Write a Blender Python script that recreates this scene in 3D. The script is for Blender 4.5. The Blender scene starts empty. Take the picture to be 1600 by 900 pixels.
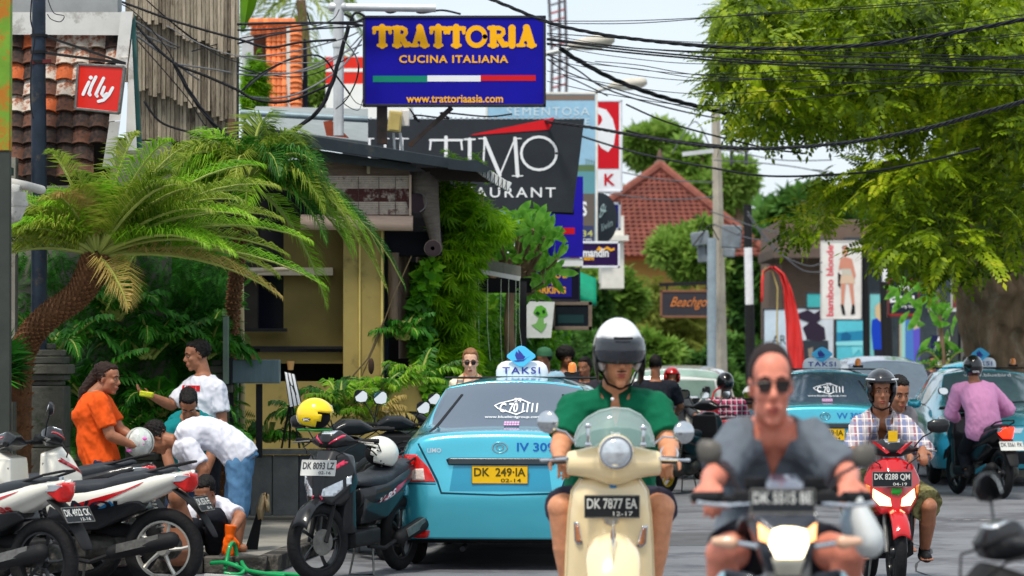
import bpy,bmesh,math,random
import numpy as np
from mathutils import Vector as V,Matrix as MX,noise
from mathutils.bvhtree import BVHTree
R=math.radians;PI=math.pi
random.seed(11);rnd=random.random
def U(a,b): return random.uniform(a,b)
SC=bpy.context.scene;COL=SC.collection
# ---------------------------------------------------------------- camera
FPX=4900.0;CAMZ=1.6;HOR=557.0
PITCH=math.atan((HOR - 450) / FPX)
cd=bpy.data.cameras.new('camera');cam=bpy.data.objects.new('camera',cd);COL.objects.link(cam)
cam.location=(0,0,CAMZ);cam.rotation_euler=(PI/2 + PITCH,0,0)
cd.sensor_width=36;cd.lens=FPX*36/1600;cd.clip_start=.5;cd.clip_end=2000
cd.dof.use_dof=True;cd.dof.focus_distance=23.6;cd.dof.aperture_fstop=3.7
SC.camera=cam
# ---------------------------------------------------------------- sky and sun
w=bpy.data.worlds.new('World');SC.world=w;w.use_nodes=True
nt=w.node_tree;nt.nodes.clear()
SUN_EL,SUN_AZ=R(64),R(205)
sky=nt.nodes.new('ShaderNodeTexSky');sky.sky_type='NISHITA';sky.sun_disc=False
sky.sun_elevation=SUN_EL;sky.sun_rotation=SUN_AZ;sky.dust_density=3
b1=nt.nodes.new('ShaderNodeBackground');b1.inputs[1].default_value=.12
nt.links.new(sky.outputs[0],b1.inputs[0])
tc=nt.nodes.new('ShaderNodeTexCoord');nz=nt.nodes.new('ShaderNodeTexNoise');nz.inputs['Scale'].default_value=3.0
nz.inputs['Detail'].default_value=4
rp=nt.nodes.new('ShaderNodeValToRGB')
rp.color_ramp.elements[0].position=.35;rp.color_ramp.elements[0].color=(.70,.82,.93,1)
rp.color_ramp.elements[1].position=.65;rp.color_ramp.elements[1].color=(.86,.92,.97,1)
nt.links.new(tc.outputs['Generated'],nz.inputs['Vector']);nt.links.new(nz.outputs[0],rp.inputs[0])
b2=nt.nodes.new('ShaderNodeBackground');b2.inputs[1].default_value=1.05
nt.links.new(rp.outputs[0],b2.inputs[0])
mxs=nt.nodes.new('ShaderNodeMixShader');mxs.inputs[0].default_value=.85
wo=nt.nodes.new('ShaderNodeOutputWorld')
nt.links.new(b1.outputs[0],mxs.inputs[1]);nt.links.new(b2.outputs[0],mxs.inputs[2]);nt.links.new(mxs.outputs[0],wo.inputs[0])
sl=bpy.data.lights.new('sun','SUN');sl.energy=2.9;sl.angle=R(11);sl.color=(1,.94,.84)
so=bpy.data.objects.new('sun',sl);COL.objects.link(so)
sd=V((math.sin(SUN_AZ)*math.cos(SUN_EL),math.cos(SUN_AZ)*math.cos(SUN_EL),math.sin(SUN_EL)))
so.rotation_euler=sd.to_track_quat('Z','Y').to_euler();so.location=(0,0,30)
SC.view_settings.view_transform='Standard';SC.view_settings.look='None'
SC.view_settings.exposure=0.2;SC.view_settings.gamma=1
SC.render.resolution_x=1024;SC.render.resolution_y=576
try:
 SC.cycles.transparent_max_bounces=16;SC.cycles.max_bounces=6
except Exception: pass
# ---------------------------------------------------------------- mapping
_cp,_sp=math.cos(PITCH),math.sin(PITCH)
def W(px,py,Y):
 """the point at distance Y down the street that the photograph shows at px, py"""
 dx=(px-800)/FPX;dy=(450-py)/FPX
 d=V((dx,_cp - dy*_sp,_sp + dy*_cp));return V((0,0,CAMZ)) + d*(Y/d.y)
def S(Y): return FPX/Y
# ---------------------------------------------------------------- materials
MC={}
def lin(c): return tuple(((x/255)/12.92 if x/255 <= .04045 else ((x/255+.055)/1.055)**2.4) for x in c)
def mat(name,col,rough=.6,metal=0,var=.15,scale=6,bump=0,bscale=30,emit=0,coat=0,alpha=1,spec=.22,stain=None,stainf=.5,vec='Object',stretch=None,isl=0):
 if name in MC: return MC[name]
 m=bpy.data.materials.new(name);m.use_nodes=True;n=m.node_tree.nodes;l=m.node_tree.links
 p=n['Principled BSDF'];c=lin(col)
 p.inputs['Roughness'].default_value=rough;p.inputs['Metallic'].default_value=metal
 p.inputs['Specular IOR Level'].default_value=spec;p.inputs['Coat Weight'].default_value=coat
 p.inputs['Coat Roughness'].default_value=.08;p.inputs['Alpha'].default_value=alpha
 p.inputs['Base Color'].default_value=(*c,1)
 t=n.new('ShaderNodeTexCoord');src=t.outputs[vec]
 if stretch:
  mp=n.new('ShaderNodeMapping');mp.inputs['Scale'].default_value=stretch;l.new(src,mp.inputs[0]);src=mp.outputs[0]
 last=None
 if var > 0:
  nn=n.new('ShaderNodeTexNoise');nn.inputs['Scale'].default_value=scale;nn.inputs['Detail'].default_value=5;nn.inputs['Roughness'].default_value=.65
  l.new(src,nn.inputs['Vector']);r=n.new('ShaderNodeValToRGB')
  r.color_ramp.elements[0].position=.3;r.color_ramp.elements[1].position=.7
  r.color_ramp.elements[0].color=(*[x*(1-var) for x in c],1);r.color_ramp.elements[1].color=(*[min(1,x*(1+var)) for x in c],1)
  l.new(nn.outputs[0],r.inputs[0]);last=r.outputs[0]
 if isl > 0:
  g=n.new('ShaderNodeNewGeometry');hs=n.new('ShaderNodeHueSaturation')
  ml=n.new('ShaderNodeMath');ml.operation='MULTIPLY_ADD';ml.inputs[1].default_value=isl;ml.inputs[2].default_value=1-isl/2
  l.new(g.outputs['Random Per Island'],ml.inputs[0]);l.new(ml.outputs[0],hs.inputs['Value'])
  if last: l.new(last,hs.inputs['Color'])
  else: hs.inputs['Color'].default_value=(*c,1)
  last=hs.outputs[0]
 if stain:
  n2=n.new('ShaderNodeTexNoise');n2.inputs['Scale'].default_value=scale*.6;n2.inputs['Detail'].default_value=9;n2.inputs['Roughness'].default_value=.75
  l.new(src,n2.inputs['Vector']);r2=n.new('ShaderNodeValToRGB')
  r2.color_ramp.elements[0].position=1-stainf-.04+.0;r2.color_ramp.elements[1].position=min(1,1-stainf+.05)
  l.new(n2.outputs[0],r2.inputs[0]);mm=n.new('ShaderNodeMixRGB');l.new(r2.outputs[0],mm.inputs[0])
  if last: l.new(last,mm.inputs[1])
  else: mm.inputs[1].default_value=(*c,1)
  mm.inputs[2].default_value=(*lin(stain),1);last=mm.outputs[0]
 if last: l.new(last,p.inputs['Base Color'])
 if bump > 0:
  n3=n.new('ShaderNodeTexNoise');n3.inputs['Scale'].default_value=bscale;n3.inputs['Detail'].default_value=6
  l.new(src,n3.inputs['Vector']);bp=n.new('ShaderNodeBump');bp.inputs['Strength'].default_value=bump;bp.inputs['Distance'].default_value=.02
  l.new(n3.outputs[0],bp.inputs['Height']);l.new(bp.outputs[0],p.inputs['Normal'])
 if emit > 0:
  p.inputs['Emission Color'].default_value=(*c,1);p.inputs['Emission Strength'].default_value=emit
 MC[name]=m;return m
def leafmat(name,cols,trans=.35,rough=.5,patch=1.2):
 """leaves: every leaf (mesh island) takes its own tone, clumps differ too; part of the light passes through"""
 if name in MC: return MC[name]
 m=bpy.data.materials.new(name);m.use_nodes=True;n=m.node_tree.nodes;l=m.node_tree.links
 p=n['Principled BSDF'];p.inputs['Roughness'].default_value=rough;p.inputs['Specular IOR Level'].default_value=.18
 g=n.new('ShaderNodeNewGeometry');r=n.new('ShaderNodeValToRGB');r.color_ramp.interpolation='LINEAR'
 while len(r.color_ramp.elements) < len(cols): r.color_ramp.elements.new(.5)
 for i,c in enumerate(cols):
  r.color_ramp.elements[i].position=i/(len(cols)-1);r.color_ramp.elements[i].color=(*lin(c),1)
 t=n.new('ShaderNodeTexCoord');nn=n.new('ShaderNodeTexNoise');nn.inputs['Scale'].default_value=patch;nn.inputs['Detail'].default_value=3
 l.new(t.outputs['Object'],nn.inputs['Vector'])
 a=n.new('ShaderNodeMath');a.operation='MULTIPLY_ADD';a.inputs[1].default_value=.45;l.new(g.outputs['Random Per Island'],a.inputs[0])
 b=n.new('ShaderNodeMath');b.operation='MULTIPLY_ADD';b.inputs[1].default_value=1.8;b.inputs[2].default_value=-.65;l.new(nn.outputs[0],b.inputs[0])
 l.new(b.outputs[0],a.inputs[2]);l.new(a.outputs[0],r.inputs[0]);l.new(r.outputs[0],p.inputs['Base Color'])
 tr=n.new('ShaderNodeBsdfTranslucent');l.new(r.outputs[0],tr.inputs[0]);mx=n.new('ShaderNodeMixShader');mx.inputs[0].default_value=trans
 o=n['Material Output'];l.new(p.outputs[0],mx.inputs[1]);l.new(tr.outputs[0],mx.inputs[2]);l.new(mx.outputs[0],o.inputs[0])
 MC[name]=m;return m
def stripemat(name,base,stripes,rough=.8):
 """woven check: list of (axis, scale, threshold, colour)"""
 m=bpy.data.materials.new(name);m.use_nodes=True;n=m.node_tree.nodes;l=m.node_tree.links
 p=n['Principled BSDF'];p.inputs['Roughness'].default_value=rough
 t=n.new('ShaderNodeTexCoord');sx=n.new('ShaderNodeSeparateXYZ');l.new(t.outputs['Object'],sx.inputs[0]);last=None
 for ax,sc,ph,th,col in stripes:
  a=n.new('ShaderNodeMath');a.operation='MULTIPLY_ADD';a.inputs[1].default_value=sc;a.inputs[2].default_value=ph;l.new(sx.outputs[ax],a.inputs[0])
  s=n.new('ShaderNodeMath');s.operation='SINE';l.new(a.outputs[0],s.inputs[0])
  g=n.new('ShaderNodeMath');g.operation='GREATER_THAN';g.inputs[1].default_value=th;l.new(s.outputs[0],g.inputs[0])
  h=n.new('ShaderNodeMath');h.operation='MULTIPLY';h.inputs[1].default_value=.75;l.new(g.outputs[0],h.inputs[0])
  mm=n.new('ShaderNodeMixRGB');l.new(h.outputs[0],mm.inputs[0]);mm.inputs[2].default_value=(*lin(col),1)
  if last: l.new(last,mm.inputs[1])
  else: mm.inputs[1].default_value=(*lin(base),1)
  last=mm.outputs[0]
 l.new(last,p.inputs['Base Color']);return m
# ---------------------------------------------------------------- objects
TMP=bpy.data.scenes.new('workbench')
def wb_graph():
 with bpy.context.temp_override(scene=TMP,view_layer=TMP.view_layers[0]): dg=bpy.context.evaluated_depsgraph_get()
 dg.update();return dg
def origin_of(o):
 p=V((0,0,0))
 while o is not None: p += o.location;o=o.parent
 return p
def T(name,label,cat,loc=(0,0,0),rz=0,group=None):
 o=bpy.data.objects.new(name,None);COL.objects.link(o);o.location=loc;o.rotation_euler=(0,0,rz)
 o.empty_display_size=.1;tag(o,label,cat,group);return o
def tag(o,label,cat,group=None):
 o['label']=label;o['category']=cat
 if group: o['group']=group
 return o
def finish(me,m,smooth=.7):
 if m is not None: me.materials.append(m)
 if smooth:
  me.polygons.foreach_set('use_smooth',[True]*len(me.polygons))
  if smooth < 3: me.set_sharp_from_angle(angle=smooth)
def link(name,me,parent=None,label=None,loc=None):
 o=bpy.data.objects.new(name,me);COL.objects.link(o)
 if parent is not None: o.parent=parent
 if loc is not None: o.location=loc
 if label: o['label']=label
 return o
def struct(o,kind='structure'): o['kind']=kind;return o
def frame_from(d,hint=V((0,0,1))):
 d=d.normalized()
 if abs(d.dot(hint)) > .97: hint=V((0,1,0)) if abs(d.y) < .9 else V((1,0,0))
 a=d.cross(hint).normalized();return a,a.cross(d).normalized()
class MB:
 def __init__(s): s.v=[];s.f=[]
 def add(s,vs,fs):
  k=len(s.v);s.v += [tuple(x) for x in vs];s.f += [tuple(i+k for i in f) for f in fs];return s
 def box(s,c,d,rz=0,rot=None):
  c=V(c);m=rot if rot is not None else MX.Rotation(rz,3,'Z')
  vs=[c + m @ V((x*d[0]/2,y*d[1]/2,z*d[2]/2)) for x in (-1,1) for y in (-1,1) for z in (-1,1)]
  return s.add(vs,[(0,1,3,2),(4,6,7,5),(0,4,5,1),(2,3,7,6),(0,2,6,4),(1,5,7,3)])
 def beam(s,p,q,wd,h,hint=V((0,0,1))):
  p=V(p);q=V(q);a,b=frame_from(q-p,hint)
  vs=[o + a*x*wd/2 + b*y*h/2 for o in (p,q) for x,y in ((-1,-1),(1,-1),(1,1),(-1,1))]
  return s.add(vs,[(3,2,1,0),(4,5,6,7)] + [(i,(i+1) % 4,(i+1) % 4+4,i+4) for i in range(4)])
 def tube(s,pts,r,n=8,caps=True,sq=1.0):
  pts=[V(p) for p in pts];m=len(pts)
  if not hasattr(r,'__len__'): r=[r]*m
  a=None;vs=[]
  for i,p in enumerate(pts):
   d=(pts[min(i+1,m-1)] - pts[max(i-1,0)])
   if d.length < 1e-9: d=V((0,0,1))
   d.normalize()
   if a is None: a,b=frame_from(d)
   else:
    a=(a - d*a.dot(d));a=a.normalized() if a.length > 1e-6 else frame_from(d)[0];b=a.cross(d)
   for k in range(n):
    t=2*PI*k/n;vs.append(p + a*math.cos(t)*r[i] + b*math.sin(t)*r[i]*sq)
  fs=[(i*n+k,i*n+(k+1) % n,(i+1)*n+(k+1) % n,(i+1)*n+k) for i in range(m-1) for k in range(n)]
  if caps: fs += [tuple(range(n))[::-1],tuple((m-1)*n+k for k in range(n))]
  return s.add(vs,fs)
 def loft(s,rings,caps=True,closed=True):
  n=len(rings[0]);vs=[p for r in rings for p in r];m=len(rings);kk=n if closed else n-1
  fs=[(i*n+k,i*n+(k+1) % n,(i+1)*n+(k+1) % n,(i+1)*n+k) for i in range(m-1) for k in range(kk)]
  if caps and closed: fs += [tuple(range(n))[::-1],tuple((m-1)*n+k for k in range(n))]
  return s.add(vs,fs)
 def lathe(s,prof,n=20,c=(0,0,0),axis='Z',caps=True,sc=(1,1,1)):
  c=V(c);rings=[]
  for r,z in prof:
   ring=[]
   for k in range(n):
    t=2*PI*k/n;x,y=r*math.cos(t),r*math.sin(t)
    p=V((x,y,z)) if axis=='Z' else (V((z,x,y)) if axis=='X' else V((x,z,y)))
    ring.append(c + V((p.x*sc[0],p.y*sc[1],p.z*sc[2])))
   rings.append(ring)
  return s.loft(rings,caps)
 def ell(s,c,r,rot=None,nu=14,nv=9):
  c=V(c);r=r if hasattr(r,'__len__') else (r,r,r);vs=[V((0,0,r[2]))]
  for j in range(1,nv):
   ph=PI*j/nv
   for k in range(nu):
    t=2*PI*k/nu;vs.append(V((r[0]*math.sin(ph)*math.cos(t),r[1]*math.sin(ph)*math.sin(t),r[2]*math.cos(ph))))
  vs.append(V((0,0,-r[2])))
  if rot is not None: vs=[rot @ x for x in vs]
  vs=[c+x for x in vs];L=len(vs)-1
  fs=[(0,1+k,1+(k+1) % nu) for k in range(nu)] + [(L,L-nu+(k+1) % nu,L-nu+k) for k in range(nu)]
  fs += [(1+j*nu+k,1+(j+1)*nu+k,1+(j+1)*nu+(k+1) % nu,1+j*nu+(k+1) % nu) for j in range(nv-2) for k in range(nu)]
  return s.add(vs,fs)
 def caps(s,p,q,r1,r2=None,n=12):
  """closed cone with round ends"""
  r2=r1 if r2 is None else r2;p=V(p);q=V(q);d=q-p;L=d.length
  if L < 1e-6: return s.ell(p,r1,nu=n)
  d.normalize();pts=[];rs=[]
  for k in range(4): t=PI/2*(k/3);pts.append(p - d*r1*math.cos(t)*.98);rs.append(max(r1*math.sin(t),r1*.08))
  for k in range(4): t=PI/2*(1-k/3);pts.append(q + d*r2*math.cos(t)*.98);rs.append(max(r2*math.sin(t),r2*.08))
  return s.tube(pts,rs,n)
 def prism(s,poly,a,b,plane='xz'):
  def mk(p,t):
   return V((p[0],t,p[1])) if plane=='xz' else (V((t,p[0],p[1])) if plane=='yz' else V((p[0],p[1],t)))
  n=len(poly);vs=[mk(p,a) for p in poly] + [mk(p,b) for p in poly]
  return s.add(vs,[tuple(range(n)),tuple(range(n,2*n))[::-1]] + [(i,i+n,(i+1) % n+n,(i+1) % n) for i in range(n)])
 def quad(s,*p): return s.add(p,[tuple(range(len(p)))])
 def torus(s,c,Rr,r,axis='X',n=32,m=8,rx=None,a0=0,a1=2*PI):
  c=V(c);full=abs(a1-a0-2*PI) < 1e-6;vs=[];rx=rx or r;N=n if full else n+1
  for i in range(N):
   t=a0+(a1-a0)*i/n
   for k in range(m):
    p=2*PI*k/m;rr=Rr+r*math.cos(p);h=rx*math.sin(p);x,y=rr*math.cos(t),rr*math.sin(t)
    vs.append(c + (V((h,x,y)) if axis=='X' else (V((x,h,y)) if axis=='Y' else V((x,y,h)))))
  fs=[(i % N*m+k,i % N*m+(k+1) % m,(i+1) % N*m+(k+1) % m,(i+1) % N*m+k) for i in range(n) for k in range(m)]
  return s.add(vs,fs)
 def hull(s,pts):
  b=bmesh.new()
  for p in pts: b.verts.new(p)
  r=bmesh.ops.convex_hull(b,input=b.verts);bmesh.ops.delete(b,geom=list(set(r['geom_interior']) | set(r['geom_unused'])),context='VERTS') if (r['geom_interior'] or r['geom_unused']) else None
  bmesh.ops.dissolve_limit(b,angle_limit=.02,verts=b.verts,edges=b.edges)
  b.verts.index_update();s.add([v.co.copy() for v in b.verts],[[v.index for v in f.verts] for f in b.faces]);b.free();return s
 def mir(s):
  k=len(s.v);s.v += [(-x,y,z) for x,y,z in s.v];s.f += [tuple(i+k for i in f)[::-1] for f in s.f];return s
 def xf(s,m,k=0): s.v[k:]=[tuple(m @ V(x)) for x in s.v[k:]];return s
 def mesh(s,name='m'):
  me=bpy.data.meshes.new(name);me.from_pydata(s.v,[],s.f);me.validate();return me
 def obj(s,name,m,parent=None,label=None,smooth=.7,bevel=0,bseg=2,sub=0,world=False,solid=0,fix=True):
  if world and parent is not None:
   o=origin_of(parent);s.v=[(x-o.x,y-o.y,z-o.z) for x,y,z in s.v]
  me=s.mesh(name)
  if fix:
   b=bmesh.new();b.from_mesh(me);bmesh.ops.recalc_face_normals(b,faces=b.faces);b.to_mesh(me);b.free()
  finish(me,m,smooth);o=link(name,me,parent,label)
  if bevel:
   md=o.modifiers.new('bevel','BEVEL');md.width=bevel;md.segments=bseg;md.limit_method='ANGLE';md.angle_limit=.6
  if solid:
   md=o.modifiers.new('solid','SOLIDIFY');md.thickness=solid;md.offset=0
  if sub:
   md=o.modifiers.new('sub','SUBSURF');md.levels=sub;md.render_levels=sub
  return o
def evalmesh(me,mods):
 o=bpy.data.objects.new('t',me);TMP.collection.objects.link(o)
 for ty,kw in mods:
  md=o.modifiers.new(ty,ty)
  for k,x in kw.items(): setattr(md,k,x)
 dg=wb_graph()
 r=bpy.data.meshes.new_from_object(o.evaluated_get(dg),depsgraph=dg);bpy.data.objects.remove(o);r.materials.clear();return r
def fuse(mb,voxel=.008,sm=4,smf=.5):
 """one continuous skin round everything in mb"""
 return evalmesh(mb.mesh(),[('REMESH',dict(mode='VOXEL',voxel_size=voxel)),('SMOOTH',dict(factor=smf,iterations=sm))])
_TX={}
def glyphs(txt,bold=0,res=3,sp=1.0):
 k=(txt,bold,sp)
 if k not in _TX:
  c=bpy.data.curves.new('t','FONT');c.body=txt;c.resolution_u=res;c.offset=bold;c.space_character=sp;c.fill_mode='FRONT' if False else 'BOTH'
  o=bpy.data.objects.new('t',c);TMP.collection.objects.link(o);dg=wb_graph()
  me=bpy.data.meshes.new_from_object(o.evaluated_get(dg),depsgraph=dg)
  vs=[v.co.copy() for v in me.vertices];fs=[tuple(p.vertices) for p in me.polygons];bpy.data.objects.remove(o)
  x0=min(v.x for v in vs);x1=max(v.x for v in vs);y0=min(v.y for v in vs);y1=max(v.y for v in vs)
  _TX[k]=([((v.x-x0)/(x1-x0),(v.y-y0)/(y1-y0)) for v in vs],fs)
 return _TX[k]
def text(mb,txt,o,ux,uz,bold=0,th=.003,sp=1.0,slant=0):
 """flat lettering filling the box o, o+ux, o+uz; th = how far it stands proud"""
 vs,fs=glyphs(txt,bold,3,sp);o=V(o);ux=V(ux);uz=V(uz);n=ux.cross(uz).normalized();k=len(vs)
 A=[o + ux*(x+slant*y) + uz*y + n*th for x,y in vs];mb.add(A,fs);return mb
def decal(name,poly_or_mb,m,parent,bvh,d=(0,1,0),off=.004,grid=.03,solid=0,label=None,smooth=.7,plane='xz',start=-3):
 """a thin fitted piece: flat outline laid onto a curved body along d"""
 d=V(d);b=bmesh.new()
 def mk(p):
  return V((p[0],0,p[1])) if plane=='xz' else (V((0,p[0],p[1])) if plane=='yz' else V((p[0],p[1],0)))
 if isinstance(poly_or_mb,MB): me=poly_or_mb.mesh();b.from_mesh(me)
 else:
  polys=poly_or_mb if hasattr(poly_or_mb[0][0],'__len__') else [poly_or_mb]
  for pl in polys: b.faces.new([b.verts.new(mk(p)) for p in pl])
 if grid:
  A=[V((1,0,0)),V((0,1,0)),V((0,0,1))]
  for ax in A:
   cs=[v.co.dot(ax) for v in b.verts];lo,hi=min(cs),max(cs)
   if hi-lo < grid: continue
   t=(math.floor(lo/grid)+1)*grid
   while t < hi:
    bmesh.ops.bisect_plane(b,geom=b.verts[:]+b.edges[:]+b.faces[:],plane_co=ax*t,plane_no=ax);t += grid
 bad=[]
 for v in b.verts:
  o=v.co - d*v.co.dot(d) + d*start
  h=bvh.ray_cast(o,d)
  if h[0] is None: bad.append(v)
  else: v.co=h[0] - d*off
 if bad: bmesh.ops.delete(b,geom=bad,context='VERTS')
 me=bpy.data.meshes.new(name);b.to_mesh(me);b.free()
 for p in me.polygons: pass
 finish(me,m,smooth);o=link(name,me,parent,label)
 if solid: md=o.modifiers.new('solid','SOLIDIFY');md.thickness=solid;md.offset=0
 return o
def bvh_of(me): return BVHTree.FromPolygons([v.co.copy() for v in me.vertices],[tuple(p.vertices) for p in me.polygons])
def np_obj(name,vs,fs,m,parent=None,label=None,smooth=0):
 """fast mesh from numpy arrays; fs has equal-length faces"""
 me=bpy.data.meshes.new(name);nv,nf,k=len(vs),len(fs),fs.shape[1]
 me.vertices.add(nv);me.vertices.foreach_set('co',np.asarray(vs,dtype=np.float32).ravel())
 me.loops.add(nf*k);me.loops.foreach_set('vertex_index',np.asarray(fs,dtype=np.int32).ravel())
 me.polygons.add(nf);me.polygons.foreach_set('loop_start',np.arange(0,nf*k,k,dtype=np.int32))
 me.update(calc_edges=True);me.materials.append(m)
 if smooth: me.polygons.foreach_set('use_smooth',np.ones(nf,dtype=bool))
 return link(name,me,parent,label)
def copy_thing(src,label=None,loc=None,rz=None):
 c=src.copy();COL.objects.link(c)
 if loc is not None: c.location=loc
 if rz is not None: c.rotation_euler=(0,0,rz)
 if label: c['label']=label
 def rec(a,b):
  for ch in a.children:
   d=ch.copy();COL.objects.link(d);d.parent=b;rec(ch,d)
 rec(src,c);return c
# ================================================================ people
def lerp(a,b,t): return a + (b-a)*t
def spine_pts(J):
 p,n=V(J['pel']),V(J['neck']);m=V(J.get('mid',(p+n)/2));c=m*2 - (p+n)/2
 return lambda t: p*(1-t)**2 + c*2*t*(1-t) + n*t*t
TORSO=[(-.10,.150,.100),(0,.165,.112),(.22,.150,.105),(.42,.150,.108),(.64,.165,.118),(.82,.165,.105),(.93,.115,.085),(1.0,.066,.062)]
def torso(mb,J,b=1,inf=0,t0=-.1,t1=1.0,belly=0,n=20,bust=0,loose=0):
 f=spine_pts(J);hs=(V(J['hb'])-V(J['ha'])).normalized();ss=(V(J['sb'])-V(J['sa'])).normalized();rings=[]
 def wd(t):
  for i in range(len(TORSO)-1):
   a,c=TORSO[i],TORSO[i+1]
   if a[0] <= t <= c[0]: u=(t-a[0])/(c[0]-a[0]);return a[1]+(c[1]-a[1])*u,a[2]+(c[2]-a[2])*u
  return TORSO[-1][1:] if t > 1 else TORSO[0][1:]
 N=14
 for i in range(N+1):
  t=t0+(t1-t0)*i/N;c=f(t);d=(f(t+.02)-f(t-.02)).normalized();side=lerp(hs,ss,max(0,min(1,t)))
  side=(side-d*side.dot(d)).normalized();fw=side.cross(d).normalized()*-1
  w_,dp=wd(t);w_=w_*(b if t < .9 else 1)+inf;dp=dp*(b if t < .9 else 1)+inf
  if loose and t < .5: w_ += loose*(.5-t)*2;dp += loose*(.5-t)*2
  by=belly*math.exp(-((t-.25)/.22)**2) + bust*math.exp(-((t-.66)/.12)**2)
  ring=[]
  for k in range(n):
   a=2*PI*k/n;x,y=math.cos(a),math.sin(a)
   x=math.copysign(abs(x)**.85,x);y=math.copysign(abs(y)**.85,y)
   ring.append(c + side*x*w_ + fw*y*(dp + (by if y > 0 else 0)))
  rings.append(ring)
 mb.loft(rings);return mb
def head_geo(mb,c,Q,s=1,n=14):
 def E(p,r,rot=None): mb.ell(c + Q @ (V(p)*s),tuple(x*s for x in r),rot=Q if rot is None else Q @ rot,nu=n,nv=10)
 def C(p,q,a,b): mb.caps(c+Q @ (V(p)*s),c+Q @ (V(q)*s),a*s,b*s,8)
 E((0,.014,.035),(.077,.094,.084));E((0,-.030,-.025),(.063,.060,.088));E((0,-.064,-.098),(.027,.024,.020))
 E((0,-.040,.048),(.067,.052,.056))
 for q in (-1,1):
  E((q*.043,-.008,-.062),(.020,.036,.032));E((q*.037,-.062,-.022),(.025,.024,.024));E((q*.077,.008,-.004),(.007,.019,.032))
  E((q*.011,-.099,-.031),(.009,.012,.009));C((q*.014,-.088,.030),(q*.046,-.076,.026),.011,.010)
 C((0,-.086,.018),(0,-.110,-.024),.008,.013)
 C((-.020,-.088,-.058),(.020,-.088,-.058),.010,.010);C((-.015,-.086,-.070),(.015,-.086,-.070),.010,.010)
def hand_geo(mb,w_,d,nrm,th,curl,s=1,spread=.12):
 """w_ wrist, d towards the fingers, nrm the way the palm faces, th thumb side (+1/-1 along d x nrm)"""
 d=V(d).normalized();nrm=V(nrm);nrm=(nrm-d*nrm.dot(d)).normalized();ac=d.cross(nrm)*th;w_=V(w_)
 rot=MX((ac,d,nrm)).transposed()
 mb.ell(w_+d*.045*s,(.041*s,.052*s,.017*s),rot=rot,nu=12,nv=8);mb.caps(w_-d*.01,w_+d*.03*s,.025*s,.027*s,10)
 for i,(o,L) in enumerate(((.029,.074),(.010,.082),(-.010,.076),(-.028,.060))):
  p=w_+d*(.083 if i in (1,2) else .078)*s + ac*o*s;ang=0;sp=(1.5-i)*spread;r=(.0092,.0094,.009,.008)[i]*s
  for k,fr in enumerate((.44,.32,.24)):
   ang += curl*(.8,1.05,.8)[k] + (i-1.5)*.03;dr=(d*math.cos(ang)+nrm*math.sin(ang)+ac*sp*(1 if k==0 else .3)).normalized();q=p+dr*L*fr*s
   mb.caps(p,q,r*(1-.06*k),r*(.94-.06*k),8);p=q
 p=w_+d*.022*s+ac*.030*s;dr=(d*.65+ac*.75+nrm*.25).normalized()
 q=p+dr*.040*s;mb.caps(p,q,.0125*s,.0105*s,8);dr=(d*.9+ac*(.35-curl*.3)+nrm*(.25+curl*.5)).normalized();mb.caps(q,q+dr*.030*s,.0105*s,.009*s,8)
def clean_cut(me,test):
 b=bmesh.new();b.from_mesh(me);bmesh.ops.delete(b,geom=[f for f in b.faces if test(f.calc_center_median())],context='FACES')
 bd=[v for v in b.verts if v.is_boundary]
 for _ in range(6):
  new={}
  for v in bd:
   nb=[e.other_vert(v) for e in v.link_edges if e.is_boundary]
   if len(nb)==2: new[v]=v.co*.4 + (nb[0].co+nb[1].co)*.3
  for v,c in new.items(): v.co=c
 b.to_mesh(me);b.free();return me
def wrinkle(me,amp=.006,sc=9,seed=0,st=(1,1,.55)):
 n=len(me.vertices);co=np.empty(n*3,dtype=np.float32);me.vertices.foreach_get('co',co);co=co.reshape(-1,3)
 no=np.empty(n*3,dtype=np.float32);me.vertex_normals.foreach_get('vector',no) if hasattr(me,'vertex_normals') else None;no=no.reshape(-1,3)
 for i in range(n):
  p=co[i];k=noise.noise(V((p[0]*sc*st[0]+seed,p[1]*sc*st[1],p[2]*sc*st[2]*1.6+p[0]*sc*.7)))
  k=1-abs(k)*2.6+.5*noise.noise(V((p[0]*sc*2.7,p[1]*sc*2.7+seed,p[2]*sc*2.2)));co[i] += no[i]*amp*(k-.5)
 me.vertices.foreach_set('co',co.ravel());me.update();return me
SKIN={}
def skin(n,c): return mat('skin_'+n,c,rough=.5,var=.17,scale=22,bump=.04,bscale=120,spec=.4)
S_TAN=lambda: skin('tan',(208,142,104))
S_BRN=lambda: skin('brown',(156,102,74))
S_RED=lambda: skin('sunburnt',(218,134,110))
S_PAL=lambda: skin('pale',(226,176,148))
HAIR=lambda: mat('black_hair',(22,17,16),rough=.45,var=.35,scale=40,bump=.6,bscale=160,stretch=(1,1,.35))
POSES={
'stand': dict(pel=(0,0,.94),neck=(0,.01,1.42),ha=(-.09,0,.90),hb=(.09,0,.90),sa=(-.18,.01,1.36),sb=(.18,.01,1.36),
 ea=(-.23,.03,1.09),eb=(.23,.03,1.09),wa=(-.23,-.10,.87),wb=(.23,-.10,.87),ka=(-.10,-.02,.49),kb=(.10,-.02,.49),aa=(-.11,.02,.08),ab=(.11,.02,.08),head=(0,-.015,1.58)),
'ride': dict(pel=(0,.12,.88),neck=(0,.04,1.42),mid=(0,.14,1.14),ha=(-.10,.08,.85),hb=(.10,.08,.85),sa=(-.19,.04,1.35),sb=(.19,.04,1.35),
 ea=(-.30,-.02,1.12),eb=(.30,-.02,1.12),wa=(-.30,-.26,1.03),wb=(.30,-.26,1.03),ka=(-.20,-.38,.72),kb=(.20,-.38,.72),aa=(-.15,-.25,.34),ab=(.15,-.25,.34),head=(0,-.01,1.58)),
}
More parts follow.
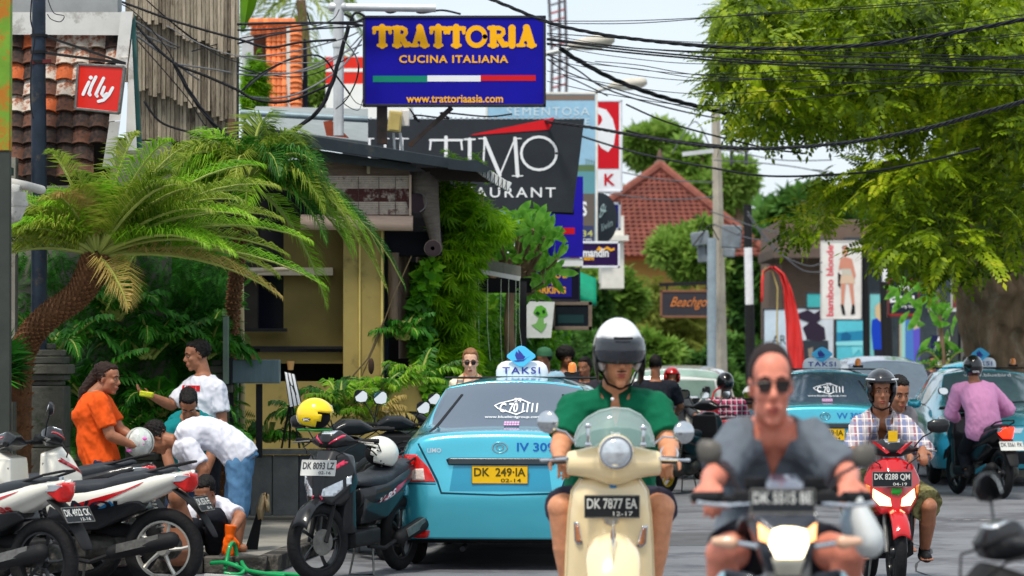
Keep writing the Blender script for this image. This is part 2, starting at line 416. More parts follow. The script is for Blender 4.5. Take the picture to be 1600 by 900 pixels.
def person(label,loc,rz,pose,J=None,sk=None,b=1.0,belly=0,head=(0,0,0),hs=1.0,hw=.87,top=None,topm=None,sleeve=.55,neck=None,inf=.016,loose=.012,top0=-.1,
  legm=None,leglen=1.0,leginf=.014,shoes=None,hair='short',hairm=None,hands=None,vox=.009,brows=True,shades=None,group=None,helmet=None,bust=0,hstyle=None,eyes=True,foot=(0,-1,0),scale=1,wr=.008,limb=1.0,name='person'):
 K=dict(POSES[pose]);K.update(J or {});t=T(name,label,'person',loc,rz,group);t.scale=(scale,)*3;sk=sk or S_BRN();lb=b**.5*limb
 mb=MB();torso(mb,K,b,0,belly=belly,bust=bust)
 H=V(K['head']);Q=(MX.Rotation(head[0],3,'Z') @ MX.Rotation(head[1],3,'X') @ MX.Rotation(head[2],3,'Y') @ MX.Diagonal((hw,1,1)))
 nk=V(K['neck']);mb.caps(nk-(H-nk)*.25,H+Q @ V((0,.025,-.055)),.062*lb,.055*lb)
 head_geo(mb,H,Q,hs)
 for q in 'ab':
  s_,e,w_,h,k,a=[V(K[x+q]) for x in 'sewhka']
  mb.caps(nk-(nk-s_)*.15-V((0,0,.035)),s_,.060*lb,.062*lb);mb.caps(s_,e,.058*lb,.044*lb);mb.caps(s_+(e-s_)*.3,s_+(e-s_)*.6,.056*lb,.052*lb);mb.caps(e,e+(w_-e)*.35,.043*lb,.045*lb);mb.caps(e+(w_-e)*.3,w_,.045*lb,.028*lb)
  mb.caps(h,k,.092*lb,.060*lb);mb.caps(k,k+(a-k)*.4,.056*lb,.058*lb);mb.caps(k+(a-k)*.35,a,.060*lb,.036*lb)
  fd=V(K.get('f'+q,foot)).normalized();up=V((0,0,1));mb.caps(a+V((0,0,-.035))-fd*.045,a+fd*.10+V((0,0,-.045)),.034,.030)
  ax=fd.cross(up)
  for i in range(5): mb.caps(a+fd*.09+V((0,0,-.05))+ax*(i-2)*.016,a+fd*(.165-abs(i-1.6)*.008)+V((0,0,-.058))+ax*(i-2)*.018,.013,.010,8)
  hd=(hands or {}).get(q)
  if hd is None: dd=(w_-e).normalized();hd=(dd,V((-1 if q=='b' else 1,0,0)),1 if q=='b' else -1,.35)
  if hd: hand_geo(mb,w_,*hd)
 me=fuse(mb,vox,3);finish(me,sk,3);link('body',me,t)
 def HM(p): return H + Q @ (V(p)*hs)
 if eyes:
  for q in (-1,1):
   e=MB().ell(HM((q*.031,-.084,.006)),(.0125*hs,.006*hs,.0045*hs),rot=Q,nu=10,nv=6).obj('eye',mat('eye_white',(176,168,158),.25,var=0),t)
   MB().ell(HM((q*.031,-.0895,.006)),(.0055*hs,.003*hs,.0048*hs),rot=Q,nu=8,nv=5).obj('iris',mat('iris',(30,18,12),.2,var=0),e)
   if brows: MB().tube([HM((q*.012,-.097,.026)),HM((q*.032,-.095,.033)),HM((q*.050,-.082,.026))],[.0035*hs,.004*hs,.002*hs],6).obj('eyebrow',HAIR(),t)
  MB().ell(HM((0,-.096,-.060)),(.024*hs,.006*hs,.0045*hs),rot=Q,nu=12,nv=6).ell(HM((0,-.0945,-.070)),(.019*hs,.006*hs,.0055*hs),rot=Q,nu=12,nv=6).obj('lips',mat('lips',(160,82,72),.4,var=.05),t)
 if shades:
  g=MB()
  for q in (-1,1):
   pr=[(q*(.005+x*.052),z) for x,z in ((.03,.014),(.5,.017),(1.02,.016),(1.03,.002),(.88,-.019),(.28,-.020),(.08,-.006))]
   vs=[HM((x,-.104+abs(x)*.16,.006+z)) for x,z in pr] + [HM((x,-.100+abs(x)*.16,.006+z)) for x,z in pr];n=len(pr)
   g.add(vs,[tuple(range(n)),tuple(range(n,2*n))[::-1]]+[(i,i+n,(i+1) % n+n,(i+1) % n) for i in range(n)])
  L=g.obj('lenses',shades if not isinstance(shades,bool) else mat('dark_lens',(38,24,20),.08,var=0,coat=1),t)
  fr=MB().tube([HM((-.058,-.098,.014)),HM((0,-.108,.018)),HM((.058,-.098,.014))],.0028,6)
  for q in (-1,1): fr.tube([HM((q*.058,-.096,.012)),HM((q*.080,-.03,.008)),HM((q*.082,.02,.0))],.003,6)
  fr.obj('frame',mat('black_frame',(25,22,20),.3,var=0),t)
 hm=hairm or HAIR()
 if hair:
  h=MB()
  if hair=='buzz': h.ell(HM((0,.022,.044)),(.083*hs,.100*hs,.088*hs),rot=Q,nu=20,nv=14);amp=.002
  else:
   h.ell(HM((0,.028,.050)),(.084*hs,.096*hs,.086*hs),rot=Q,nu=20,nv=14);h.ell(HM((0,-.028,.090)),(.066*hs,.055*hs,.034*hs),rot=Q);amp=.007
   for q in (-1,1): h.ell(HM((q*.070,.02,.018)),(.016*hs,.03*hs,.045*hs),rot=Q)
  if hair in ('long','pony'):
   h.caps(HM((0,.09,.02)),nk+V(K.get('tail',(0,.06,-.02))),.055,.04);h.caps(nk+V(K.get('tail',(0,.06,-.02))),nk+V(K.get('tail2',(0,.08,-.22))),.042,.022)
  me=fuse(h,.008,2);wrinkle(me,amp,60,3,(1,1,1));iQ=Q.inverted()
  def cut(c):
   p=iQ @ (c-H)/hs
   return p.y < -.030 and p.z < (.084 if hair=='buzz' else .068)-.35*max(0,abs(p.x)-.03) and abs(p.x) < .2 and p.y > -.2 and p.z > -.2 or (p.z < -.02 and p.y < .02)
  clean_cut(me,cut);finish(me,hm,3);link('hair',me,t)
 if topm is not None:
  s=MB();torso(s,K,b,inf,t0=top0,t1=.97 if neck != 'polo' else .98,belly=belly,loose=loose,bust=bust)
  for q in 'ab':
   s_,e,w_=[V(K[x+q]) for x in 'sew'];s.caps(nk-(nk-s_)*.3-V((0,0,.04)),s_,.062*lb+inf,.066*lb+inf)
   if sleeve > 0:
    if sleeve <= 1:
     en=s_+(e-s_)*sleeve;s.tube([s_,s_+(e-s_)*.4*sleeve,en],[.062*lb+inf,.056*lb+inf*1.15,.051*lb+inf*1.35],16)
    else:
     en=e+(w_-e)*(sleeve-1);s.caps(s_,e,.064*lb+inf,.050*lb+inf);s.tube([e,e+(w_-e)*.1,en],[.050*lb+inf,.052*lb+inf,.036*lb+inf],16)
  me=fuse(s,vox*1.05,4);wrinkle(me,wr,13,len(label),(1,1,.42))
  f=spine_pts(K);ss=(V(K['sb'])-V(K['sa'])).normalized();up=(nk-V(K['pel'])).normalized();fw=-ss.cross(up).normalized();fw=fw if (fw.dot(Q @ V((0,-1,0))) > -.3) else -fw
  def ncut(c):
   p=c-nk;x,y,z=p.dot(ss),p.dot(fw),p.dot(up)
   if abs(x) < (.07 if neck=='polo' else .072) and z > -.012 and p.length < (.115 if neck=='polo' else .14): return True
   if neck in ('v','polo','open') and y > 0:
    dp={'v': .17,'polo': .14,'open': .20}[neck];ww={'v': .052,'polo': .042,'open': .055}[neck]
    return z > -dp and abs(x) < ww*(1-(-z-.0)/dp) + .0 and z < .06
   if neck=='tank': return abs(x) < .10 and z > -.10 and y > 0
   return False
  clean_cut(me,ncut);finish(me,topm,3);o=link(top or 'shirt',me,t);md=o.modifiers.new('solid','SOLIDIFY');md.thickness=.004;md.offset=0
  if neck in ('polo','open'):
   c=MB();cs=1 if neck=='polo' else 1.15
   for q in (-1,1):
    P=[]
    for i in range(7):
     a=PI*.5 + q*PI*(i/6)*.93;r=.086*cs;base=nk+ss*r*math.cos(a)*1.02*1.05+fw*(-r*math.sin(a))*.95+up*(-.006-.030*(i/6)**2)
     top_=nk+ss*r*.80*math.cos(a)+fw*(-r*.80*math.sin(a))+up*(.056-.050*(i/6)**2);out=nk+ss*r*1.42*math.cos(a)+fw*(-r*1.35*math.sin(a))+up*(-.012-.050*(i/6)**1.6)
     P.append((base,top_,out))
    c.loft([[p[0] for p in P],[p[1] for p in P],[p[2] for p in P]],closed=False)
   c.obj('collar',topm,t,solid=.004,smooth=3)
 else: o=None
 if legm is not None:
  s=MB();torso(s,K,b,leginf-.004,t0=-.1,t1=.14 if top0 < .05 else .2,belly=belly*.5)
  for q in 'ab':
   h,k,a=[V(K[x+q]) for x in 'hka']
   if leglen <= 1: en=h+(k-h)*leglen;s.caps(h,h+(en-h)*.4,.094*lb+leginf,.086*lb+leginf);s.tube([h,en],[.094*lb+leginf,.064*lb+leginf*2],16)
   else: en=k+(a-k)*(leglen-1);s.caps(h,k,.092*lb+leginf,.064*lb+leginf);s.tube([k,k+(en-k)*.5,en],[.062*lb+leginf,.060*lb+leginf,.046*lb+leginf*1.3],16)
  me=fuse(s,vox*1.05,4);wrinkle(me,.006,10,5);finish(me,legm,3);link('shorts' if leglen <= 1.1 else 'trousers',me,t)
 if shoes is not None:
  for q in 'ab':
   a=V(K['a'+q]);fd=V(K.get('f'+q,foot)).normalized();s=MB();s.caps(a+V((0,0,-.04))-fd*.05,a+fd*.13+V((0,0,-.045)),.045,.038);s.caps(a+V((0,0,.0)),a+V((0,0,-.03)),.045,.045)
   me=fuse(s,.012,2);finish(me,shoes,3);link('shoe',me,t)
 t['_H']=tuple(H);return t,H,Q,K,HM
def helmet_geo(c,Q,s=1.0,open_z=.045,low=-.085,n=28,r=(.128,.148,.132)):
 """shell with a face opening"""
 mb=MB();nv=18;P=[]
 for j in range(nv+1):
  ph=.02 + (PI*.80)*j/nv;P.append([V((r[0]*math.sin(ph)*math.cos(2*PI*k/n),r[1]*math.sin(ph)*math.sin(2*PI*k/n),r[2]*math.cos(ph)))*s for k in range(n)])
 vs=[c + Q @ (p+V((0,.012,.030))*s) for row in P for p in row];fs=[]
 for j in range(nv):
  for k in range(n):
   q=(P[j][k]+P[j+1][(k+1) % n])/2/s
   if q.y < -.045 and q.z < open_z and abs(q.x) < .105: continue
   if q.z < low: continue
   fs.append((j*n+k,j*n+(k+1) % n,(j+1)*n+(k+1) % n,(j+1)*n+k))
 mb.add(vs,fs);return mb
def visor_geo(c,Q,z0,z1,s=1.0,r=(.136,.158,.140),a=1.25,n=20,tilt=0):
 rows=[]
 RT=MX.Rotation(tilt,3,'X')
 for j in range(7):
  z=z0+(z1-z0)*j/6;rr=math.sqrt(max(0.02,1-(z/r[2])**2));rows.append([c + Q @ (RT @ (V((r[0]*rr*math.sin(t),-r[1]*rr*math.cos(t),z)))*s + V((0,.012,.030))*s) for t in [-a+2*a*k/n for k in range(n+1)]])
 return MB().loft(rows,closed=False)
def put_helmet(label,t,H,Q,shell,visor=None,z=(-.06,.05),s=1.0,trim=None,open_z=.045,strap=True,worn=True,low=-.085,tilt=0,vis_r=None):
 """a helmet on a head: a thing of its own, worn by the person"""
 loc=t.location.copy();h=T('helmet',label,'helmet',loc,t.rotation_euler.z);h.scale=t.scale
 me=helmet_geo(V(H),Q,s,open_z,low);o=me.obj('shell',shell,h,smooth=3);md=o.modifiers.new('solid','SOLIDIFY');md.thickness=.02;md.offset=-1
 if visor is not None: visor_geo(V(H),Q,z[0],z[1],s,tilt=tilt).obj('visor',visor,h,smooth=3,solid=.003)
 if trim is not None:
  m=MB();m.tube([V(H) + Q @ (V((.135*math.sin(a),-.150*math.cos(a)+.012,.030+open_z*1.0))*s) for a in [-1.1+2.2*k/12 for k in range(13)]],.006*s,6);m.obj('trim',trim,h)
 if strap:
  m=MB()
  for q in (-1,1): m.tube([V(H)+Q @ (V((q*.095,-.01,-.05))*s),V(H)+Q @ (V((q*.06,-.05,-.105))*s),V(H)+Q @ (V((0,-.062,-.125))*s)],.006,6)
  m.obj('strap',mat('black_strap',(18,18,18),.7),h)
 return h
# ================================================================ vehicles
RUB=lambda: mat('rubber',(26,26,28),.8,var=.25,scale=20,bump=.3,bscale=60)
BLK=lambda: mat('black_plastic',(24,25,28),.35,var=.15,scale=9,coat=.4)
MBK=lambda: mat('matt_black',(30,30,32),.65,var=.2,scale=12,bump=.1,bscale=80)
CHR=lambda: mat('chrome',(205,208,212),.12,metal=1,var=.05)
ALU=lambda: mat('cast_metal',(120,118,114),.45,metal=.7,var=.3,scale=20,bump=.2)
GREASY=lambda: mat('engine_grey',(72,70,66),.55,metal=.5,var=.45,scale=18,bump=.3)
GLS=lambda: mat('lamp_glass',(205,210,215),.1,metal=.5,var=.2,scale=25,coat=1)
REDL=lambda: mat('red_lamp',(205,22,18),.12,var=.25,scale=18,coat=1)
AMB=lambda: mat('amber_lamp',(235,130,40),.15,var=.1,coat=1)
SEATM=lambda: mat('seat_vinyl',(48,52,58),.5,var=.15,scale=7,bump=.15,bscale=160)
MIRG=lambda: mat('mirror_glass',(228,228,226),.03,metal=1,var=0)
PLB=lambda: mat('plate_black',(30,33,37),.45,var=.1)
PLW=lambda: mat('plate_white',(205,205,200),.5,var=.05)
def wheel(par,c,Rw=.285,wd=.045,rim=None,spokes=5,rz=0,disc=True,name='wheel',twist=.12):
 rot=MX.Rotation(rz,4,'Z');c=V(c)
 def place(mb): return mb.xf(MX.Translation(c) @ rot)
 t=place(MB().torus((0,0,0),Rw-wd,wd,'X',40,12,rx=wd*.92)).obj(name,RUB(),par,smooth=3)
 rm=rim or BLK();m=MB();m.torus((0,0,0),Rw-wd*1.95,.013,'X',40,6,rx=.030);m.lathe([(.035,-.045),(.045,-.02),(.045,.02),(.035,.045)],16,axis='X')
 for k in range(spokes):
  a=2*PI*k/spokes;d=V((0,math.cos(a),math.sin(a)));e=V((0,math.cos(a+twist),math.sin(a+twist)));m.tube([d*.03,(d+e)*.5*(Rw*.45),e*(Rw-wd*1.9)],[.016,.012,.015],6)
 place(m).obj('rim',rm,t)
 if disc: place(MB().lathe([(.095,.050),(.095,.056)],28,axis='X')).obj('brake_disc',ALU(),t)
 return t
def mirror(par,base,tip,size=(.062,.045),tilt=0,dirn=1,shell=None,glass_front=False,rnd_=False,group=None):
 """stalk and head; the glass looks back at the rider (+y), glass_front turns it to us"""
 base,tip=V(base),V(tip);s=MB().tube([base,base+(tip-base)*.35+V((0,0,.02)),tip+V((-.02*dirn,.0,-.03))],.0055,8).obj('mirror_stalk',shell if rnd_ else BLK(),par)
 m=MB();Q=MX.Rotation(tilt,3,'Z')
 if rnd_: m.ell(tip,(size[0],.028,size[1]),rot=Q,nu=20,nv=12)
 else:
  ol=[(1,.15),(.92,.7),(.55,1),(-.45,.95),(-.95,.55),(-1,-.3),(-.7,-.85),(.1,-1),(.8,-.75)]
  rings=[]
  for y,k in ((-.028,.35),(-.020,.8),(-.004,1),(.006,.98)): rings.append([tip + Q @ V((x*size[0]*k*dirn,y,z*size[1]*k)) for x,z in ol])
  m.loft(rings)
 h=m.obj('mirror_head',shell or BLK(),s,smooth=1.0)
 sg=1 if not glass_front else -1
 if rnd_: MB().lathe([(size[0]*.9,.012*sg),(size[0]*.9,.024*sg),(0.001,.030*sg)],20,tip,'Y').obj('mirror_glass',MIRG(),h)
 else: MB().prism([(tip.x+x*size[0]*.88*dirn,tip.z+z*size[1]*.86) for x,z in ol],tip.y+.0065*1,tip.y+.010).obj('mirror_glass',MIRG(),h)
 g_=h.children[0].data
 for v in g_.vertices: v.co.y -= (v.co.z-tip.z)*.32-.008
 return s
def plate(par,c,w=.275,h=.11,tilt=0,rz=0,t1='DK 1234 AB',t2='02-17',white=False,back=False,label=None,tcol=None,roll=0):
 """number plate facing -y (or +y when back)"""
 rot=MX.Translation(V(c)) @ MX.Rotation(rz + (PI if back else 0),4,'Z') @ MX.Rotation(roll,4,'Y') @ MX.Rotation(tilt,4,'X')
 p=MB().box((0,0,0),(w,.006,h)).xf(rot).obj('number_plate',PLW() if white else PLB(),par,bevel=.004,label=label)
 m=MB();text(m,t1,(-w*.46,-.003,-h*.10),(w*.92,0,0),(0,0,h*.48),.02,.003)
 if t2: text(m,t2,(w*.02,-.003,-h*.42),(w*.36,0,0),(0,0,h*.20),.01,.003)
 m.xf(rot).obj('plate_lettering',tcol or (mat('plate_ink',(60,62,70),.5,var=0) if white else PLW()),p,smooth=0)
 fr=MB()
 for a,b,s in (((-w/2,h/2),(w/2,h/2),0),((-w/2,-h/2),(w/2,-h/2),0),((-w/2,-h/2),(-w/2,h/2),0),((w/2,-h/2),(w/2,h/2),0)): fr.beam((a[0],-.004,a[1]),(b[0],-.004,b[1]),.004,.006)
 fr.xf(rot).obj('plate_frame',ALU() if not white else PLW(),p);return p
def panel(name,mb,m,par,vox=.012,sm=5,label=None):
 me=fuse(mb,vox,sm);b=bvh_of(me);finish(me,m,3);return link(name,me,par,label),b
def sym(pts): return [(q*x,y,z) for x,y,z in pts for q in (-1,1)]
def spring(par,p,q,r=.028,turns=9,m=None,rod=True):
 p,q=V(p),V(q);d=q-p;a,b=frame_from(d);pts=[]
 for k in range(turns*10+1): t=2*PI*k/10;pts.append(p+d*(k/(turns*10))+a*r*math.cos(t)+b*r*math.sin(t))
 o=MB().tube(pts,.006,5).obj('shock_spring',m or MBK(),par);MB().tube([p-d*.12,q+d*.12],.012,8).obj('damper',ALU(),o);return o
def scooter(name,label,loc,rz,body,accent=None,rear=True,front=True,detail=1,group=None,cat='scooter',seatm=None,rim=None,fend=None,steer=0,plate_f=None,plate_r=None,mir=((.27,-.40,1.20),(.27,-.40,1.20)),lit=0,graphic=None,spr=None,under=False,mirs=(.062,.045),mir_front=False,pw=False,mt=0,inner=None,sc=1):
 """small automatic scooter, front towards -y"""
 t=T(name,label,cat,loc,rz,group);t.scale=(sc,)*3;acc=accent or body;inn=inner or BLK()
 wheel(t,(0,-.64,.285),rim=rim,rz=steer,spokes=5);wheel(t,(0,.69,.285),wd=.048,rim=rim,spokes=5,disc=False)
 f=MB();cs,sn=math.cos(steer),math.sin(steer)
 for q in (-1,1): f.tube([(q*.065,-.64,.285),(q*.065,-.55,.50),(q*.055,-.50,.70)],[.018,.020,.016],10)
 f.obj('fork',MBK() if not lit else ALU(),t)
 f=MB();P=[]
 for k in range(13):
  a=R(25+115*k/12);rr=.315;P.append([V((x*.062,-.64-math.cos(a)*rr*1.0,.285+math.sin(a)*rr - abs(x)**2*.03)) for x in (-1,-.8,-.4,0,.4,.8,1)])
 f.loft(P,closed=False).obj('front_fender',fend or body,t,solid=.006,smooth=3)
 n=MB();n.hull(sym([(.05,-.50,.95),(.15,-.47,.90),(.205,-.45,.79),(.18,-.50,.66),(.10,-.61,.55),(.03,-.66,.58),(.05,-.635,.76),(.05,-.57,.87),(.15,-.36,.90),(.18,-.35,.70),(.12,-.36,.52)]))
 o,bf=panel('front_panel',n,body,t)
 n=MB()
 n.hull(sym([(.17,-.43,.84),(.165,-.42,.40),(.10,-.46,.34),(.17,-.37,.84),(.16,-.33,.32),(.06,-.40,.92)]));panel('leg_shield',n,inn,t,sm=3)
 L=[(.034,.610),(.044,.665),(.145,.728),(.150,.665),(.108,.612)]
 lm=mat('lit_headlamp',(255,226,160),.2,var=0,emit=2.2) if lit else GLS()
 for q in (-1,1):
  decal('headlight',[(x*q,z) for x,z in L],lm,t,bf,(0,1,0),.005,.02,.008);decal('indicator',[(x*q,z) for x,z in [(.162,.745),(.167,.68),(.186,.70),(.190,.76)]],AMB() if lit else GLS(),t,bf,(0,1,0),.004,.02,.008)
  if acc is not body:
   decal('stripe',[(x*q,z) for x,z in [(.045,.76),(.06,.80),(.17,.90),(.175,.86)]],acc,t,bf,(0,1,0),.003,.02,.004)
   decal('stripe',[(x*q,z) for x,z in [(.020,.62),(.030,.62),(.045,.60),(.04,.585)]],acc,t,bf,(0,1,0),.003,.02,.004)
 n=MB();n.hull(sym([(.04,-.52,1.00),(.13,-.46,1.02),(.19,-.40,1.01),(.19,-.37,.985),(.06,-.50,.955),(.03,-.50,1.06),(.07,-.42,1.085),(.06,-.36,1.05),(.06,-.38,.95)]));ho,bh=panel('handlebar_cowl',n,BLK(),t,sm=4)
 for q in (-1,1): decal('cowl_stripe',[(x*q,z) for x,z in [(.02,.985),(.035,.985),(.13,1.045),(.10,1.048)]],acc,t,bh,(0,1,0),.003,.02,.004)
 decal('dial',[(-.05,1.055),(.05,1.055),(.06,1.078),(-.06,1.078)],GLS(),t,bh,(0,1,0),.003,.02,.004)
 for q in (-1,1):
  h=MB().tube([(q*.15,-.385,1.0),(q*.23,-.36,1.005)],.013,10).obj('handlebar',MBK(),t);g=MB().tube([(q*.22,-.362,1.004),(q*.335,-.33,1.004)],.0175,10)
  for k in range(7): a=k/6;g.torus((q*(.225+a*.10),-.361+a*.029,1.004),.0175,.0022,'X',10,4)
  g.obj('grip',MBK(),t);MB().tube([(q*.20,-.385,1.0),(q*.24,-.42,.998),(q*.33,-.40,.99)],[.008,.007,.006],6).obj('brake_lever',ALU(),t)
  if mir: mm=mir[0 if q < 0 else 1]
  if mir and mm: mirror(t,(q*.17,-.39,1.02),(q*mm[0],mm[1],mm[2]),mirs,dirn=q,tilt=mt)
 if plate_f: plate(t,(0,-.628,.815),tilt=-.25,t1=plate_f[0],t2=plate_f[1],white=pw)
 n=MB().hull(sym([(.17,-.36,.34),(.17,-.36,.25),(.15,.08,.36),(.15,.08,.25),(.12,-.36,.22)]));panel('floorboard',n,MBK(),t,sm=2)
 rings=[]
 for y,zc,hw,hh in ((-.13,.55,.10,.09),(.02,.57,.140,.10),(.22,.595,.16,.095),(.42,.635,.162,.09),(.62,.695,.145,.075),(.78,.745,.105,.05),(.90,.785,.05,.025)):
  rings.append([V((hw*math.copysign(abs(math.cos(a))**.7,math.cos(a)),y,zc+hh*math.copysign(abs(math.sin(a))**.8,math.sin(a)) + .03*(abs(math.cos(a)) > .5))) for a in [2*PI*k/20 for k in range(20)]])
 o,bs=panel('side_panel',MB().loft(rings),body if not fend or True else body,t,sm=3)
 n=MB().hull(sym([(.11,-.10,.58),(.13,.30,.60),(.12,.55,.62),(.09,-.14,.38),(.12,.25,.42),(.08,.60,.56),(.12,-.12,.50)]));panel('under_cover',n,BLK(),t,sm=3)
 if graphic: graphic(t,bs)
 n=MB();rings=[]
 for y,z,hw,th in ((-.12,.715,.09,.05),(-.02,.745,.13,.10),(.18,.76,.145,.13),(.30,.77,.142,.13),(.40,.805,.135,.13),(.60,.835,.125,.11),(.72,.845,.085,.06),(.78,.85,.05,.04)):
  rings.append([V((hw*math.copysign(abs(math.cos(a))**.7,math.cos(a)),y,z-th*.5+th*.5*math.copysign(abs(math.sin(a))**.7,math.sin(a)))) for a in [2*PI*k/18 for k in range(18)]])
 panel('seat',n.loft(rings),seatm or SEATM(),t,sm=4)
 g=MB();g.tube([(-.10,.56,.80),(-.11,.78,.86),(-.06,.90,.885),(.06,.90,.885),(.11,.78,.86),(.10,.56,.80)],.009,8);g.obj('grab_rail',MBK(),t)
 n=MB().hull(sym([(.085,.80,.79),(.02,.93,.80),(.07,.90,.81),(.09,.78,.74),(.015,.935,.73),(.06,.86,.68),(.02,.90,.68)]));to,bt=panel('tail_light',n,mat('lit_tail',(255,40,20),.2,var=0,emit=3) if lit==2 else REDL(),t,.009,2)
 for q in (-1,1): MB().hull([(q*x,y,z) for x,y,z in [(.08,.80,.80),(.11,.74,.79),(.07,.90,.80),(.085,.82,.745),(.05,.91,.77),(.11,.72,.74)]]).obj('rear_indicator',GLS(),t,bevel=.008)
 P=[]
 for y,z,hw in ((.78,.70,.085),(.88,.64,.08),(.97,.55,.075),(1.05,.43,.065),(1.08,.37,.05)): P.append([V((x*hw,y-abs(x)*.02,z)) for x in (-1,-.7,0,.7,1)])
 MB().loft(P,closed=False).obj('rear_fender',MBK(),t,solid=.012,smooth=3,sub=1)
 if plate_r: plate(t,(0,.975,.60),tilt=-.55,back=True,t1=plate_r[0],t2=plate_r[1],white=pw)
 e=MB();e.caps((-.02,-.0,.30),(-.08,.25,.29),.085,.09,12);e.box((-.10,.33,.30),(.07,.50,.13));e.caps((-.11,.20,.31),(-.11,.24,.31),.085,.085,16);e.caps((-.11,.64,.30),(-.11,.69,.30),.095,.095,16)
 e.lathe([(.06,-.15),(.075,-.12),(.075,-.05)],16,(0,.69,.285),'X')
 for k in range(7): e.box((.0,.02+k*.022,.30),(.16,.008,.15))
 o,_=panel('engine',e,GREASY(),t,.010,1)
 MB().caps((-.10,.18,.40),(-.11,.40,.40),.055,.06,12).obj('air_filter_box',MBK(),o)
 x=MB();x.tube([(.06,.05,.22),(.12,.2,.20),(.145,.38,.26)],.016,8);x.caps((.15,.38,.27),(.16,.80,.36),.050,.058,16);x.obj('exhaust',MBK(),t)
 MB().hull([(.205,.42,.33),(.205,.72,.40),(.21,.72,.34),(.21,.42,.27),(.19,.42,.33),(.19,.72,.40)]).obj('heat_shield',CHR() if lit else ALU(),t)
 spring(t,(-.14,.62,.42),(-.135,.54,.62),m=spr,turns=8)
 k=MB();k.tube([(-.10,.02,.24),(-.24,-.06,.03)],.010,8);k.tube([(-.24,-.06,.03),(-.27,.02,.012)],.010,8);k.tube([(-.07,.10,.22),(-.10,.06,.01),(.10,.06,.01),(.07,.10,.22)],.010,8);k.obj('stand',ALU(),t)
 cb=MB()
 for q in (-1,1): cb.tube([(q*.20,-.38,.99),(q*.19,-.50,.96),(q*.10,-.54,.90),(q*.06,-.50,.75)],.005,6)
 cb.tube([(.07,-.52,.72),(.12,-.60,.55),(.10,-.66,.32)],.004,6);cb.obj('brake_cable',MBK(),t)
 return t,bs,bf
# ---------------------------------------------------------------- cars
VIOS=[
(.05,[(.66,.24),(.73,.38),(.735,.62),(.70,.84),(.655,.995),(.50,1.040),(.25,1.055),(0,1.06)]),
(.20,[(.76,.22),(.815,.37),(.825,.62),(.79,.84),(.735,1.00),(.58,1.045),(.29,1.065),(0,1.07)]),
(.60,[(.80,.20),(.85,.35),(.855,.62),(.835,.84),(.775,1.00),(.665,1.040),(.33,1.075),(0,1.08)]),
(1.22,[(.80,.20),(.85,.35),(.855,.62),(.845,.84),(.79,.975),(.545,1.375),(.30,1.425),(0,1.435)]),
(1.90,[(.80,.20),(.85,.35),(.855,.62),(.845,.84),(.795,.965),(.57,1.405),(.31,1.455),(0,1.465)]),
(1.97,[(.80,.20),(.85,.35),(.855,.62),(.845,.84),(.795,.965),(.57,1.405),(.31,1.455),(0,1.465)]),
(2.75,[(.80,.20),(.85,.35),(.855,.62),(.845,.84),(.79,.955),(.545,1.365),(.30,1.415),(0,1.425)]),
(3.45,[(.80,.20),(.85,.35),(.855,.62),(.835,.82),(.775,.930),(.66,.955),(.33,.985),(0,.99)]),
(3.95,[(.79,.21),(.84,.35),(.835,.60),(.80,.76),(.72,.84),(.60,.875),(.30,.91),(0,.92)]),
(4.18,[(.70,.22),(.76,.35),(.75,.55),(.70,.70),(.62,.76),(.50,.785),(.25,.805),(0,.81)]),
]
HATCH=[
(.05,[(.68,.30),(.76,.45),(.77,.72),(.76,.95),(.72,1.05),(.62,1.45),(.31,1.50),(0,1.51)]),
(.15,[(.76,.28),(.82,.43),(.83,.72),(.82,.95),(.78,1.06),(.655,1.56),(.33,1.61),(0,1.62)]),
(.95,[(.80,.26),(.84,.42),(.85,.70),(.84,.95),(.80,1.05),(.665,1.60),(.34,1.66),(0,1.67)]),
(1.90,[(.80,.25),(.85,.40),(.855,.68),(.845,.92),(.80,1.02),(.66,1.61),(.34,1.67),(0,1.68)]),
(1.97,[(.80,.25),(.85,.40),(.855,.68),(.845,.92),(.80,1.02),(.66,1.61),(.34,1.67),(0,1.68)]),
(2.80,[(.80,.24),(.85,.40),(.855,.66),(.845,.90),(.79,1.00),(.62,1.53),(.32,1.59),(0,1.60)]),
(3.50,[(.80,.23),(.85,.38),(.855,.64),(.835,.86),(.775,.96),(.66,1.00),(.33,1.03),(0,1.04)]),
(4.00,[(.79,.22),(.84,.36),(.835,.60),(.80,.78),(.72,.86),(.60,.90),(.30,.94),(0,.95)]),
(4.20,[(.70,.24),(.76,.36),(.75,.56),(.70,.70),(.62,.77),(.50,.80),(.25,.82),(0,.83)]),
]
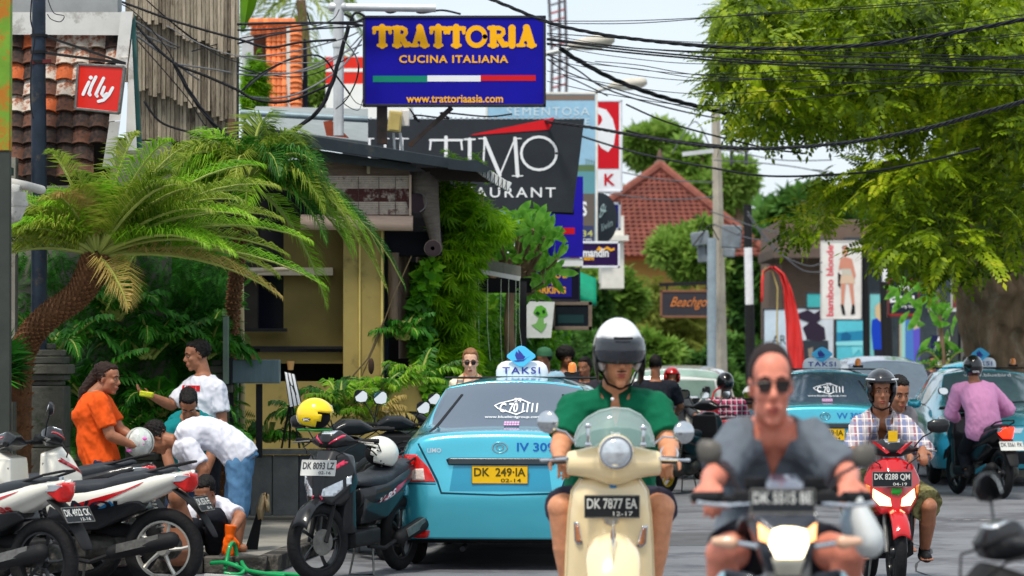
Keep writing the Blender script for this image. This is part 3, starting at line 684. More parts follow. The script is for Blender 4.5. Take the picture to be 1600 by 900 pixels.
def car_body(secs,bump_r=((.03,0),(0,0),(-.03,0),(.06,0)),side=((3,4),(5,6)),ws=(6,7),rw=(2,3),rear_cap_window=False):
 """control cage -> (mesh, patch id per face); ids: 0 paint 1 rear glass 2 side glass 3 windscreen 4 under"""
 n=len(secs);vs=[];idx={};F=[];crease=set();y_=lambda d: 2.12-d
 for i,(d,P) in enumerate(secs):
  for k,(x,z) in enumerate(P):
   idx[i,k,1]=len(vs);vs.append((x,y_(d),z))
   if k < 7: idx[i,k,-1]=len(vs);vs.append((-x,y_(d),z))
   else: idx[i,k,-1]=idx[i,k,1]
 for i in range(n-1):
  for k in range(7):
   pid=0
   if k in (5,6) and (i,i+1)==rw: pid=1
   if k in (5,6) and (i,i+1)==ws: pid=3
   if k==4 and any(i==a for a,b in side): pid=2
   for q in (1,-1): F.append(([idx[i,k,q],idx[i+1,k,q],idx[i+1,k+1,q],idx[i,k+1,q]],pid))
 for end,i in ((0,0),(1,n-1)):
  d,P=secs[i];prev=None;cols=[(1,4),(1,5),(1,6),(1,7),(-1,6),(-1,5),(-1,4)]
  rows=[]
  for r in range(4):
   row=[]
   for c,(q,k) in enumerate(cols):
    if c==0: row.append(idx[i,r,1]);continue
    if c==6: row.append(idx[i,r,-1]);continue
    fx=P[k][0]/P[4][0]*P[r][0]*q;bulge=(bump_r[r][0] if end==0 else (-.04,-.07,-.06,-.03)[r]);yy=y_(d) + (-bulge if end==0 else bulge)*(1-abs(fx/P[r][0])**3) + (.05*(1-abs(fx/P[r][0])**2) if end==0 else -.08*(1-abs(fx/P[r][0])**2))
    row.append(len(vs));vs.append((fx,yy,P[r][1]))
   rows.append(row)
  top=[idx[i,k,q] for q,k in cols];rows.append(top)
  for r in range(4):
   for c in range(6):
    pid=1 if (rear_cap_window and end==0 and r==9) else 0
    F.append(([rows[r][c],rows[r][c+1],rows[r+1][c+1],rows[r+1][c]],pid))
 me=bpy.data.meshes.new('cage');me.from_pydata(vs,[],[f for f,_ in F]);me.validate()
 for i in range(5): me.materials.append(None)
 me.polygons.foreach_set('material_index',[p for _,p in F])
 b=bmesh.new();b.from_mesh(me);bmesh.ops.recalc_face_normals(b,faces=b.faces);cl=b.edges.layers.float.new('crease_edge')
 for e in b.edges:
  fs=e.link_faces
  if len(fs)==2 and fs[0].material_index != fs[1].material_index: e[cl]=.75
  if len(fs)==1: e[cl]=1
 b.to_mesh(me);b.free()
 o=bpy.data.objects.new('t',me);TMP.collection.objects.link(o);md=o.modifiers.new('s','SUBSURF');md.levels=3;md.render_levels=3
 dg=wb_graph();r=bpy.data.meshes.new_from_object(o.evaluated_get(dg),depsgraph=dg);bpy.data.objects.remove(o);return r
def split_patches(me):
 vs=[v.co.copy() for v in me.vertices];no=[v.normal.copy() for v in me.vertices];out={}
 for p in me.polygons: out.setdefault(p.material_index,[]).append(tuple(p.vertices))
 return vs,no,out
def submesh(vs,no,fs,name,off=0,jit=0):
 used=sorted({i for f in fs for i in f});mp={j: k for k,j in enumerate(used)}
 me=bpy.data.meshes.new(name);me.from_pydata([vs[i]+no[i]*off for i in used],[],[tuple(mp[i] for i in f) for f in fs]);return me
def taxi_paint():
 """sky-blue metallic"""
 return mat('taxi_blue',(72,188,210),.2,metal=.5,var=.04,scale=3,coat=1,spec=.6)
def text_flat(txt,x,z,w,h,bold=.02,slant=0,flip=1):
 m=MB();text(m,txt,(x,0,z),(w*flip,0,0),(0,0,h),bold,0,slant=slant);return m
def car(name,label,cat,loc,rz,secs,paint,glass,kind='vios',**kw):
 t=T(name,label,cat,loc,rz);me=car_body(secs,**kw);vs,no,parts=split_patches(me);bv=bvh_of(me)
 body=submesh(vs,no,parts[0],'body');finish(body,paint,3);bo=link('body',body,t);bo.modifiers.new('s','SOLIDIFY').thickness=.012
 for pid,nm in ((1,'rear_window'),(3,'windscreen'),(2,'side_window')):
  if pid in parts:
   fsx=parts[pid]
   if pid==2:
    for q in (-1,1):
     for lo,hi in ((-9,2.12-1.95),(2.12-1.95,9)):
      ff=[f for f in fsx if vs[f[0]].x*q > 0 and lo < sum(vs[i].y for i in f)/len(f) < hi]
      if ff: g=submesh(vs,no,ff,nm,-.004);finish(g,glass,3);link(nm,g,t)
   else: g=submesh(vs,no,fsx,nm,-.003);finish(g,glass,3);link(nm,g,t)
 u=MB().box((0,0,.30),(1.5,3.9,.20));u.obj('underbody',MBK(),t,bevel=.05)
 for q in (-1,1):
  for y in (1.25,-1.30):
   wheel(t,(q*.745,y,.305),.305,.085,ALU(),7,disc=False,twist=.05)
 return t,bv,me
# ================================================================ foliage builders
LEAF={}
def tpl(kind):
 if kind in LEAF: return LEAF[kind]
 L=[]
 def leaf(b,d,n,ln,w):      # base,direction,width direction
  b,d,n=[np.array(x,float) for x in (b,d,n)];d=d/np.linalg.norm(d);n=n/np.linalg.norm(n)
  L.append([b,b+d*ln*.45-n*w,b+d*ln,b+d*ln*.45+n*w])
 if kind=='pinnate':          # x along rachis,y sideways,z up
  for i in range(6):
   x=.15+.13*i;dz=-.10*x*x
   for q in (-1,1): leaf((x,0,dz),(.55,q*.9,-.28),(.8,-q*.5,0),.34-.03*i,.065)
  leaf((.9,0,-.1),(1,0,-.3),(0,1,0),.28,.06)
 elif kind=='leaf': leaf((0,0,0),(1,0,-.15),(0,1,0),1,.24)
 elif kind=='cluster':
  for k in range(7):
   a=2*PI*k/7;leaf((0,0,0),(math.cos(a),math.sin(a),.35*(k % 2)-.1),(-math.sin(a),math.cos(a),0),1.0,.17)
 elif kind=='bamboo':
  for k in range(7):
   a=-1.2+2.4*k/6;leaf((.08*k,0,0),(math.cos(a),math.sin(a),-.4),(-math.sin(a),math.cos(a),0),.8,.05)
 elif kind=='vine':
  for k in range(4):
   a=2*PI*k/4+.4;leaf((.25*math.cos(a),.25*math.sin(a),0),(math.cos(a),math.sin(a),-.4),(-math.sin(a),math.cos(a),0),.55,.22)
 elif kind=='fern':
  for i in range(11):
   x=.06+.085*i;w_=.42*math.sin(PI*(.15+.8*i/11))
   for q in (-1,1): leaf((x,0,-.25*x*x),(.45,q,-.35),(1,-q*.4,0),w_,.030)
 A=np.array(L).reshape(-1,3);LEAF[kind]=A;return A
def foliage(name,pos,dirs,size,kind,m,parent=None,label=None,world=False):
 t=tpl(kind);n=len(pos);dirs=dirs/np.linalg.norm(dirs,axis=1)[:,None]
 up=np.random.normal(0,.35,(n,3));up[:,2] += 1;sd=np.cross(up,dirs);sd /= np.linalg.norm(sd,axis=1)[:,None]+1e-9;nz_=np.cross(dirs,sd)
 vs=pos[:,None,:] + size[:,None,None]*(t[None,:,0:1]*dirs[:,None,:] + t[None,:,1:2]*sd[:,None,:] + t[None,:,2:3]*nz_[:,None,:])
 vs=vs.reshape(-1,3)
 if world and parent is not None: vs=vs - np.array(origin_of(parent))
 fs=np.arange(len(vs)).reshape(-1,4);return np_obj(name,vs,fs,m,parent,label)
def in_ell(n,c,r,shell=.55):
 d=np.random.normal(0,1,(n,3));d /= np.linalg.norm(d,axis=1)[:,None];rad=shell+(1-shell)*np.random.rand(n)**.6
 return np.array(c)+d*rad[:,None]*np.array(r),d
def clumps(blobs,per,droop=.4,jit=.5):
 P,D=[],[]
 for c,r in blobs:
  n=int(per*(r[0]*r[2])**1.0)+8;p,d=in_ell(n,c,r,.45);P.append(p);dd=d+np.random.normal(0,jit,d.shape);dd[:,2] -= droop;D.append(dd)
 return np.concatenate(P),np.concatenate(D)
def pip(x,y,poly):
 c=False;j=len(poly)-1
 for i in range(len(poly)):
  if (poly[i][1] > y) != (poly[j][1] > y) and x < (poly[j][0]-poly[i][0])*(y-poly[i][1])/(poly[j][1]-poly[i][1])+poly[i][0]: c=not c
  j=i
 return c
def poly_sample(poly,n):
 xs=[p[0] for p in poly];ys=[p[1] for p in poly];out=[]
 while len(out) < n:
  x,y=U(min(xs),max(xs)),U(min(ys),max(ys))
  if pip(x,y,poly): out.append((x,y))
 return out
BARK=lambda: mat('bark',(122,100,78),.85,var=.4,scale=5,bump=.9,bscale=14,stain=(140,125,105),stainf=.42,stretch=(1,1,.45))
def far_tree(label,px,py,Y,rx,ry,m,n=26,per=60,lsize=.35,kind='cluster',trunk=True,group=None,name='leafy_tree',rough=.5,ground=0):
 """crown centred where the photo shows it, rx ry in pixels"""
 s=S(Y);c=W(px,py,Y);t=T(name,label,'tree',(c.x,Y,ground),0,group);R_=V((rx/s,min(rx/s,4)*.8,ry/s));bl=[]
 for _ in range(n):
  d=V((random.gauss(0,1),random.gauss(0,1),random.gauss(0,1))).normalized()*U(.25,.85);q=U(.20,.42)
  bl.append(((c.x+d.x*R_.x,Y+d.y*R_.y,c.z+d.z*R_.z),(R_.x*q,R_.y*q+.15,R_.z*q*.9)))
 p,d=clumps(bl,per/(R_.x*R_.z*.11)*n/26,.3);foliage('crown',p,d,np.random.uniform(.6,1.2,len(p))*lsize,kind,m,t,world=True)
 if trunk:
  tk=MB();h=c.z-R_.z*.3;tk.tube([(c.x+.15,Y,ground),(c.x,Y,h*.5),(c.x+.1,Y+.05,h)],[.22,.17,.12],9)
  for _ in range(7): a=U(0,2*PI);tk.tube([(c.x+.05,Y,h*U(.7,1)),(c.x+math.cos(a)*R_.x*.4,Y+math.sin(a)*R_.y*.4,h+R_.z*.5),(c.x+math.cos(a)*R_.x*.7,Y+math.sin(a)*R_.y*.6,h+R_.z*U(.5,1.1))],[.09,.05,.02],6)
  tk.obj('trunk',BARK(),t,world=True)
 return t
def frond(t,base,d,L,m,droop=.8,npair=46,lw=.016,ll=.42,vee=.5,curl=1.0,tipfade=.5,nm='frond',rach=None):
 """one palm leaf: arching rachis with many narrow leaflets; a part of its palm"""
 base=V(base)-origin_of(t);d=V(d).normalized();side=d.cross(V((0,0,1)));side=side.normalized() if side.length > .1 else V((1,0,0))
 def pt(u): return base + d*L*u*(1-.12*u*u*droop) + V((0,0,-1))*L*droop*.55*u**2.1
 vs,fs=[],[];n=npair;st=.12
 for i in range(n):
  u=st+(1-st)*i/(n-1);p=pt(u);tg=(pt(min(1,u+.02))-pt(max(0,u-.02))).normalized();sd=(side-tg*side.dot(tg)).normalized();up=sd.cross(tg)
  if up.z < 0: up=-up
  l_=ll*math.sin(PI*min(1,.18+u*.80))**.7*(1-.35*u)*U(.82,1.12)
  for q in (-1,1):
   dr=(sd*q*(1-.25*u)+tg*(.55+.5*u)+up*vee*U(.4,1.2)+V((U(-.2,.2),U(-.2,.2),U(-.12,.12)))).normalized();wv=(tg*.8-sd*q*.2).normalized()*lw*U(.8,1.2)
   a=p;b=p+dr*l_*.5;dr2=(dr+V((0,0,-.55*curl))).normalized();c=b+dr2*l_*.5;k=len(vs)
   vs += [a-wv*.4,a+wv*.4,b+wv,b-wv,c+V((0,0,-.04*curl))];fs += [(k,k+1,k+2,k+3),(k+3,k+2,k+4)]
 mb=MB();mb.add(vs,fs);o=mb.obj(nm,m,t,fix=False,smooth=0)
 r=MB().tube([pt(u/8) for u in range(9)],[.020-.002*u for u in range(9)],5).obj('rachis',rach or mat('rachis',(150,160,80),.5,var=.1),o);return o
def palm(label,base_pts,radii,crown,fr,mats,L=1.5,name='date_palm',group=None,bark=None,**kw):
 t=T(name,label,'palm tree',tuple(base_pts[0]),0,group);tr=MB();pts=[V(p) for p in base_pts];P=[];Rr=[]
 m=60
 for i in range(m+1):
  u=i/m*(len(pts)-1);k=min(int(u),len(pts)-2);f=u-k;p0,p1,p2,p3=pts[max(k-1,0)],pts[k],pts[k+1],pts[min(k+2,len(pts)-1)]
  P.append(.5*((2*p1)+(-p0+p2)*f+(2*p0-5*p1+4*p2-p3)*f*f+(-p0+3*p1-3*p2+p3)*f**3));Rr.append(radii[k]+(radii[k+1]-radii[k])*f)
 tr.tube(P,Rr,14)
 tr.obj('trunk',bark or mat('palm_bark',(96,66,44),.9,var=.4,scale=12,bump=.8,bscale=30),t,world=True,smooth=3)
 sc=MB()
 for i in range(2,m-1):
  d=(P[i+1]-P[i-1]).normalized();a,b=frame_from(d)
  for k in range(11):
   an=2*PI*(k+.5*(i % 2))/11;o=a*math.cos(an)+b*math.sin(an);q=P[i]+o*Rr[i]*.92;tn=d.cross(o)
   sc.add([q-tn*.020,q+tn*.020,q+o*.030+d*.035+tn*.010,q+o*.030+d*.035-tn*.010,q+d*.040],[(0,1,2,3),(3,2,4),(0,3,4),(1,4,2)])
 struct(sc.obj('leaf_scars',mat('palm_scar',(120,84,56),.9,var=.45,scale=25,isl=.6),t,world=True,smooth=0),'stuff')
 for i,(dx,dy,dz,l_,mi) in enumerate(fr): frond(t,V(crown)+V((dx,dy,dz)).normalized()*.05,(dx,dy,dz),L*l_,mats[mi],**kw)
 return t
def thick_wall(name,mb,m,**k): return struct(mb.obj(name,m,**k))
# ================================================================ ground
ROADM=mat('asphalt',(118,119,123),.85,var=.2,scale=1.1,bump=.4,bscale=90,stain=(92,92,97),stainf=.46)
gr=MB();N_=60
gr.quad((-250,-20,0),(250,-20,0),(250,560,0),(-250,560,0));struct(gr.obj('road',ROADM,smooth=0))
cr=MB()
for pts in ([(1.2,18.5),(1.6,20.1),(1.5,22.4),(2.1,25),(2.0,29)],[(3.4,21),(3.0,23.4),(3.5,26),(3.3,31)],[(-.4,19.5),(.6,19.9),(1.6,20.1)],[(2.1,25),(3.2,25.4),(5.2,25.2)],[(1.9,16.9),(3.2,17.3),(5,17.1)]):
 q=[V((x+U(-.05,.05),y,.003)) for x,y in pts];L_=[]
 for i in range(len(q)-1):
  for k in range(6): L_.append(q[i].lerp(q[i+1],k/6)+V((U(-.03,.03),U(-.04,.04),0)))
 for i in range(len(L_)-1): d=(L_[i+1]-L_[i]).normalized();s_=V((-d.y,d.x,0))*U(.004,.012);cr.quad(L_[i]-s_,L_[i+1]-s_,L_[i+1]+s_,L_[i]+s_)
struct(cr.obj('road_crack',mat('tar',(58,58,60),.9,var=.2),smooth=0),'stuff')
for x0,x1,y0,y1 in ((.9,1.9,26.5,28.6),(4.1,5.2,22.3,23.6)): struct(MB().prism([(x0,y0),(x1,y0+.05),(x1+.1,y1),(x0+.12,y1-.1)],.0005,.002,'xy').obj('road_patch',mat('patch',(92,92,94),.9,var=.2,scale=3,bump=.4,bscale=90),smooth=0))
ln=MB()
for i in range(5):
 p=W(1485+i*13,812-i*.3,30.9);ln.box((p.x,30.7+U(-.02,.02),.004),(.085,.03,.003))
struct(ln.obj('painted_line',mat('road_paint',(196,190,170),.8,var=.3,scale=20,stain=(120,120,120),stainf=.5),smooth=0))
VX=.085                       # the street runs a little to the right
def kx(Y,o=0): return -1.74+VX*(Y-23.3)+o
SWM=mat('pavement',(140,136,128),.85,var=.18,scale=2.2,bump=.3,bscale=60,stain=(110,106,100),stainf=.4)
sw=MB().prism([(-14,23.30),(kx(23.3)-.14,23.30),(kx(70)-.14,70),(-14,70)],.004,.112,'xy');struct(sw.obj('pavement',SWM,smooth=0))
KM=mat('kerb_stone',(98,94,88),.9,var=.3,scale=6,bump=.6,bscale=30,stain=(52,50,48),stainf=.5)
def kerb_run(x0,y0,x1,y1,n):
 kb=T('kerb','','kerb');del kb['label'],kb['category'];kb['kind']='structure';kb.name='kerb';kb.location=(x0,y0,0)
 for i in range(n):
  a,b=i/n,(i+1)/n-.008/max(.5,math.hypot(x1-x0,y1-y0)/n)/n;p=V((x0+(x1-x0)*a,y0+(y1-y0)*a,.062));q=V((x0+(x1-x0)*b,y0+(y1-y0)*b,.062))
  MB().beam(p,q,.15,.125+U(-.006,.006)).obj('kerb_stone',KM,kb,bevel=.012,world=True)
kerb_run(-7.0,23.22,kx(23.3)-.06,23.22,11);kerb_run(kx(23.3)-.065,23.305,kx(52)-.065,52,48)
rp_=MB().prism([(5.6,41.5),(30,41.5),(34,75),(8.6,75)],.004,.13,'xy');struct(rp_.obj('far_pavement',SWM,smooth=0))
# ================================================================ boards and signs
def board(name,label,cat,x0,y0,x1,y1,Y,face,frame=None,fw=3,th=.06,gl=None,group=None,slant=(0,0),fname='panel',rough=.5,fmat=None):
 s=S(Y);c=W((x0+x1)/2,y1,Y);t=T(name,label,cat,tuple(c),0,group)
 def P(px,py,lift=.0): return W(px,py,Y) + V((0,-th/2-lift,0))
 A,B,C_,D_=[W(x,y,Y) for x,y in ((x0,y1),(x1-slant[0],y1+slant[1]),(x1,y0+slant[1]*0),(x0,y0))]
 h=V((0,th/2,0));MB().add([A-h,B-h,C_-h,D_-h,A+h,B+h,C_+h,D_+h],[(0,1,2,3),(7,6,5,4),(0,4,5,1),(1,5,6,2),(2,6,7,3),(3,7,4,0)]).obj(fname,fmat or mat('sign_'+name+str(face),face,.55,var=.13,scale=2.5,spec=.12),t,world=True,smooth=0)
 if frame is not None:
  fm=mat('frame_%d_%d_%d' % frame,frame,.5,var=.15);w_=fw/s
  for a,b in ((A,B),(B,C_),(C_,D_),(D_,A)):
   dd=(b-a).normalized()*w_/2;MB().beam(a-dd,b+dd,w_,th+.025,V((0,1,0))).obj('frame_bar',fm,t,world=True,bevel=.004)
 def rect(a,b,c,d,m,nm='print',lift=.004):
  q=[P(a,d,lift),P(c,d,lift),P(c,b,lift),P(a,b,lift)];return MB().quad(*q).obj(nm,m,t,world=True,smooth=0)
 def poly(pts,m,nm='print',lift=.006): return MB().quad(*[P(x,y,lift) for x,y in pts]).obj(nm,m,t,world=True,smooth=0)
 def tx(s_,a,b,c,d,m,bold=.01,lift=.008,sp=1.0,slant=0,vert=False,nm='lettering'):
  mb=MB()
  if vert: o=P(c,d,lift);text(mb,s_,o,P(c,b,lift)-o,P(a,d,lift)-o,bold,0,sp)
  else: o=P(a,d,lift);text(mb,s_,o,P(c,d,lift)-o,P(a,b,lift)-o,bold,0,sp,slant)
  return mb.obj(nm,m,t,world=True,smooth=0,fix=False)
 return t,P,rect,poly,tx
INK=lambda n,c,**k: mat('ink_'+n,c,.5,var=.03,**k)
GL={   # hand-made slab letters: (points,width) strokes in a unit box
'T': [([(0,.93),(1,.93)],1),([(.5,1),(.5,.04)],1.5),([(.26,.05),(.74,.05)],.8),([(.03,.93),(.0,.70)],.8),([(.97,.93),(1,.70)],.8)],
'R': [([(.25,.05),(.25,.93)],1.5),([(.02,.95),(.6,.95),(.82,.86),(.84,.68),(.7,.53),(.3,.50)],1),([(.02,.05),(.48,.05)],.8),([(.55,.5),(.72,.25),(.85,.06),(1.0,.10)],1.3)],
'A': [([(.5,.97),(.18,.06)],1.0),([(.5,.97),(.80,.06)],1.6),([(.28,.36),(.7,.36)],.8),([(0,.05),(.36,.05)],.8),([(.60,.05),(1.0,.05)],.8)],
'O': [([(.5+.46*math.cos(2*PI*k/20),.5+.46*math.sin(2*PI*k/20)) for k in range(21)],1.12)],
'I': [([(.5,.05),(.5,.95)],1.6),([(.1,.95),(.9,.95)],.8),([(.1,.05),(.9,.05)],.8)],
'U': [([(.2,.95),(.2,.35),(.32,.1),(.55,.03),(.75,.12),(.84,.35),(.84,.95)],1),([(.02,.97),(.38,.97)],.5),([(.68,.97),(1.0,.97)],.5)],
'L': [([(.25,.97),(.25,.04)],1.6),([(.05,.97),(.45,.97)],.5),([(.05,.03),(.95,.03),(1.0,.25)],.6)],
'M': [([(.14,.97),(.10,.03)],.8),([(.14,.97),(.5,.05)],1.6),([(.5,.05),(.86,.97)],.7),([(.86,.97),(.92,.03)],1.6),([(0,.03),(.22,.03)],.5),([(.8,.03),(1.04,.03)],.5),([(0,.97),(.16,.97)],.5),([(.84,.97),(1,.97)],.5)],
}
def strokes(mb,word,P,boxes,th,lift=.006,cap=True):
 for ch,(a,b,c,d) in zip(word,boxes):
  for pts,wd in GL[ch]:
   n_=getattr(strokes,'n',0);strokes.n=n_+1;lf_=lift+.00012*(n_ % 9)
   q=[P(a+(c-a)*x,d+(b-d)*z,lf_) for x,z in pts];n=V((0,-1,0));m=len(q);L_,R_=[],[]
   for i,p in enumerate(q):
    dr=(q[min(i+1,m-1)]-q[max(i-1,0)]).normalized();sd=dr.cross(n)*th*wd/2;L_.append(p+sd);R_.append(p-sd)
   k=len(mb.v);mb.add(L_+R_,[(i,i+1,m+i+1,m+i) for i in range(m-1)])
   if cap:
    for p in (q[0],q[-1]): mb.add([p+V((math.cos(t),0,math.sin(t)))*th*wd/2+V((0,-.00006,0)) for t in [2*PI*j/10 for j in range(10)]],[tuple(range(10))])
t,P,rect,poly,tx=board('restaurant_sign','large blue TRATTORIA sign with yellow letters above the restaurant roof','sign',569,27,851,165,33,(22,16,150),(46,44,58),4,.09)
YEL=INK('yellow',(250,178,8));mb=MB();xs=[582,612,640,671,698,727,761,793,806,838]
strokes(mb,'TRATTORIA',P,[(xs[i]+3,43,xs[i+1]-2,73) for i in range(9)],7.0/S(33));mb.obj('lettering',YEL,t,world=True,smooth=0,fix=False)
tx('CUCINA ITALIANA',624,87,794,99,YEL,.025,sp=1.12);tx('www.trattoriaasia.com',635,149,786,161,YEL,.02)
rect(583,119,668,129,INK('green',(12,130,105)));rect(668,118.5,751,128,INK('white',(235,235,238)));rect(751,118,837,127,INK('red',(205,18,34)))
GAL=mat('galvanised',(205,207,208),.45,metal=.3,var=.15,scale=5,stain=(150,130,110),stainf=.33)
def gantry():
 t=T('sign_gantry','white steel gantry pole with a horizontal arm beside the TRATTORIA sign','pole',tuple(W(529,205,32.8)))
 MB().tube([W(529,212,32.8),W(529,95,32.8),W(529,-30,32.8)],.055,14).obj('post',GAL,t,world=True);MB().tube([W(534,11,32.8),W(681,13,32.8)],.042,12).obj('arm',GAL,t,world=True)
 MB().lathe([(.063,-.03),(.066,0),(.063,.03)],14,W(529,70,32.8)).obj('collar',GAL,t,world=True);MB().caps(W(519,11,32.8),W(537,11,32.8),.05,.05).obj('elbow',GAL,t,world=True)
gantry()
t=T('sign_bracket','brown steel post and diagonal strut under the TRATTORIA sign','bracket',tuple(W(597,225,33.2)));BRS=mat('rusty_steel',(84,74,68),.7,var=.35,scale=9,stain=(120,80,55),stainf=.4)
MB().beam(W(597,225,33.2),W(597,165,33.2),.11,.11).obj('post',BRS,t,world=True);MB().beam(W(640,228,33.2),W(706,168,33.2),.05,.05).obj('strut',BRS,t,world=True)
t=T('junction_box','yellowed electrical junction box hanging below the TRATTORIA sign','electric box',tuple(W(618,205,32.7)))
MB().box(W(617,190,32.7),(.14,.10,.22),rot=MX.Rotation(.1,3,'Y')).obj('case',mat('box_yellow',(196,176,112),.5,var=.15),t,bevel=.012,world=True);MB().box(W(617,190,32.64),(.10,.01,.17),rot=MX.Rotation(.1,3,'Y')).obj('cover',mat('box_yellow2',(184,164,100),.5,var=.15),t,world=True)
MB().box(W(633,185,32.8),(.09,.08,.17)).obj('small_case',mat('box_white',(215,210,205),.5,var=.1,stain=(150,90,50),stainf=.42),t,bevel=.01,world=True)
MB().tube([W(615,208,32.75),W(617,240,32.8)],.014,8).tube([W(625,208,32.75),W(629,240,32.8)],.017,8).obj('conduit',GAL,t,world=True)
t,P,rect,poly,tx=board('restaurant_sign','dark grey ULTIMO RESTAURANT sign with a red wedge, edge frayed','sign',535,186,913,322,40,(50,54,60),None,3,.10,slant=(18,10))
WH=INK('white',(235,235,238));mb=MB();strokes(mb,'ULTIMO',P,[(570,215,608,283),(614,215,668,283),(672,215,722,278),(724,215,744,278),(748,215,814,277),(812,212,872,268)],3.7/S(40));mb.obj('lettering',WH,t,world=True,smooth=0,fix=False)
tx('RESTAURANT',672,293,868,309,WH,.012,sp=1.3);poly([(735,211),(863,195),(866,185),(860,184)][0:1]+[(858,200),(866,184)],INK('red',(205,18,34)))
MB().quad(P(735,212,.008),P(858,203,.008),P(866,184,.008)).obj('red_wedge',INK('red2',(214,24,34)),t,world=True,smooth=0)
MB().hull([W(x,y,Y) for Y in (40.2,40.5) for x,y in ((770,318),(896,322),(897,336),(800,330))]).obj('lower_panel',mat('sign_dark',(28,30,36),.6),t,world=True)
MB().beam(W(575,330,40.2),W(575,200,40.2),.1,.1).obj('post',BRS,t,world=True)
fr_=MB()
for i in range(40): x=560+i*8.8;p=P(x,185.5+ (x-535)*0,.003);fr_.quad(P(x,187,.004),P(x+U(3,7),187,.004),P(x+U(3,6),184+U(-1,0),.004),P(x+U(0,2),184,.004))
struct(fr_.obj('torn_edge',INK('torn',(160,168,178)),t,world=True,smooth=0),'stuff')
t,P,rect,poly,tx=board('banner_sign','tall pale blue seaside hotel sign with a brown top strip, partly behind others','sign',760,146,932,385,50,(150,190,215),(225,222,214),3.5,.12)
rect(766,149,929,157,INK('brown',(130,112,100)),'top_strip');tx('SEMENTOSA',792,168,921,181,INK('pale',(205,222,230)),.0,sp=1.2);tx('E',914,186,921,196,INK('pale',(205,222,230)),0)
rect(766,262,929,385,INK('sea',(96,150,160)),'sea',.005);rect(766,258,929,268,INK('shore',(96,122,84)),'shore',.006);rect(906,303,929,382,INK('taupe',(104,94,88)),'lower_print',.006);rect(908,353,927,381,INK('navy',(58,66,104)),'navy_print',.007)
tx('S',908,315,917,338,INK('white',(235,235,238)),.03,.010);tx('34',909,360,926,370,INK('lemon',(200,200,120)),.01,.010);tx('cm',910,373,924,378,INK('white',(235,235,238)),0,.010)
pl=MB()
for k in range(4):
 x=916+k*4;pl.quad(P(x-.5,262,.008),P(x+.5,262,.008),P(x+.4,250+k,.008),P(x-.4,250+k,.008))
 for a in range(7): an=PI*a/6;q=(x+math.cos(an)*4,250+k-math.sin(an)*3+1);pl.quad(P(x-.4,250+k,.009),P(x+.4,250+k,.009),P(*q,.009))
struct(pl.obj('palm_print',INK('shore',(96,122,84)),t,world=True,smooth=0),'stuff')
t,P,rect,poly,tx=board('shop_sign','red and white sign with a white swirl above the letter K','sign',932,158,971,299,52,(236,236,240),(215,216,222),3,.12)
rect(934,159,967,264,INK('red',(222,20,24)),'red_print',.005)
poly([(934,168),(947,172),(957,186),(962,205),(959,226),(950,238),(940,232),(934,224)],WH,'white_swirl',.008)
el=[(934,178),(939,181),(941,188),(938,194),(934,197)];poly(el,INK('red',(222,20,24)),'red_dot',.010);tx('K',944,272,961,290,INK('red',(222,20,24)),.02)
t,P,rect,poly,tx=board('blue_sign','plain blue board with a short red bar, under the dark restaurant sign','sign',838,276,911,402,44,(36,26,165),None,3,.08)
rect(853,356,898,366,INK('red',(222,20,24)),'red_bar');MB().quad(P(838,404,-.02),P(911,404,-.02),P(911,416,-.02),P(838,416,-.02)).obj('white_strip',WH,t,world=True)
t,P,rect,poly,tx=board('small_sign','small dark sign with a pale zero beside the plain blue board','sign',820,345,853,386,43.8,(44,44,50),(60,62,70),2,.08);tx('0',833,367,842,378,WH,.0)
t=T('round_sign','dark oval sign with small white script beside the tall pale blue sign','sign',tuple(W(945,380,51)));q=[W(936+29*math.cos(a)*(1 if math.cos(a) > 0 else .3),342+41*math.sin(a),51) for a in [2*PI*k/32 for k in range(32)]];h=V((0,.05,0))
MB().add([p-h for p in q]+[p+h for p in q],[tuple(range(32)),tuple(range(32,64))[::-1]]+[(i,(i+1) % 32,(i+1) % 32+32,i+32) for i in range(32)]).obj('panel',mat('oval_dark',(48,54,60),.5),t,world=True)
for s_,a,b,c,d in (('&',936,326,948,343),('livin',940,350,957,362)):
 m_=MB();o=W(a,d,50.93);text(m_,s_,o,W(c,b+3,50.93)-o,W(a,b,50.93)-o,.0,0);m_.obj('lettering',INK('pale2',(170,190,188)),t,world=True,smooth=0,fix=False)
board('small_sign','small blue panel in a white frame behind the dark oval sign','sign',952,318,968,358,52.5,(44,34,150),(226,226,230),4,.08)
t,P,rect,poly,tx=board('bank_sign','dark purple sign in a white frame with yellow wavy ribbon','sign',908,379,967,417,49,(44,22,72),(225,225,232),3.5,.08)
tx('mandin',911,388,951,402,INK('white',(235,235,238)),.03);tx('atm',912,401,928,407,INK('gold',(240,170,30)),.03);poly([(931,391),(936,385),(942,389),(949,385),(955,389),(960,387),(960,391),(954,393),(948,389),(941,393)],INK('gold',(240,170,30)))
t,P,rect,poly,tx=board('parking_sign','dark blue PARKING sign with yellow letters behind the frangipani leaves','sign',830,420,905,470,42,(24,22,44),(40,40,52),3,.08)
rect(834,424,893,464,INK('blue2',(30,26,140)),'blue_print');
for s_,a,b,c,d in (('TOKO &',846,426,886,435),('TO',860,438,872,446),('PARKING',832,448,884,459)): tx(s_,a,b,c,d,YEL,.035)
t,P,rect,poly,tx=board('framed_sign','dark menu board in a weathered wooden frame below the PARKING sign','sign',864,474,922,513,43,(26,34,42),(132,116,104),6,.14);rect(872,492,912,505,INK('teal3',(30,62,66)),'print')
aw=T('awning','small rounded green canvas awning right of the PARKING sign','awning',tuple(W(918,475,44)));P_=[]
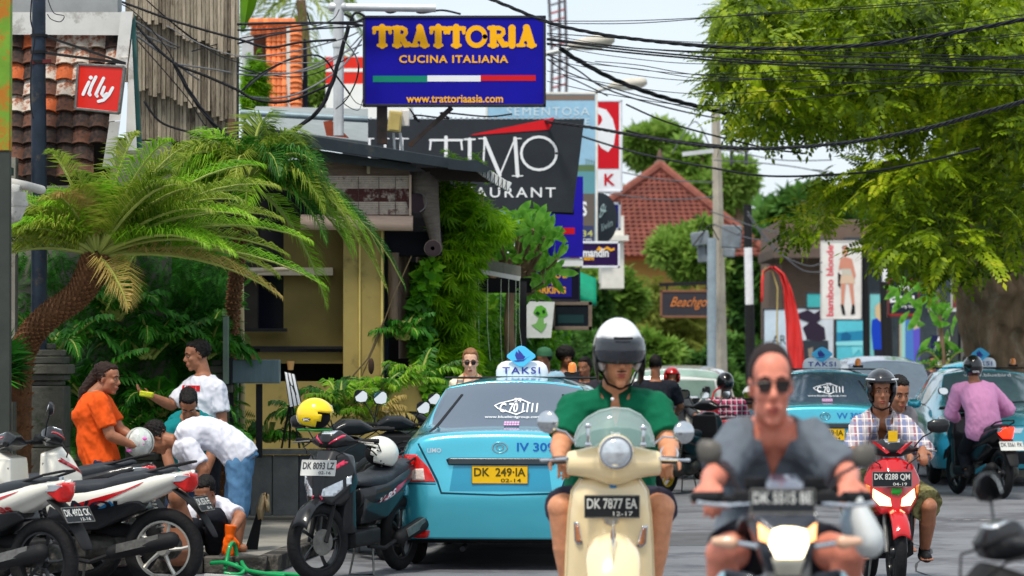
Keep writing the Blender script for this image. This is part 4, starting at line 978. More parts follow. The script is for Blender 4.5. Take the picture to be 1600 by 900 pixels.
for x in (905,912,920,926,932): P_.append([W(x,425+(x-905)*.4+y*(46-(x-905)*.1),44-.35*math.sin(y*1.5)-(x-905)/S(44)*.3) for y in (0,.25,.5,.75,1)])
MB().loft(P_,closed=False).obj('canvas',mat('awning_green',(6,140,108),.7,var=.15),aw,solid=.02,world=True,smooth=3);MB().tube([r[-1] for r in P_],.012,6).obj('rail',MBK(),aw,world=True)
t,P,rect,poly,tx=board('cloth_banner','white hanging banner printed with a green mushroom','banner',822,470,867,528,37,(215,218,214),None,3,.012,slant=(6,0),fmat=mat('cloth_white',(214,216,212),.8,var=.08,bump=.3,bscale=8))
LG=INK('leafgreen',(92,172,52));poly([(833,489),(838,479),(846,477),(853,482),(856,492),(850,496),(840,495)],LG,'mushroom_print');poly([(842,496),(849,496),(850,506),(855,504),(852,512),(846,520),(838,514),(830,508),(838,505)],INK('leafgreen2',(120,176,96)),'mushroom_print')
poly([(836,490),(840,486),(844,490),(841,493)],INK('dkgreen',(22,60,36)),'mushroom_spot',.009);poly([(847,485),(851,484),(852,489),(848,490)],INK('dkgreen',(22,60,36)),'mushroom_spot',.009)
MB().tube([W(818,469,37),W(870,470,37)],.012,8).obj('rod',MBK(),t,world=True)
t,P,rect,poly,tx=board('hanging_sign','dark wooden Beachgold sign with orange script hanging from an arm','sign',1033,455,1124,495,62,(58,56,62),(128,88,64),3.5,.08)
mb=MB();o=P(1045,484,.01);text(mb,'Beachgold',o,P(1112,484,.01)-o,P(1045,464,.01)-o,.0,0,slant=.12);mb.obj('lettering',INK('orange',(214,128,62)),t,world=True,smooth=0,fix=False)
sm=MB().beam(W(1030,445,62),W(1132,441,62),.07,.07).obj('arm',MBK(),t,world=True)
for x in (1042,1118): MB().tube([W(x,444,62),W(x,455,62)],.02,6).obj('hanger',MBK(),t,world=True)
t=T('cafe_sign','square red illy sign in a metal frame, hanging tilted from the dark pole','sign',tuple(W(155,175,26.1)))
c4=[W(119,170,26.1),W(186,177,26.1),W(195,105,26.1),W(123,101,26.1)];h=V((0,.04,0));MB().add([p-h for p in c4]+[p+h for p in c4],[(0,1,2,3),(7,6,5,4),(0,4,5,1),(1,5,6,2),(2,6,7,3),(3,7,4,0)]).obj('panel',mat('illy_red',(216,30,14),.35,var=.06,coat=.4),t,world=True,smooth=0)
for i in range(4): MB().beam(c4[i],c4[(i+1) % 4],.020,.10,V((0,1,0))).obj('frame_bar',ALU(),t,world=True,bevel=.003)
m_=MB()
def ip(x,y): return W(x,y,26.1)+V((0,-.046,0))
for pts in ([(140,129),(136,137),(131,148)],[(151,121),(144,135),(140,147),(142,149)],[(163,123),(156,137),(151,148),(153,151)],[(164,137),(160,147),(163,151),(168,147)],[(177,138),(171,149),(163,157),(155,159)]):
 q=[ip(*p) for p in pts];th=.026
 for i in range(len(q)-1): d=(q[i+1]-q[i]).normalized();sd=d.cross(V((0,-1,0)))*th/2;m_.add([q[i]+sd,q[i]-sd,q[i+1]-sd,q[i+1]+sd],[(0,1,2,3)])
 for p in q: m_.add([p+V((math.cos(a)*th/2,-.0008,math.sin(a)*th/2)) for a in [2*PI*j/10 for j in range(10)]],[tuple(range(10))])
m_.add([ip(143,122)+V((math.cos(a)*.017,0,math.sin(a)*.017)) for a in [2*PI*j/12 for j in range(12)]],[tuple(range(12))])
m_.obj('lettering',WH,t,world=True,smooth=0,fix=False);fr_=MB()
t=T('utility_pole','dark blue-black steel pole with cable straps in front of the tiled roof','pole',tuple(W(61,560,26.35)))
MB().tube([W(61,900,26.35),W(61,250,26.35),W(60,120,26.35),W(61,-25,26.35)],[.070,.066,.062,.055],16).obj('shaft',mat('pole_navy',(34,44,58),.5,var=.35,scale=6,stain=(70,66,60),stainf=.42),t,world=True)
for y in (56,82,97): MB().lathe([(.072,-.012),(.074,.012)],16,W(61,y,26.35)).obj('strap',MBK(),t,world=True)
MB().beam(W(70,56,26.35),W(196,99,26.15),.02,.02).obj('bracket_arm',MBK(),t,world=True);MB().beam(W(50,80,26.35),W(196,99,26.15),.022,.022).obj('bracket_arm',MBK(),t,world=True);MB().beam(W(48,98,26.3),W(80,95,26.3),.02,.03).obj('hook',mat('dark_red',(90,30,30),.6),t,world=True)
t=T('utility_box_post','green-painted rusty steel post at the left edge of the picture','post',tuple(W(5,560,24)))
MB().beam(W(4,900,24),W(4,232,24),.12,.10).obj('lower_post',mat('dark_post',(60,64,60),.7),t,world=True)
MB().box(W(3,112,24),(.142,.12,1.22)).obj('upper_post',mat('green_rust',(110,152,48),.6,var=.2,scale=5,stain=(176,110,34),stainf=.50),t,bevel=.006,world=True)
t,P,rect,poly,tx=board('fashion_banner','tall white bamboo blonde banner with a printed model','banner',1283,377,1345,498,66,(226,222,216),(205,200,196),2,.05)
tx('bamboo blonde',1291,383,1302,494,INK('pinkred',(222,70,84)),.02,vert=True)
SKP=INK('skinp',(206,140,118))
for pts,m_ in (([(1315,398),(1318,385),(1323,384),(1325,392),(1322,399)],SKP),([(1315,389),(1317,384),(1323,383),(1325,389),(1320,387)],INK('hairp',(70,46,36))),([(1313,404),(1320,401),(1331,405),(1337,430),(1334,437),(1329,420),(1311,420),(1312,430),(1310,420)],SKP),([(1316,405),(1329,405),(1331,430),(1315,430)],INK('topp',(196,190,176))),([(1314,430),(1333,430),(1336,443),(1312,443)],INK('shortp',(214,186,160))),([(1314,443),(1321,443),(1318,478),(1314,478)],SKP),([(1326,443),(1333,443),(1335,476),(1331,478)],SKP),([(1313,476),(1318,476),(1321,492),(1316,491)],INK('bootp',(30,26,26))),([(1331,476),(1335,476),(1336,490),(1329,492)],INK('bootp',(30,26,26))),([(1309,425),(1314,430),(1313,450),(1309,446)],INK('bootp',(30,26,26)))): poly(pts,m_,'printed_model',.008+rnd()*.004)
t=T('banner_pole','black banner pole right of the bamboo blonde banner','pole',tuple(W(1352,560,66.2)));MB().tube([W(1354,566,66.2),W(1351,378,66.2)],.07,10).obj('shaft',MBK(),t,world=True);MB().tube([W(1283,376,66.1),W(1352,376,66.1)],.03,8).obj('arm',MBK(),t,world=True)
t=T('striped_pole','pole painted white above and black below, left of the red flag','pole',tuple(W(1172,570,64)));MB().tube([W(1171,476,64),W(1169,387,64)],.085,10).obj('white_part',mat('white_paint',(228,228,230),.5),t,world=True);MB().tube([W(1173,600,64),W(1171,476,64)],.10,10).obj('black_part',MBK(),t,world=True);MB().tube([W(1169,387,64),W(1168,320,64)],.085,10).obj('dark_top',MBK(),t,world=True)
t=T('striped_pole','thin pole painted white above, behind the lowest leaves of the big tree','pole',tuple(W(1385,570,66)));MB().tube([W(1383,440,66),W(1380,318,66)],.06,10).obj('white_part',mat('white_paint',(228,228,230),.5),t,world=True);MB().tube([W(1388,600,66),W(1383,440,66)],.12,10).obj('black_part',MBK(),t,world=True)
fl=T('ceremonial_flag','tall curved red cloth flag hanging from a bent bamboo pole','flag',tuple(W(1235,600,63)));MB().tube([W(1218,600,63),W(1214,520,63),W(1215,450,63),W(1207,425,63),W(1196,418,63),W(1190,430,63)],[.018,.018,.016,.014,.012,.01],8).obj('bamboo_pole',mat('bamboo',(180,160,100),.6),fl,world=True)
q=[]
for a,b,z in ((1192,1196,424),(1203,1211,416),(1217,1226,428),(1224,1236,450),(1226,1245,480),(1228,1251,510),(1229,1255,540),(1230,1257,570),(1228,1258,605)): q.append([W(a+(b-a)*k/6,z+ (k % 2)*.8,63+.10*math.sin(k*2.1+z*.05)) for k in range(7)])
MB().loft(q,closed=False).obj('red_cloth',mat('flag_red',(222,60,58),.7,var=.15,scale=2),fl,world=True,smooth=3,solid=.01)
MB().loft([[W(1189+d,y,63),W(1193+d,y,63)] for d,y in ((2,422),(0,440),(0,460),(-1,472))],closed=False).obj('red_tassel',mat('flag_red',(222,60,58)),fl,world=True,solid=.01)
def store(): pass
sh=T('shop_building','low brown shop building covered with large fashion posters','building',tuple(W(1340,620,72)))
MB().box(W(1325,500,76),(3.75,6,4.6)).obj('wall',mat('brown_wall',(112,94,82),.8,var=.12),sh,world=True,bevel=.02)
MB().box(W(1430,520,74),(3.6,3,4.4)).obj('shop_front',mat('glass_dark',(60,70,76),.2,var=.3),sh,world=True)
MB().box(W(1325,400,74),(3.9,4.4,.25)).obj('parapet',mat('brown_wall2',(98,84,76),.8),sh,world=True,bevel=.02)
def poster(label,x0,y0,x1,y1,col,prints,Y=70,fr=(60,60,66)):
 t,P,rect,poly,tx=board('poster',label,'poster',x0,y0,x1,y1,Y,col,fr,2,.06)
 for pts,c in prints: poly(pts,INK('p%d_%d_%d' % c,c),'print',.008+rnd()*.006)
 return tx
tx=poster('pale grey poster with dark letters left of the red flag',1193,483,1234,566,(196,212,224),[]);tx('AR',1206,524,1228,538,INK('charc',(60,64,72)),.0)
poster('black and white poster of a dark twisted figure',1242,481,1303,566,(200,206,214),[([(1246,490),(1262,484),(1272,490),(1282,484),(1286,496),(1276,504),(1288,512),(1290,530),(1278,534),(1260,530),(1254,512),(1264,504),(1248,498)],(48,36,54)),([(1254,532),(1294,532),(1294,566),(1254,566)],(50,56,64)),([(1256,508),(1262,506),(1260,530),(1256,532)],(215,220,224)),([(1262,545),(1270,542),(1270,562),(1264,562)],(140,130,116))])
poster('turquoise beach poster under the bamboo blonde banner',1306,499,1356,563,(92,190,206),[([(1306,520),(1356,516),(1356,532),(1306,534)],(38,130,168)),([(1306,534),(1356,532),(1356,540),(1306,540)],(140,214,222)),([(1314,522),(1322,518),(1330,524),(1328,532),(1314,532)],(24,96,140)),([(1330,542),(1348,542),(1346,556),(1342,546),(1332,556)],(120,210,220))])
poster('turquoise poster strip above the twisted figure poster',1260,458,1284,482,(70,170,172),[])
poster('poster of a blonde woman in a bright blue top',1358,458,1388,563,(120,190,192),[([(1367,480),(1374,472),(1383,478),(1384,500),(1378,505),(1368,496)],(206,180,140)),([(1362,500),(1370,497),(1384,504),(1386,546),(1364,546),(1361,518)],(18,62,184)),([(1365,546),(1385,546),(1385,560),(1366,560)],(30,30,44)),([(1367,478),(1372,476),(1372,492),(1367,492)],(208,150,120))])
poster('tall blue and violet poster right of the bright blue top poster',1404,498,1438,566,(190,176,150),[([(1414,500),(1426,500),(1430,566),(1412,566)],(72,120,190)),([(1426,516),(1437,512),(1437,566),(1428,566)],(92,84,190)),([(1408,500),(1414,500),(1414,566),(1408,566)],(150,200,190))])
t,P,rect,poly,tx=board('bookshop_sign','dark BATU sign with white letters and red lower edge','sign',1388,437,1435,494,60,(36,40,54),(100,44,42),3,.1)
tx('BAR',1404,441,1430,454,WH,.01);tx('Batu',1390,457,1428,473,WH,.03);tx('relaxing bar',1394,476,1428,482,WH,0);rect(1389,490,1434,494,INK('darkred',(150,40,36)))
t,P,rect,poly,tx=board('advert_sign','small maroon advert board with yellow figure beside the tree trunk','sign',1487,440,1520,482,58,(118,56,58),(180,176,172),2,.08);poly([(1497,464),(1504,460),(1508,468),(1504,480),(1496,478)],INK('gold',(240,170,30)));poly([(1509,455),(1518,452),(1520,466),(1512,476)],INK('greyblue',(150,150,190)))
t,P,rect,poly,tx=board('banner_sign','narrow navy banner with a white letter A beside the planter palm','banner',1454,524,1478,582,58,(34,36,76),None,2,.04);tx('A',1458,526,1476,551,WH,.0);tx('ES',1465,562,1475,570,WH,.01);rect(1474,526,1484,570,INK('cream',(200,196,170)))
t,P,rect,poly,tx=board('banner_sign','narrow light blue banner with dark blue top close to the tree trunk','banner',1538,488,1556,562,58,(120,200,226),(196,180,176),2,.04);rect(1539,488,1556,514,INK('royal',(20,66,150)));poly([(1544,506),(1549,498),(1553,508),(1548,511)],WH);poly([(1542,530),(1550,522),(1553,545),(1546,560),(1543,545)],INK('pale3',(190,228,232)))
t=T('shop_window','dark glazed shop front behind the navy banner','shop front',tuple(W(1500,620,62)))
MB().box(W(1505,540,62.5),(1.0,.3,2.0)).obj('glass_front',mat('glass_dark2',(40,46,48),.15,var=.4,coat=1),t,world=True)
for x in (1466,1503,1536): MB().box(W(x,535,62.2),(.05,.1,2.1)).obj('mullion',ALU(),t,world=True)
MB().box(W(1500,484,62.2),(1.2,.5,.08)).obj('canopy',GAL,t,world=True)
# ================================================================ street poles, lamps
CONC=mat('concrete',(168,160,146),.85,var=.2,scale=4,bump=.2,stain=(130,124,114),stainf=.4)
t=T('concrete_pole','tall square concrete utility pole with cross-arms','pole',tuple(W(1125,620,60)));MB().tube([W(1128,640,60),W(1122,330,60),W(1118,165,60)],[.13,.105,.085],4).obj('shaft',CONC,t,world=True,bevel=.01)
MB().beam(W(1066,241,60),W(1120,235,60),.06,.08).obj('cross_arm',GAL,t,world=True)
for x in (1143,1166): MB().tube([W(x,214,60),W(x,258,60)],.03,6).obj('insulator',mat('insul',(60,62,66),.4),t,world=True)
MB().beam(W(1112,232,60),W(1170,236,60),.05,.05).obj('cross_arm',ALU(),t,world=True)
t=T('steel_pole','thin galvanised pole close beside the concrete pole','pole',tuple(W(1112,620,59)));MB().tube([W(1112,640,59),W(1112,372,59)],.085,12).obj('shaft',mat('galv_blue',(150,164,172),.5,metal=.3),t,world=True)
t=T('transformer','grey transformer boxes and bent sheets around the concrete pole','transformer',tuple(W(1120,410,59.5)))
for a,b,c,d,dy in ((1080,362,1108,384,0),(1090,384,1114,410,.1),(1128,352,1158,388,.2),(1130,388,1148,402,.1)): MB().box(W((a+c)/2,(b+d)/2,59.3+dy),((c-a)/S(59),.25,(d-b)/S(59)),rot=MX.Rotation(U(-.15,.15),3,'Y')).obj('case',mat('trafo',(120,128,134),.6,var=.25),t,world=True,bevel=.02)
tw=MB();
for _ in range(5): q=W(1100+U(-25,45),345+U(-12,12),59.2);tw.tube([q,q+V((U(-.3,.3),0,U(-.2,.2))),q+V((U(-.5,.5),U(-.2,.2),-U(.2,.8)))],.012,5)
struct(tw.obj('loose_wires',MBK(),t,world=True),'stuff')
def lamp(label,x,y,Y,tilt,arm):
 t=T('street_lamp',label,'street lamp',tuple(W(*arm[0],Y)));MB().tube([W(a,b,Y) for a,b in arm],.04,8).obj('arm',mat('lamp_arm',(176,178,176),.5,metal=.3),t,world=True)
 Q=MX.Rotation(tilt,3,'Y');c=W(x,y,Y);rings=[]
 for u,a,b in ((-.36,.03,.03),(-.26,.08,.07),(0,.13,.10),(.24,.14,.09),(.33,.10,.05)): rings.append([c+Q @ V((u,a*math.cos(k*PI/6),b*math.sin(k*PI/6))) for k in range(12)])
 MB().loft(rings).obj('lamp_housing',mat('lamp_house',(196,190,176),.5,var=.12),t,world=True,smooth=3)
 MB().ell(c+Q @ V((.05,0,-.05)),(.26,.11,.07),rot=Q).obj('lamp_lens',mat('lamp_lens',(205,208,200),.15),t,world=True,smooth=3)
lamp('street lamp with pale head right beside the TRATTORIA sign',925,66,46,-.16,[(852,84),(885,77),(900,70)]);lamp('lower and more distant street lamp crossed by the thick cable',982,131,56,-.12,[(930,142),(950,137),(965,134)])
t=T('lattice_mast','thin red and white lattice radio mast behind the TRATTORIA sign','mast',tuple(W(880,420,95)))
for x0,x1 in ((861,857),(884,882),(873,874)): MB().tube([W(x0,420,95),W(x0,210,95),W(x0+2,90,95),W(x1,-20,95)],.05,5).obj('mast_leg',mat('mast_grey',(96,92,96),.6),t,world=True)
for k in range(16): y=190-k*13;MB().tube([W(861,y,95),W(884,y-7,95)],.03,4).obj('mast_brace',mat('mast_red',(176,60,52),.6) if k % 4 < 2 else mat('mast_grey',(96,92,96),.6),t,world=True)
# ================================================================ left-hand buildings
TILES=[mat('tile_brown',(104,70,56),.85,var=.35,scale=14,stain=(60,48,44),stainf=.45,bump=.3),mat('tile_dark',(80,60,52),.9,var=.35,scale=14,stain=(48,42,40),stainf=.5,bump=.3),mat('tile_orange',(186,92,50),.8,var=.3,scale=12,stain=(110,66,48),stainf=.42,bump=.3),mat('tile_painted',(198,186,172),.8,var=.12,scale=12,stain=(140,84,60),stainf=.47,bump=.2)]
hs=T('tiled_house','gable roof of curved clay tiles with peeling white barge boards behind the dark pole','house',tuple(W(110,690,27.6)))
YT=27.0;tms=[]
for k in range(4):
 mb=MB();r0,r1=[],[]
 prof=[(-.085,.0),(-.06,.028),(-.02,.046),(.02,.046),(.055,.026),(.078,-.006),(.095,-.012)]
 for (x,h) in prof: r0.append(V((x*1.02,-h-.026,-.10)));r1.append(V((x*.98,-h*.92,.12)))
 r2=[p+V((0,.018,0)) for p in r1];r3=[p+V((0,.018,.0)) for p in r0];mb.loft([r3,r0,r1,r2],closed=False);me=mb.mesh('roof_tile');finish(me,TILES[k],1.2);tms.append(me)
o0=origin_of(hs)
for r in range(9):
 for c in range(8):
  x=26+c*25.5+(r*1.5);y=64+r*25.5;edge=208-(y-20)*.165
  if x > edge-8: continue
  p=W(x,y,YT)+V((0,-(r*.055),0));kk=random.choice([0,0,1,1,1]) if (r > 4 or c > 6) else random.choice([0,1,1,0,2,3,3])
  if r < 4 and c in (3,4) and rnd() < .6: kk=3
  o=link('roof_tile',tms[kk],hs);o.location=p-o0;o.rotation_euler=(R(-28)+U(-.03,.03),U(-.03,.03),U(-.03,.03))
WP=mat('barge_white',(208,206,202),.65,var=.1,scale=5,stain=(168,164,158),stainf=.42)
MB().hull([W(x,y,Y) for Y in (26.85,26.95) for x,y in ((17,19),(190,19),(190,55),(17,54))]).obj('barge_board',WP,hs,world=True)
MB().hull([W(x,y,Y) for Y in (26.55,26.62) for x,y in ((189,18),(208,18),(200,90),(181,90))]).obj('barge_board',WP,hs,world=True)
MB().hull([W(x,y,Y) for Y in (26.5,26.57) for x,y in ((182,91),(200,91),(188,188),(170,190))]).obj('barge_board',WP,hs,world=True)
MB().hull([W(x,y,Y) for Y in (26.45,26.52) for x,y in ((171,191),(188,189),(178,262),(160,262))]).obj('barge_board',WP,hs,world=True)
MB().hull([W(x,y,Y) for Y in (26.6,27.4) for x,y in ((203,48),(211,20),(222,232),(202,232))]).obj('flashing',mat('teal_flash',(58,98,96),.6,var=.15),hs,world=True)
MB().hull([W(x,y,Y) for Y in (26.5,26.58) for x,y in ((201,100),(206,60),(214,235),(196,235))]).obj('side_board',WP,hs,world=True)
MB().hull([W(x,y,Y) for Y in (27.3,27.6) for x,y in ((10,20),(195,20),(170,290),(10,290))]).obj('roof_deck',mat('deck_dark',(40,34,32),.9),hs,world=True)
MB().box(W(80,6,27.4),(1.2,.3,.25)).obj('upper_wall',mat('grey_render',(150,152,152),.8,var=.1),hs,world=True)
MB().box(W(60,470,28.6),(2.4,.3,2.9)).obj('wall',mat('grey_render2',(120,118,108),.85,var=.2),hs,world=True)
MB().box(W(10,470,26.3),(.17,.17,2.4)).obj('corner_pillar',mat('grey_render3',(132,128,118),.85,var=.2,stain=(90,88,80),stainf=.42),hs,world=True)
sr=T('shingled_building','tall roof clad in weathered grey wooden shingles behind the palm','building',tuple(W(290,700,30)))
SH=[mat('shingle_a',(150,138,120),.9,var=.3,scale=10,stretch=(6,6,.7),bump=.5,stain=(96,84,72),stainf=.42),mat('shingle_b',(128,116,100),.9,var=.3,scale=10,stretch=(6,6,.7),bump=.5,stain=(80,70,62),stainf=.44),mat('shingle_c',(172,158,138),.9,var=.25,scale=10,stretch=(6,6,.7),bump=.5)]
for tier,(yt,yl,yr,dy) in enumerate(((-20,132,196,0),(110,210,246,.10),(-60,22,92,-.10))):
 x=196.0 if tier != 1 else 200.0
 while x < 372:
  wpx=U(4.6,7.6);u=(x-200)/175;yb=yl+(yr-yl)*u+U(-6,6);Y=30+dy+U(-.015,.015)
  if x+wpx > 376: break
  a=W(x,yb,Y);b=W(x+wpx-.5,max(yt,-30),Y);c=(a+b)/2;c.y=Y
  MB().box(c,(b.x-a.x,.022,b.z-a.z),rot=MX.Rotation(U(-.012,.012),3,'Y')).obj('shingle',random.choice(SH),sr,world=True,smooth=0);x += wpx
MB().box(W(287,90,30.4),(1.05,.3,2.3)).obj('roof_deck',mat('deck_dark',(40,34,32),.9),sr,world=True)
MB().beam(W(362,186,29.9),W(360,280,29.9),.06,.06).obj('post',mat('old_wood',(98,74,58),.9,var=.3),sr,world=True)
MB().box(W(280,450,31.5),(1.6,.3,3.0)).obj('wall',mat('dark_wall',(52,48,44),.9,var=.2),sr,world=True)
t=T('drain_pipes','weathered white drain pipes and elbow at the left edge above the palm','pipes',tuple(W(10,345,24.3)));PW=mat('pvc_white',(196,192,184),.5,var=.15,scale=9,stain=(120,122,112),stainf=.40)
MB().tube([W(-20,341,24.3),W(8,341,24.3),W(24,336,24.3),W(30,322,24.3),W(30,300,24.3)],.060,14).obj('elbow',PW,t,world=True);MB().tube([W(30,300,24.35),W(8,296,24.35),W(-10,296,24.35)],.055,14).obj('pipe',PW,t,world=True)
MB().tube([W(-10,280,24.4),W(40,290,24.4),W(66,297,24.6)],.035,12).obj('small_pipe',PW,t,world=True);MB().lathe([(.068,-.02),(.07,.0),(.068,.02)],14,W(30,318,24.3)).obj('collar',PW,t,world=True)
MB().box(W(8,268,24.5),(.12,.10,.06)).obj('clamp',mat('clamp_green',(20,50,44),.6),t,world=True)
OLV=mat('olive_wall',(160,142,84),.8,var=.14,scale=2.2,stain=(122,108,66),stainf=.42);OLV_SHADE=mat('olive_shaded',(116,102,58),.8,var=.12,scale=3)  # second olive: the shade under the roof is put into its colour
DKM=mat('dark_metal',(46,54,60),.55,metal=.3,var=.2,scale=3,stain=(64,66,66),stainf=.4)
rs=T('restaurant','olive yellow restaurant with dark sheet roof, roller blinds and dark window','restaurant',tuple(W(500,700,31.2)))
def bxp(nm,x0,y0,x1,y1,Y,d,m,bev=0,**k):
 a,b=W(x0,y1,Y),W(x1,y0,Y);return MB().box(((a.x+b.x)/2,Y+d/2,(a.z+b.z)/2),(abs(b.x-a.x),d,abs(b.z-a.z))).obj(nm,m,rs,world=True,bevel=bev,**k)
bxp('wall',380,515,536,545,31.3,.15,OLV_SHADE);bxp('wall',443,345,536,515,31.3,.15,OLV_SHADE);bxp('lower_wall',380,550,536,568,31.2,.2,OLV_SHADE);bxp('base_wall',380,596,660,730,31.1,.2,OLV)
bxp('pilaster',536,255,561,596,31.0,.3,OLV,.004);bxp('pilaster',563,255,597,596,31.0,.3,OLV,.004);bxp('corner_bead',560.5,255,563.5,596,30.97,.3,mat('bead',(206,186,110),.7));bxp('corner_bead',595,330,598.5,640,30.96,.3,mat('bead',(206,186,110),.7))
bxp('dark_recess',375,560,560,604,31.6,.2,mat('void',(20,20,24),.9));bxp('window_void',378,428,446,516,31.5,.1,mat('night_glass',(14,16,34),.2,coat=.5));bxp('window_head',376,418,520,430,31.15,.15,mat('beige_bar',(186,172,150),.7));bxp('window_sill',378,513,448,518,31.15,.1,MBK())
bxp('dark_backing',370,250,700,720,34.6,.2,mat('void',(20,20,24),.9));bxp('trim',380,541,536,545,31.14,.06,MBK());bxp('dark_interior',597,340,700,600,34,.2,mat('void',(20,20,24),.9));bxp('lintel',597,362,690,399,31.3,.5,mat('night_wood',(26,28,38),.8));bxp('jamb',599,395,607,640,31.4,.2,mat('blue_dark',(34,44,62),.8))  # near-black sheets stand for the unlit inside, shade put in as colour
bxp('lower_yellow',600,600,630,650,31.4,.2,OLV);bxp('lower_yellow',643,598,658,640,31.2,.2,OLV)
bxp('white_post',643,500,650,618,31.3,.1,mat('post_white',(190,200,205),.6));bxp('wood_edge',651,520,656,620,31.25,.1,mat('post_tan',(176,130,96),.7))
WDC=mat('column_wood',(124,106,92),.85,var=.25,scale=7,stretch=(4,4,.5),bump=.4,stain=(90,76,66),stainf=.4)
for i,(x,yb) in enumerate(((615,500),(632,560),(659,580))): s_=S(31.2+i*.5);MB().tube([W(x,yb,31.2+i*.5),W(x,395,31.2+i*.5)],9/s_,14).obj('column',WDC,rs,world=True)
def slab(nm,pts,Y0,Y1,m,**k):
 return MB().hull([W(x,y,Y) for Y in (Y0,Y1) for x,y in pts]).obj(nm,m,rs,world=True,**k)
slab('roof_edge',[(380,194),(380,216),(720,266),(742,262),(744,254)],30.4,33.5,DKM,bevel=.006);slab('roof_fascia',[(380,216),(380,238),(650,268),(650,258)],30.6,32.5,mat('roof_under',(58,62,64),.7));slab('roof_underside',[(655,262),(765,262),(765,285),(690,282)],30.9,33.0,mat('roof_wood',(56,46,40),.8,var=.2))
slab('roof_corner',[(700,252),(745,250),(768,264),(760,270),(700,264)],30.3,32.5,DKM)
gq=T('gutter','bent white gutter end with dark wire clips at the roof corner','gutter',tuple(W(770,290,30.6)));gw=mat('gutter_white',(206,208,206),.5,var=.1)
a,b=W(748,262,30.6),W(797,293,30.6);d=(b-a)
for i in range(8):
 p=a+d*(i/8)+V((0,0,-.012*math.sin(PI*i/8)));q=a+d*((i+.92)/8)+V((0,0,-.012*math.sin(PI*(i+1)/8)));MB().beam(p,q,.14,.085+.006*(i % 2)).obj('gutter_piece',gw,gq,world=True,bevel=.003)
 MB().tube([p+V((0,-.075,.045)),p+V((0,-.080,-.05)),p+V((-.03,.03,-.06))],.004,5).obj('wire_clip',MBK(),gq,world=True)
FASC=mat('fascia_wood',(134,112,96),.85,var=.25,scale=6,stretch=(.5,4,4),bump=.4);bxp('fascia',490,248,641,276,30.9,.08,FASC);bxp('bracket',573,250,578,271,30.8,.08,mat('tan_peg',(170,156,130),.7),.004)
bxp('blind_back',505,274,641,338,30.95,.02,mat('blind_under',(92,54,50),.8,var=.15))
sl_m=[mat('blind_slat',(196,180,166),.8,var=.2,scale=16,stain=(98,56,52),stainf=.40),mat('blind_slat2',(186,172,160),.8,var=.25,scale=12,stain=(88,50,48),stainf=.58)]
bl=T('roller_blind','peeling white bamboo roller blind above the olive wall','blind',tuple(W(580,340,30.85)))
for i in range(21):
 y=276+i*2.9;a_,b_=W(508,y,30.88),W(641,y,30.88);MB().box((a_+b_)/2,(b_.x-a_.x,.014,.0155)).obj('slat',sl_m[1 if 6 < i < 14 else 0],bl,world=True,smooth=0)
MB().box(W(641,305,30.85),(.022,.03,.40)).obj('edge_strip',mat('pinkish_wood',(204,178,160),.7,var=.1),bl,world=True)
for x in (560,592,618): MB().tube([W(x,276,30.86),W(x,336,30.86)],.003,5).obj('cord',mat('cord',(90,80,74),.8),bl,world=True)
MB().tube([W(470,347,30.8),W(645,349,30.8)],.075,18).obj('rolled_end',mat('pinkish_wood2',(200,172,154),.75,var=.12,scale=20,stretch=(.3,4,4)),bl,world=True)
MB().tube([W(380,424,30.8),W(452,420,30.8)],.022,12).obj('rod',mat('beige_bar',(186,172,150),.7),bl,world=True)
sb_=T('woven_blind','grey woven side blind hanging in folds at the restaurant corner','blind',tuple(W(670,400,30.9)));WV=mat('woven_grey',(106,98,90),.9,var=.25,scale=3,stretch=(2,2,18),bump=.5,bscale=12)
wv=[]
for y,a_,b_ in ((268,642,684),(300,642,684),(318,648,685),(340,662,686),(360,668,687),(375,672,688),(388,670,690)): wv.append([W(a_,y,30.9),W(a_+(b_-a_)*.5,y,30.84),W(b_,y,31.0),W(b_+1,y,33.0)])
MB().loft(wv,closed=False).obj('hanging_cloth',WV,sb_,world=True,solid=.012,smooth=3)
MB().tube([W(676,388,30.7),W(683,386,33)],.085,18).obj('lower_roll',WV,sb_,world=True);MB().lathe([(.02,0),(.05,-.004),(.08,0)],18,W(676,388,30.69),'Y').obj('roll_end',mat('roll_dark',(46,36,40),.8),sb_,world=True)
MB().tube([W(652,318,30.85),W(660,316,32)],.10,16).obj('upper_roll',mat('roll_dark2',(58,46,52),.8,var=.2),sb_,world=True)
MB().torus(W(650,316,30.8),.10,.006,'Y',20,5,a0=-1.2,a1=1.6).obj('hoop',ALU(),sb_,world=True)
cb=MB().tube([W(643,400,30.8),W(612,470,30.8),W(590,530,30.8),W(560,600,30.7)],.006,5).tube([W(600,500,30.8),W(575,560,30.7),W(545,595,30.7)],.008,5);cb.obj('pull_cord',mat('cord2',(96,84,60),.8),sb_,world=True);MB().ell(W(580,572,30.7),(.03,.03,.08)).obj('cord_weight',mat('wt',(60,44,34),.7),sb_,world=True)
t=T('upper_roof','light grey sheet roof panel behind the restaurant roof edge','roof panel',tuple(W(480,205,33.6)))
MB().hull([W(x,y,Y) for Y,x,y in ((33.6,378,196),(33.6,575,222),(36,400,166),(36,575,170),(33.6,378,205),(33.6,575,232))]).obj('sheet',mat('sheet_grey',(132,138,138),.6,var=.15),t,world=True);MB().tube([W(376,176,33.5),W(470,181,33.5),W(575,187,33.5)],.035,10).obj('pipe',mat('pipe_blue',(138,156,164),.5,metal=.3),t,world=True)
MB().hull([W(x,y,Y) for Y in (33.1,33.2) for x,y in ((505,190),(518,188),(546,216),(510,212))]).obj('rusty_plate',mat('rust',(150,70,48),.8,var=.25,stain=(200,190,184),stainf=.34),t,world=True)
t=T('letter_box','blue-grey sheet metal box on a dark post by the restaurant','box',tuple(W(405,690,28)))
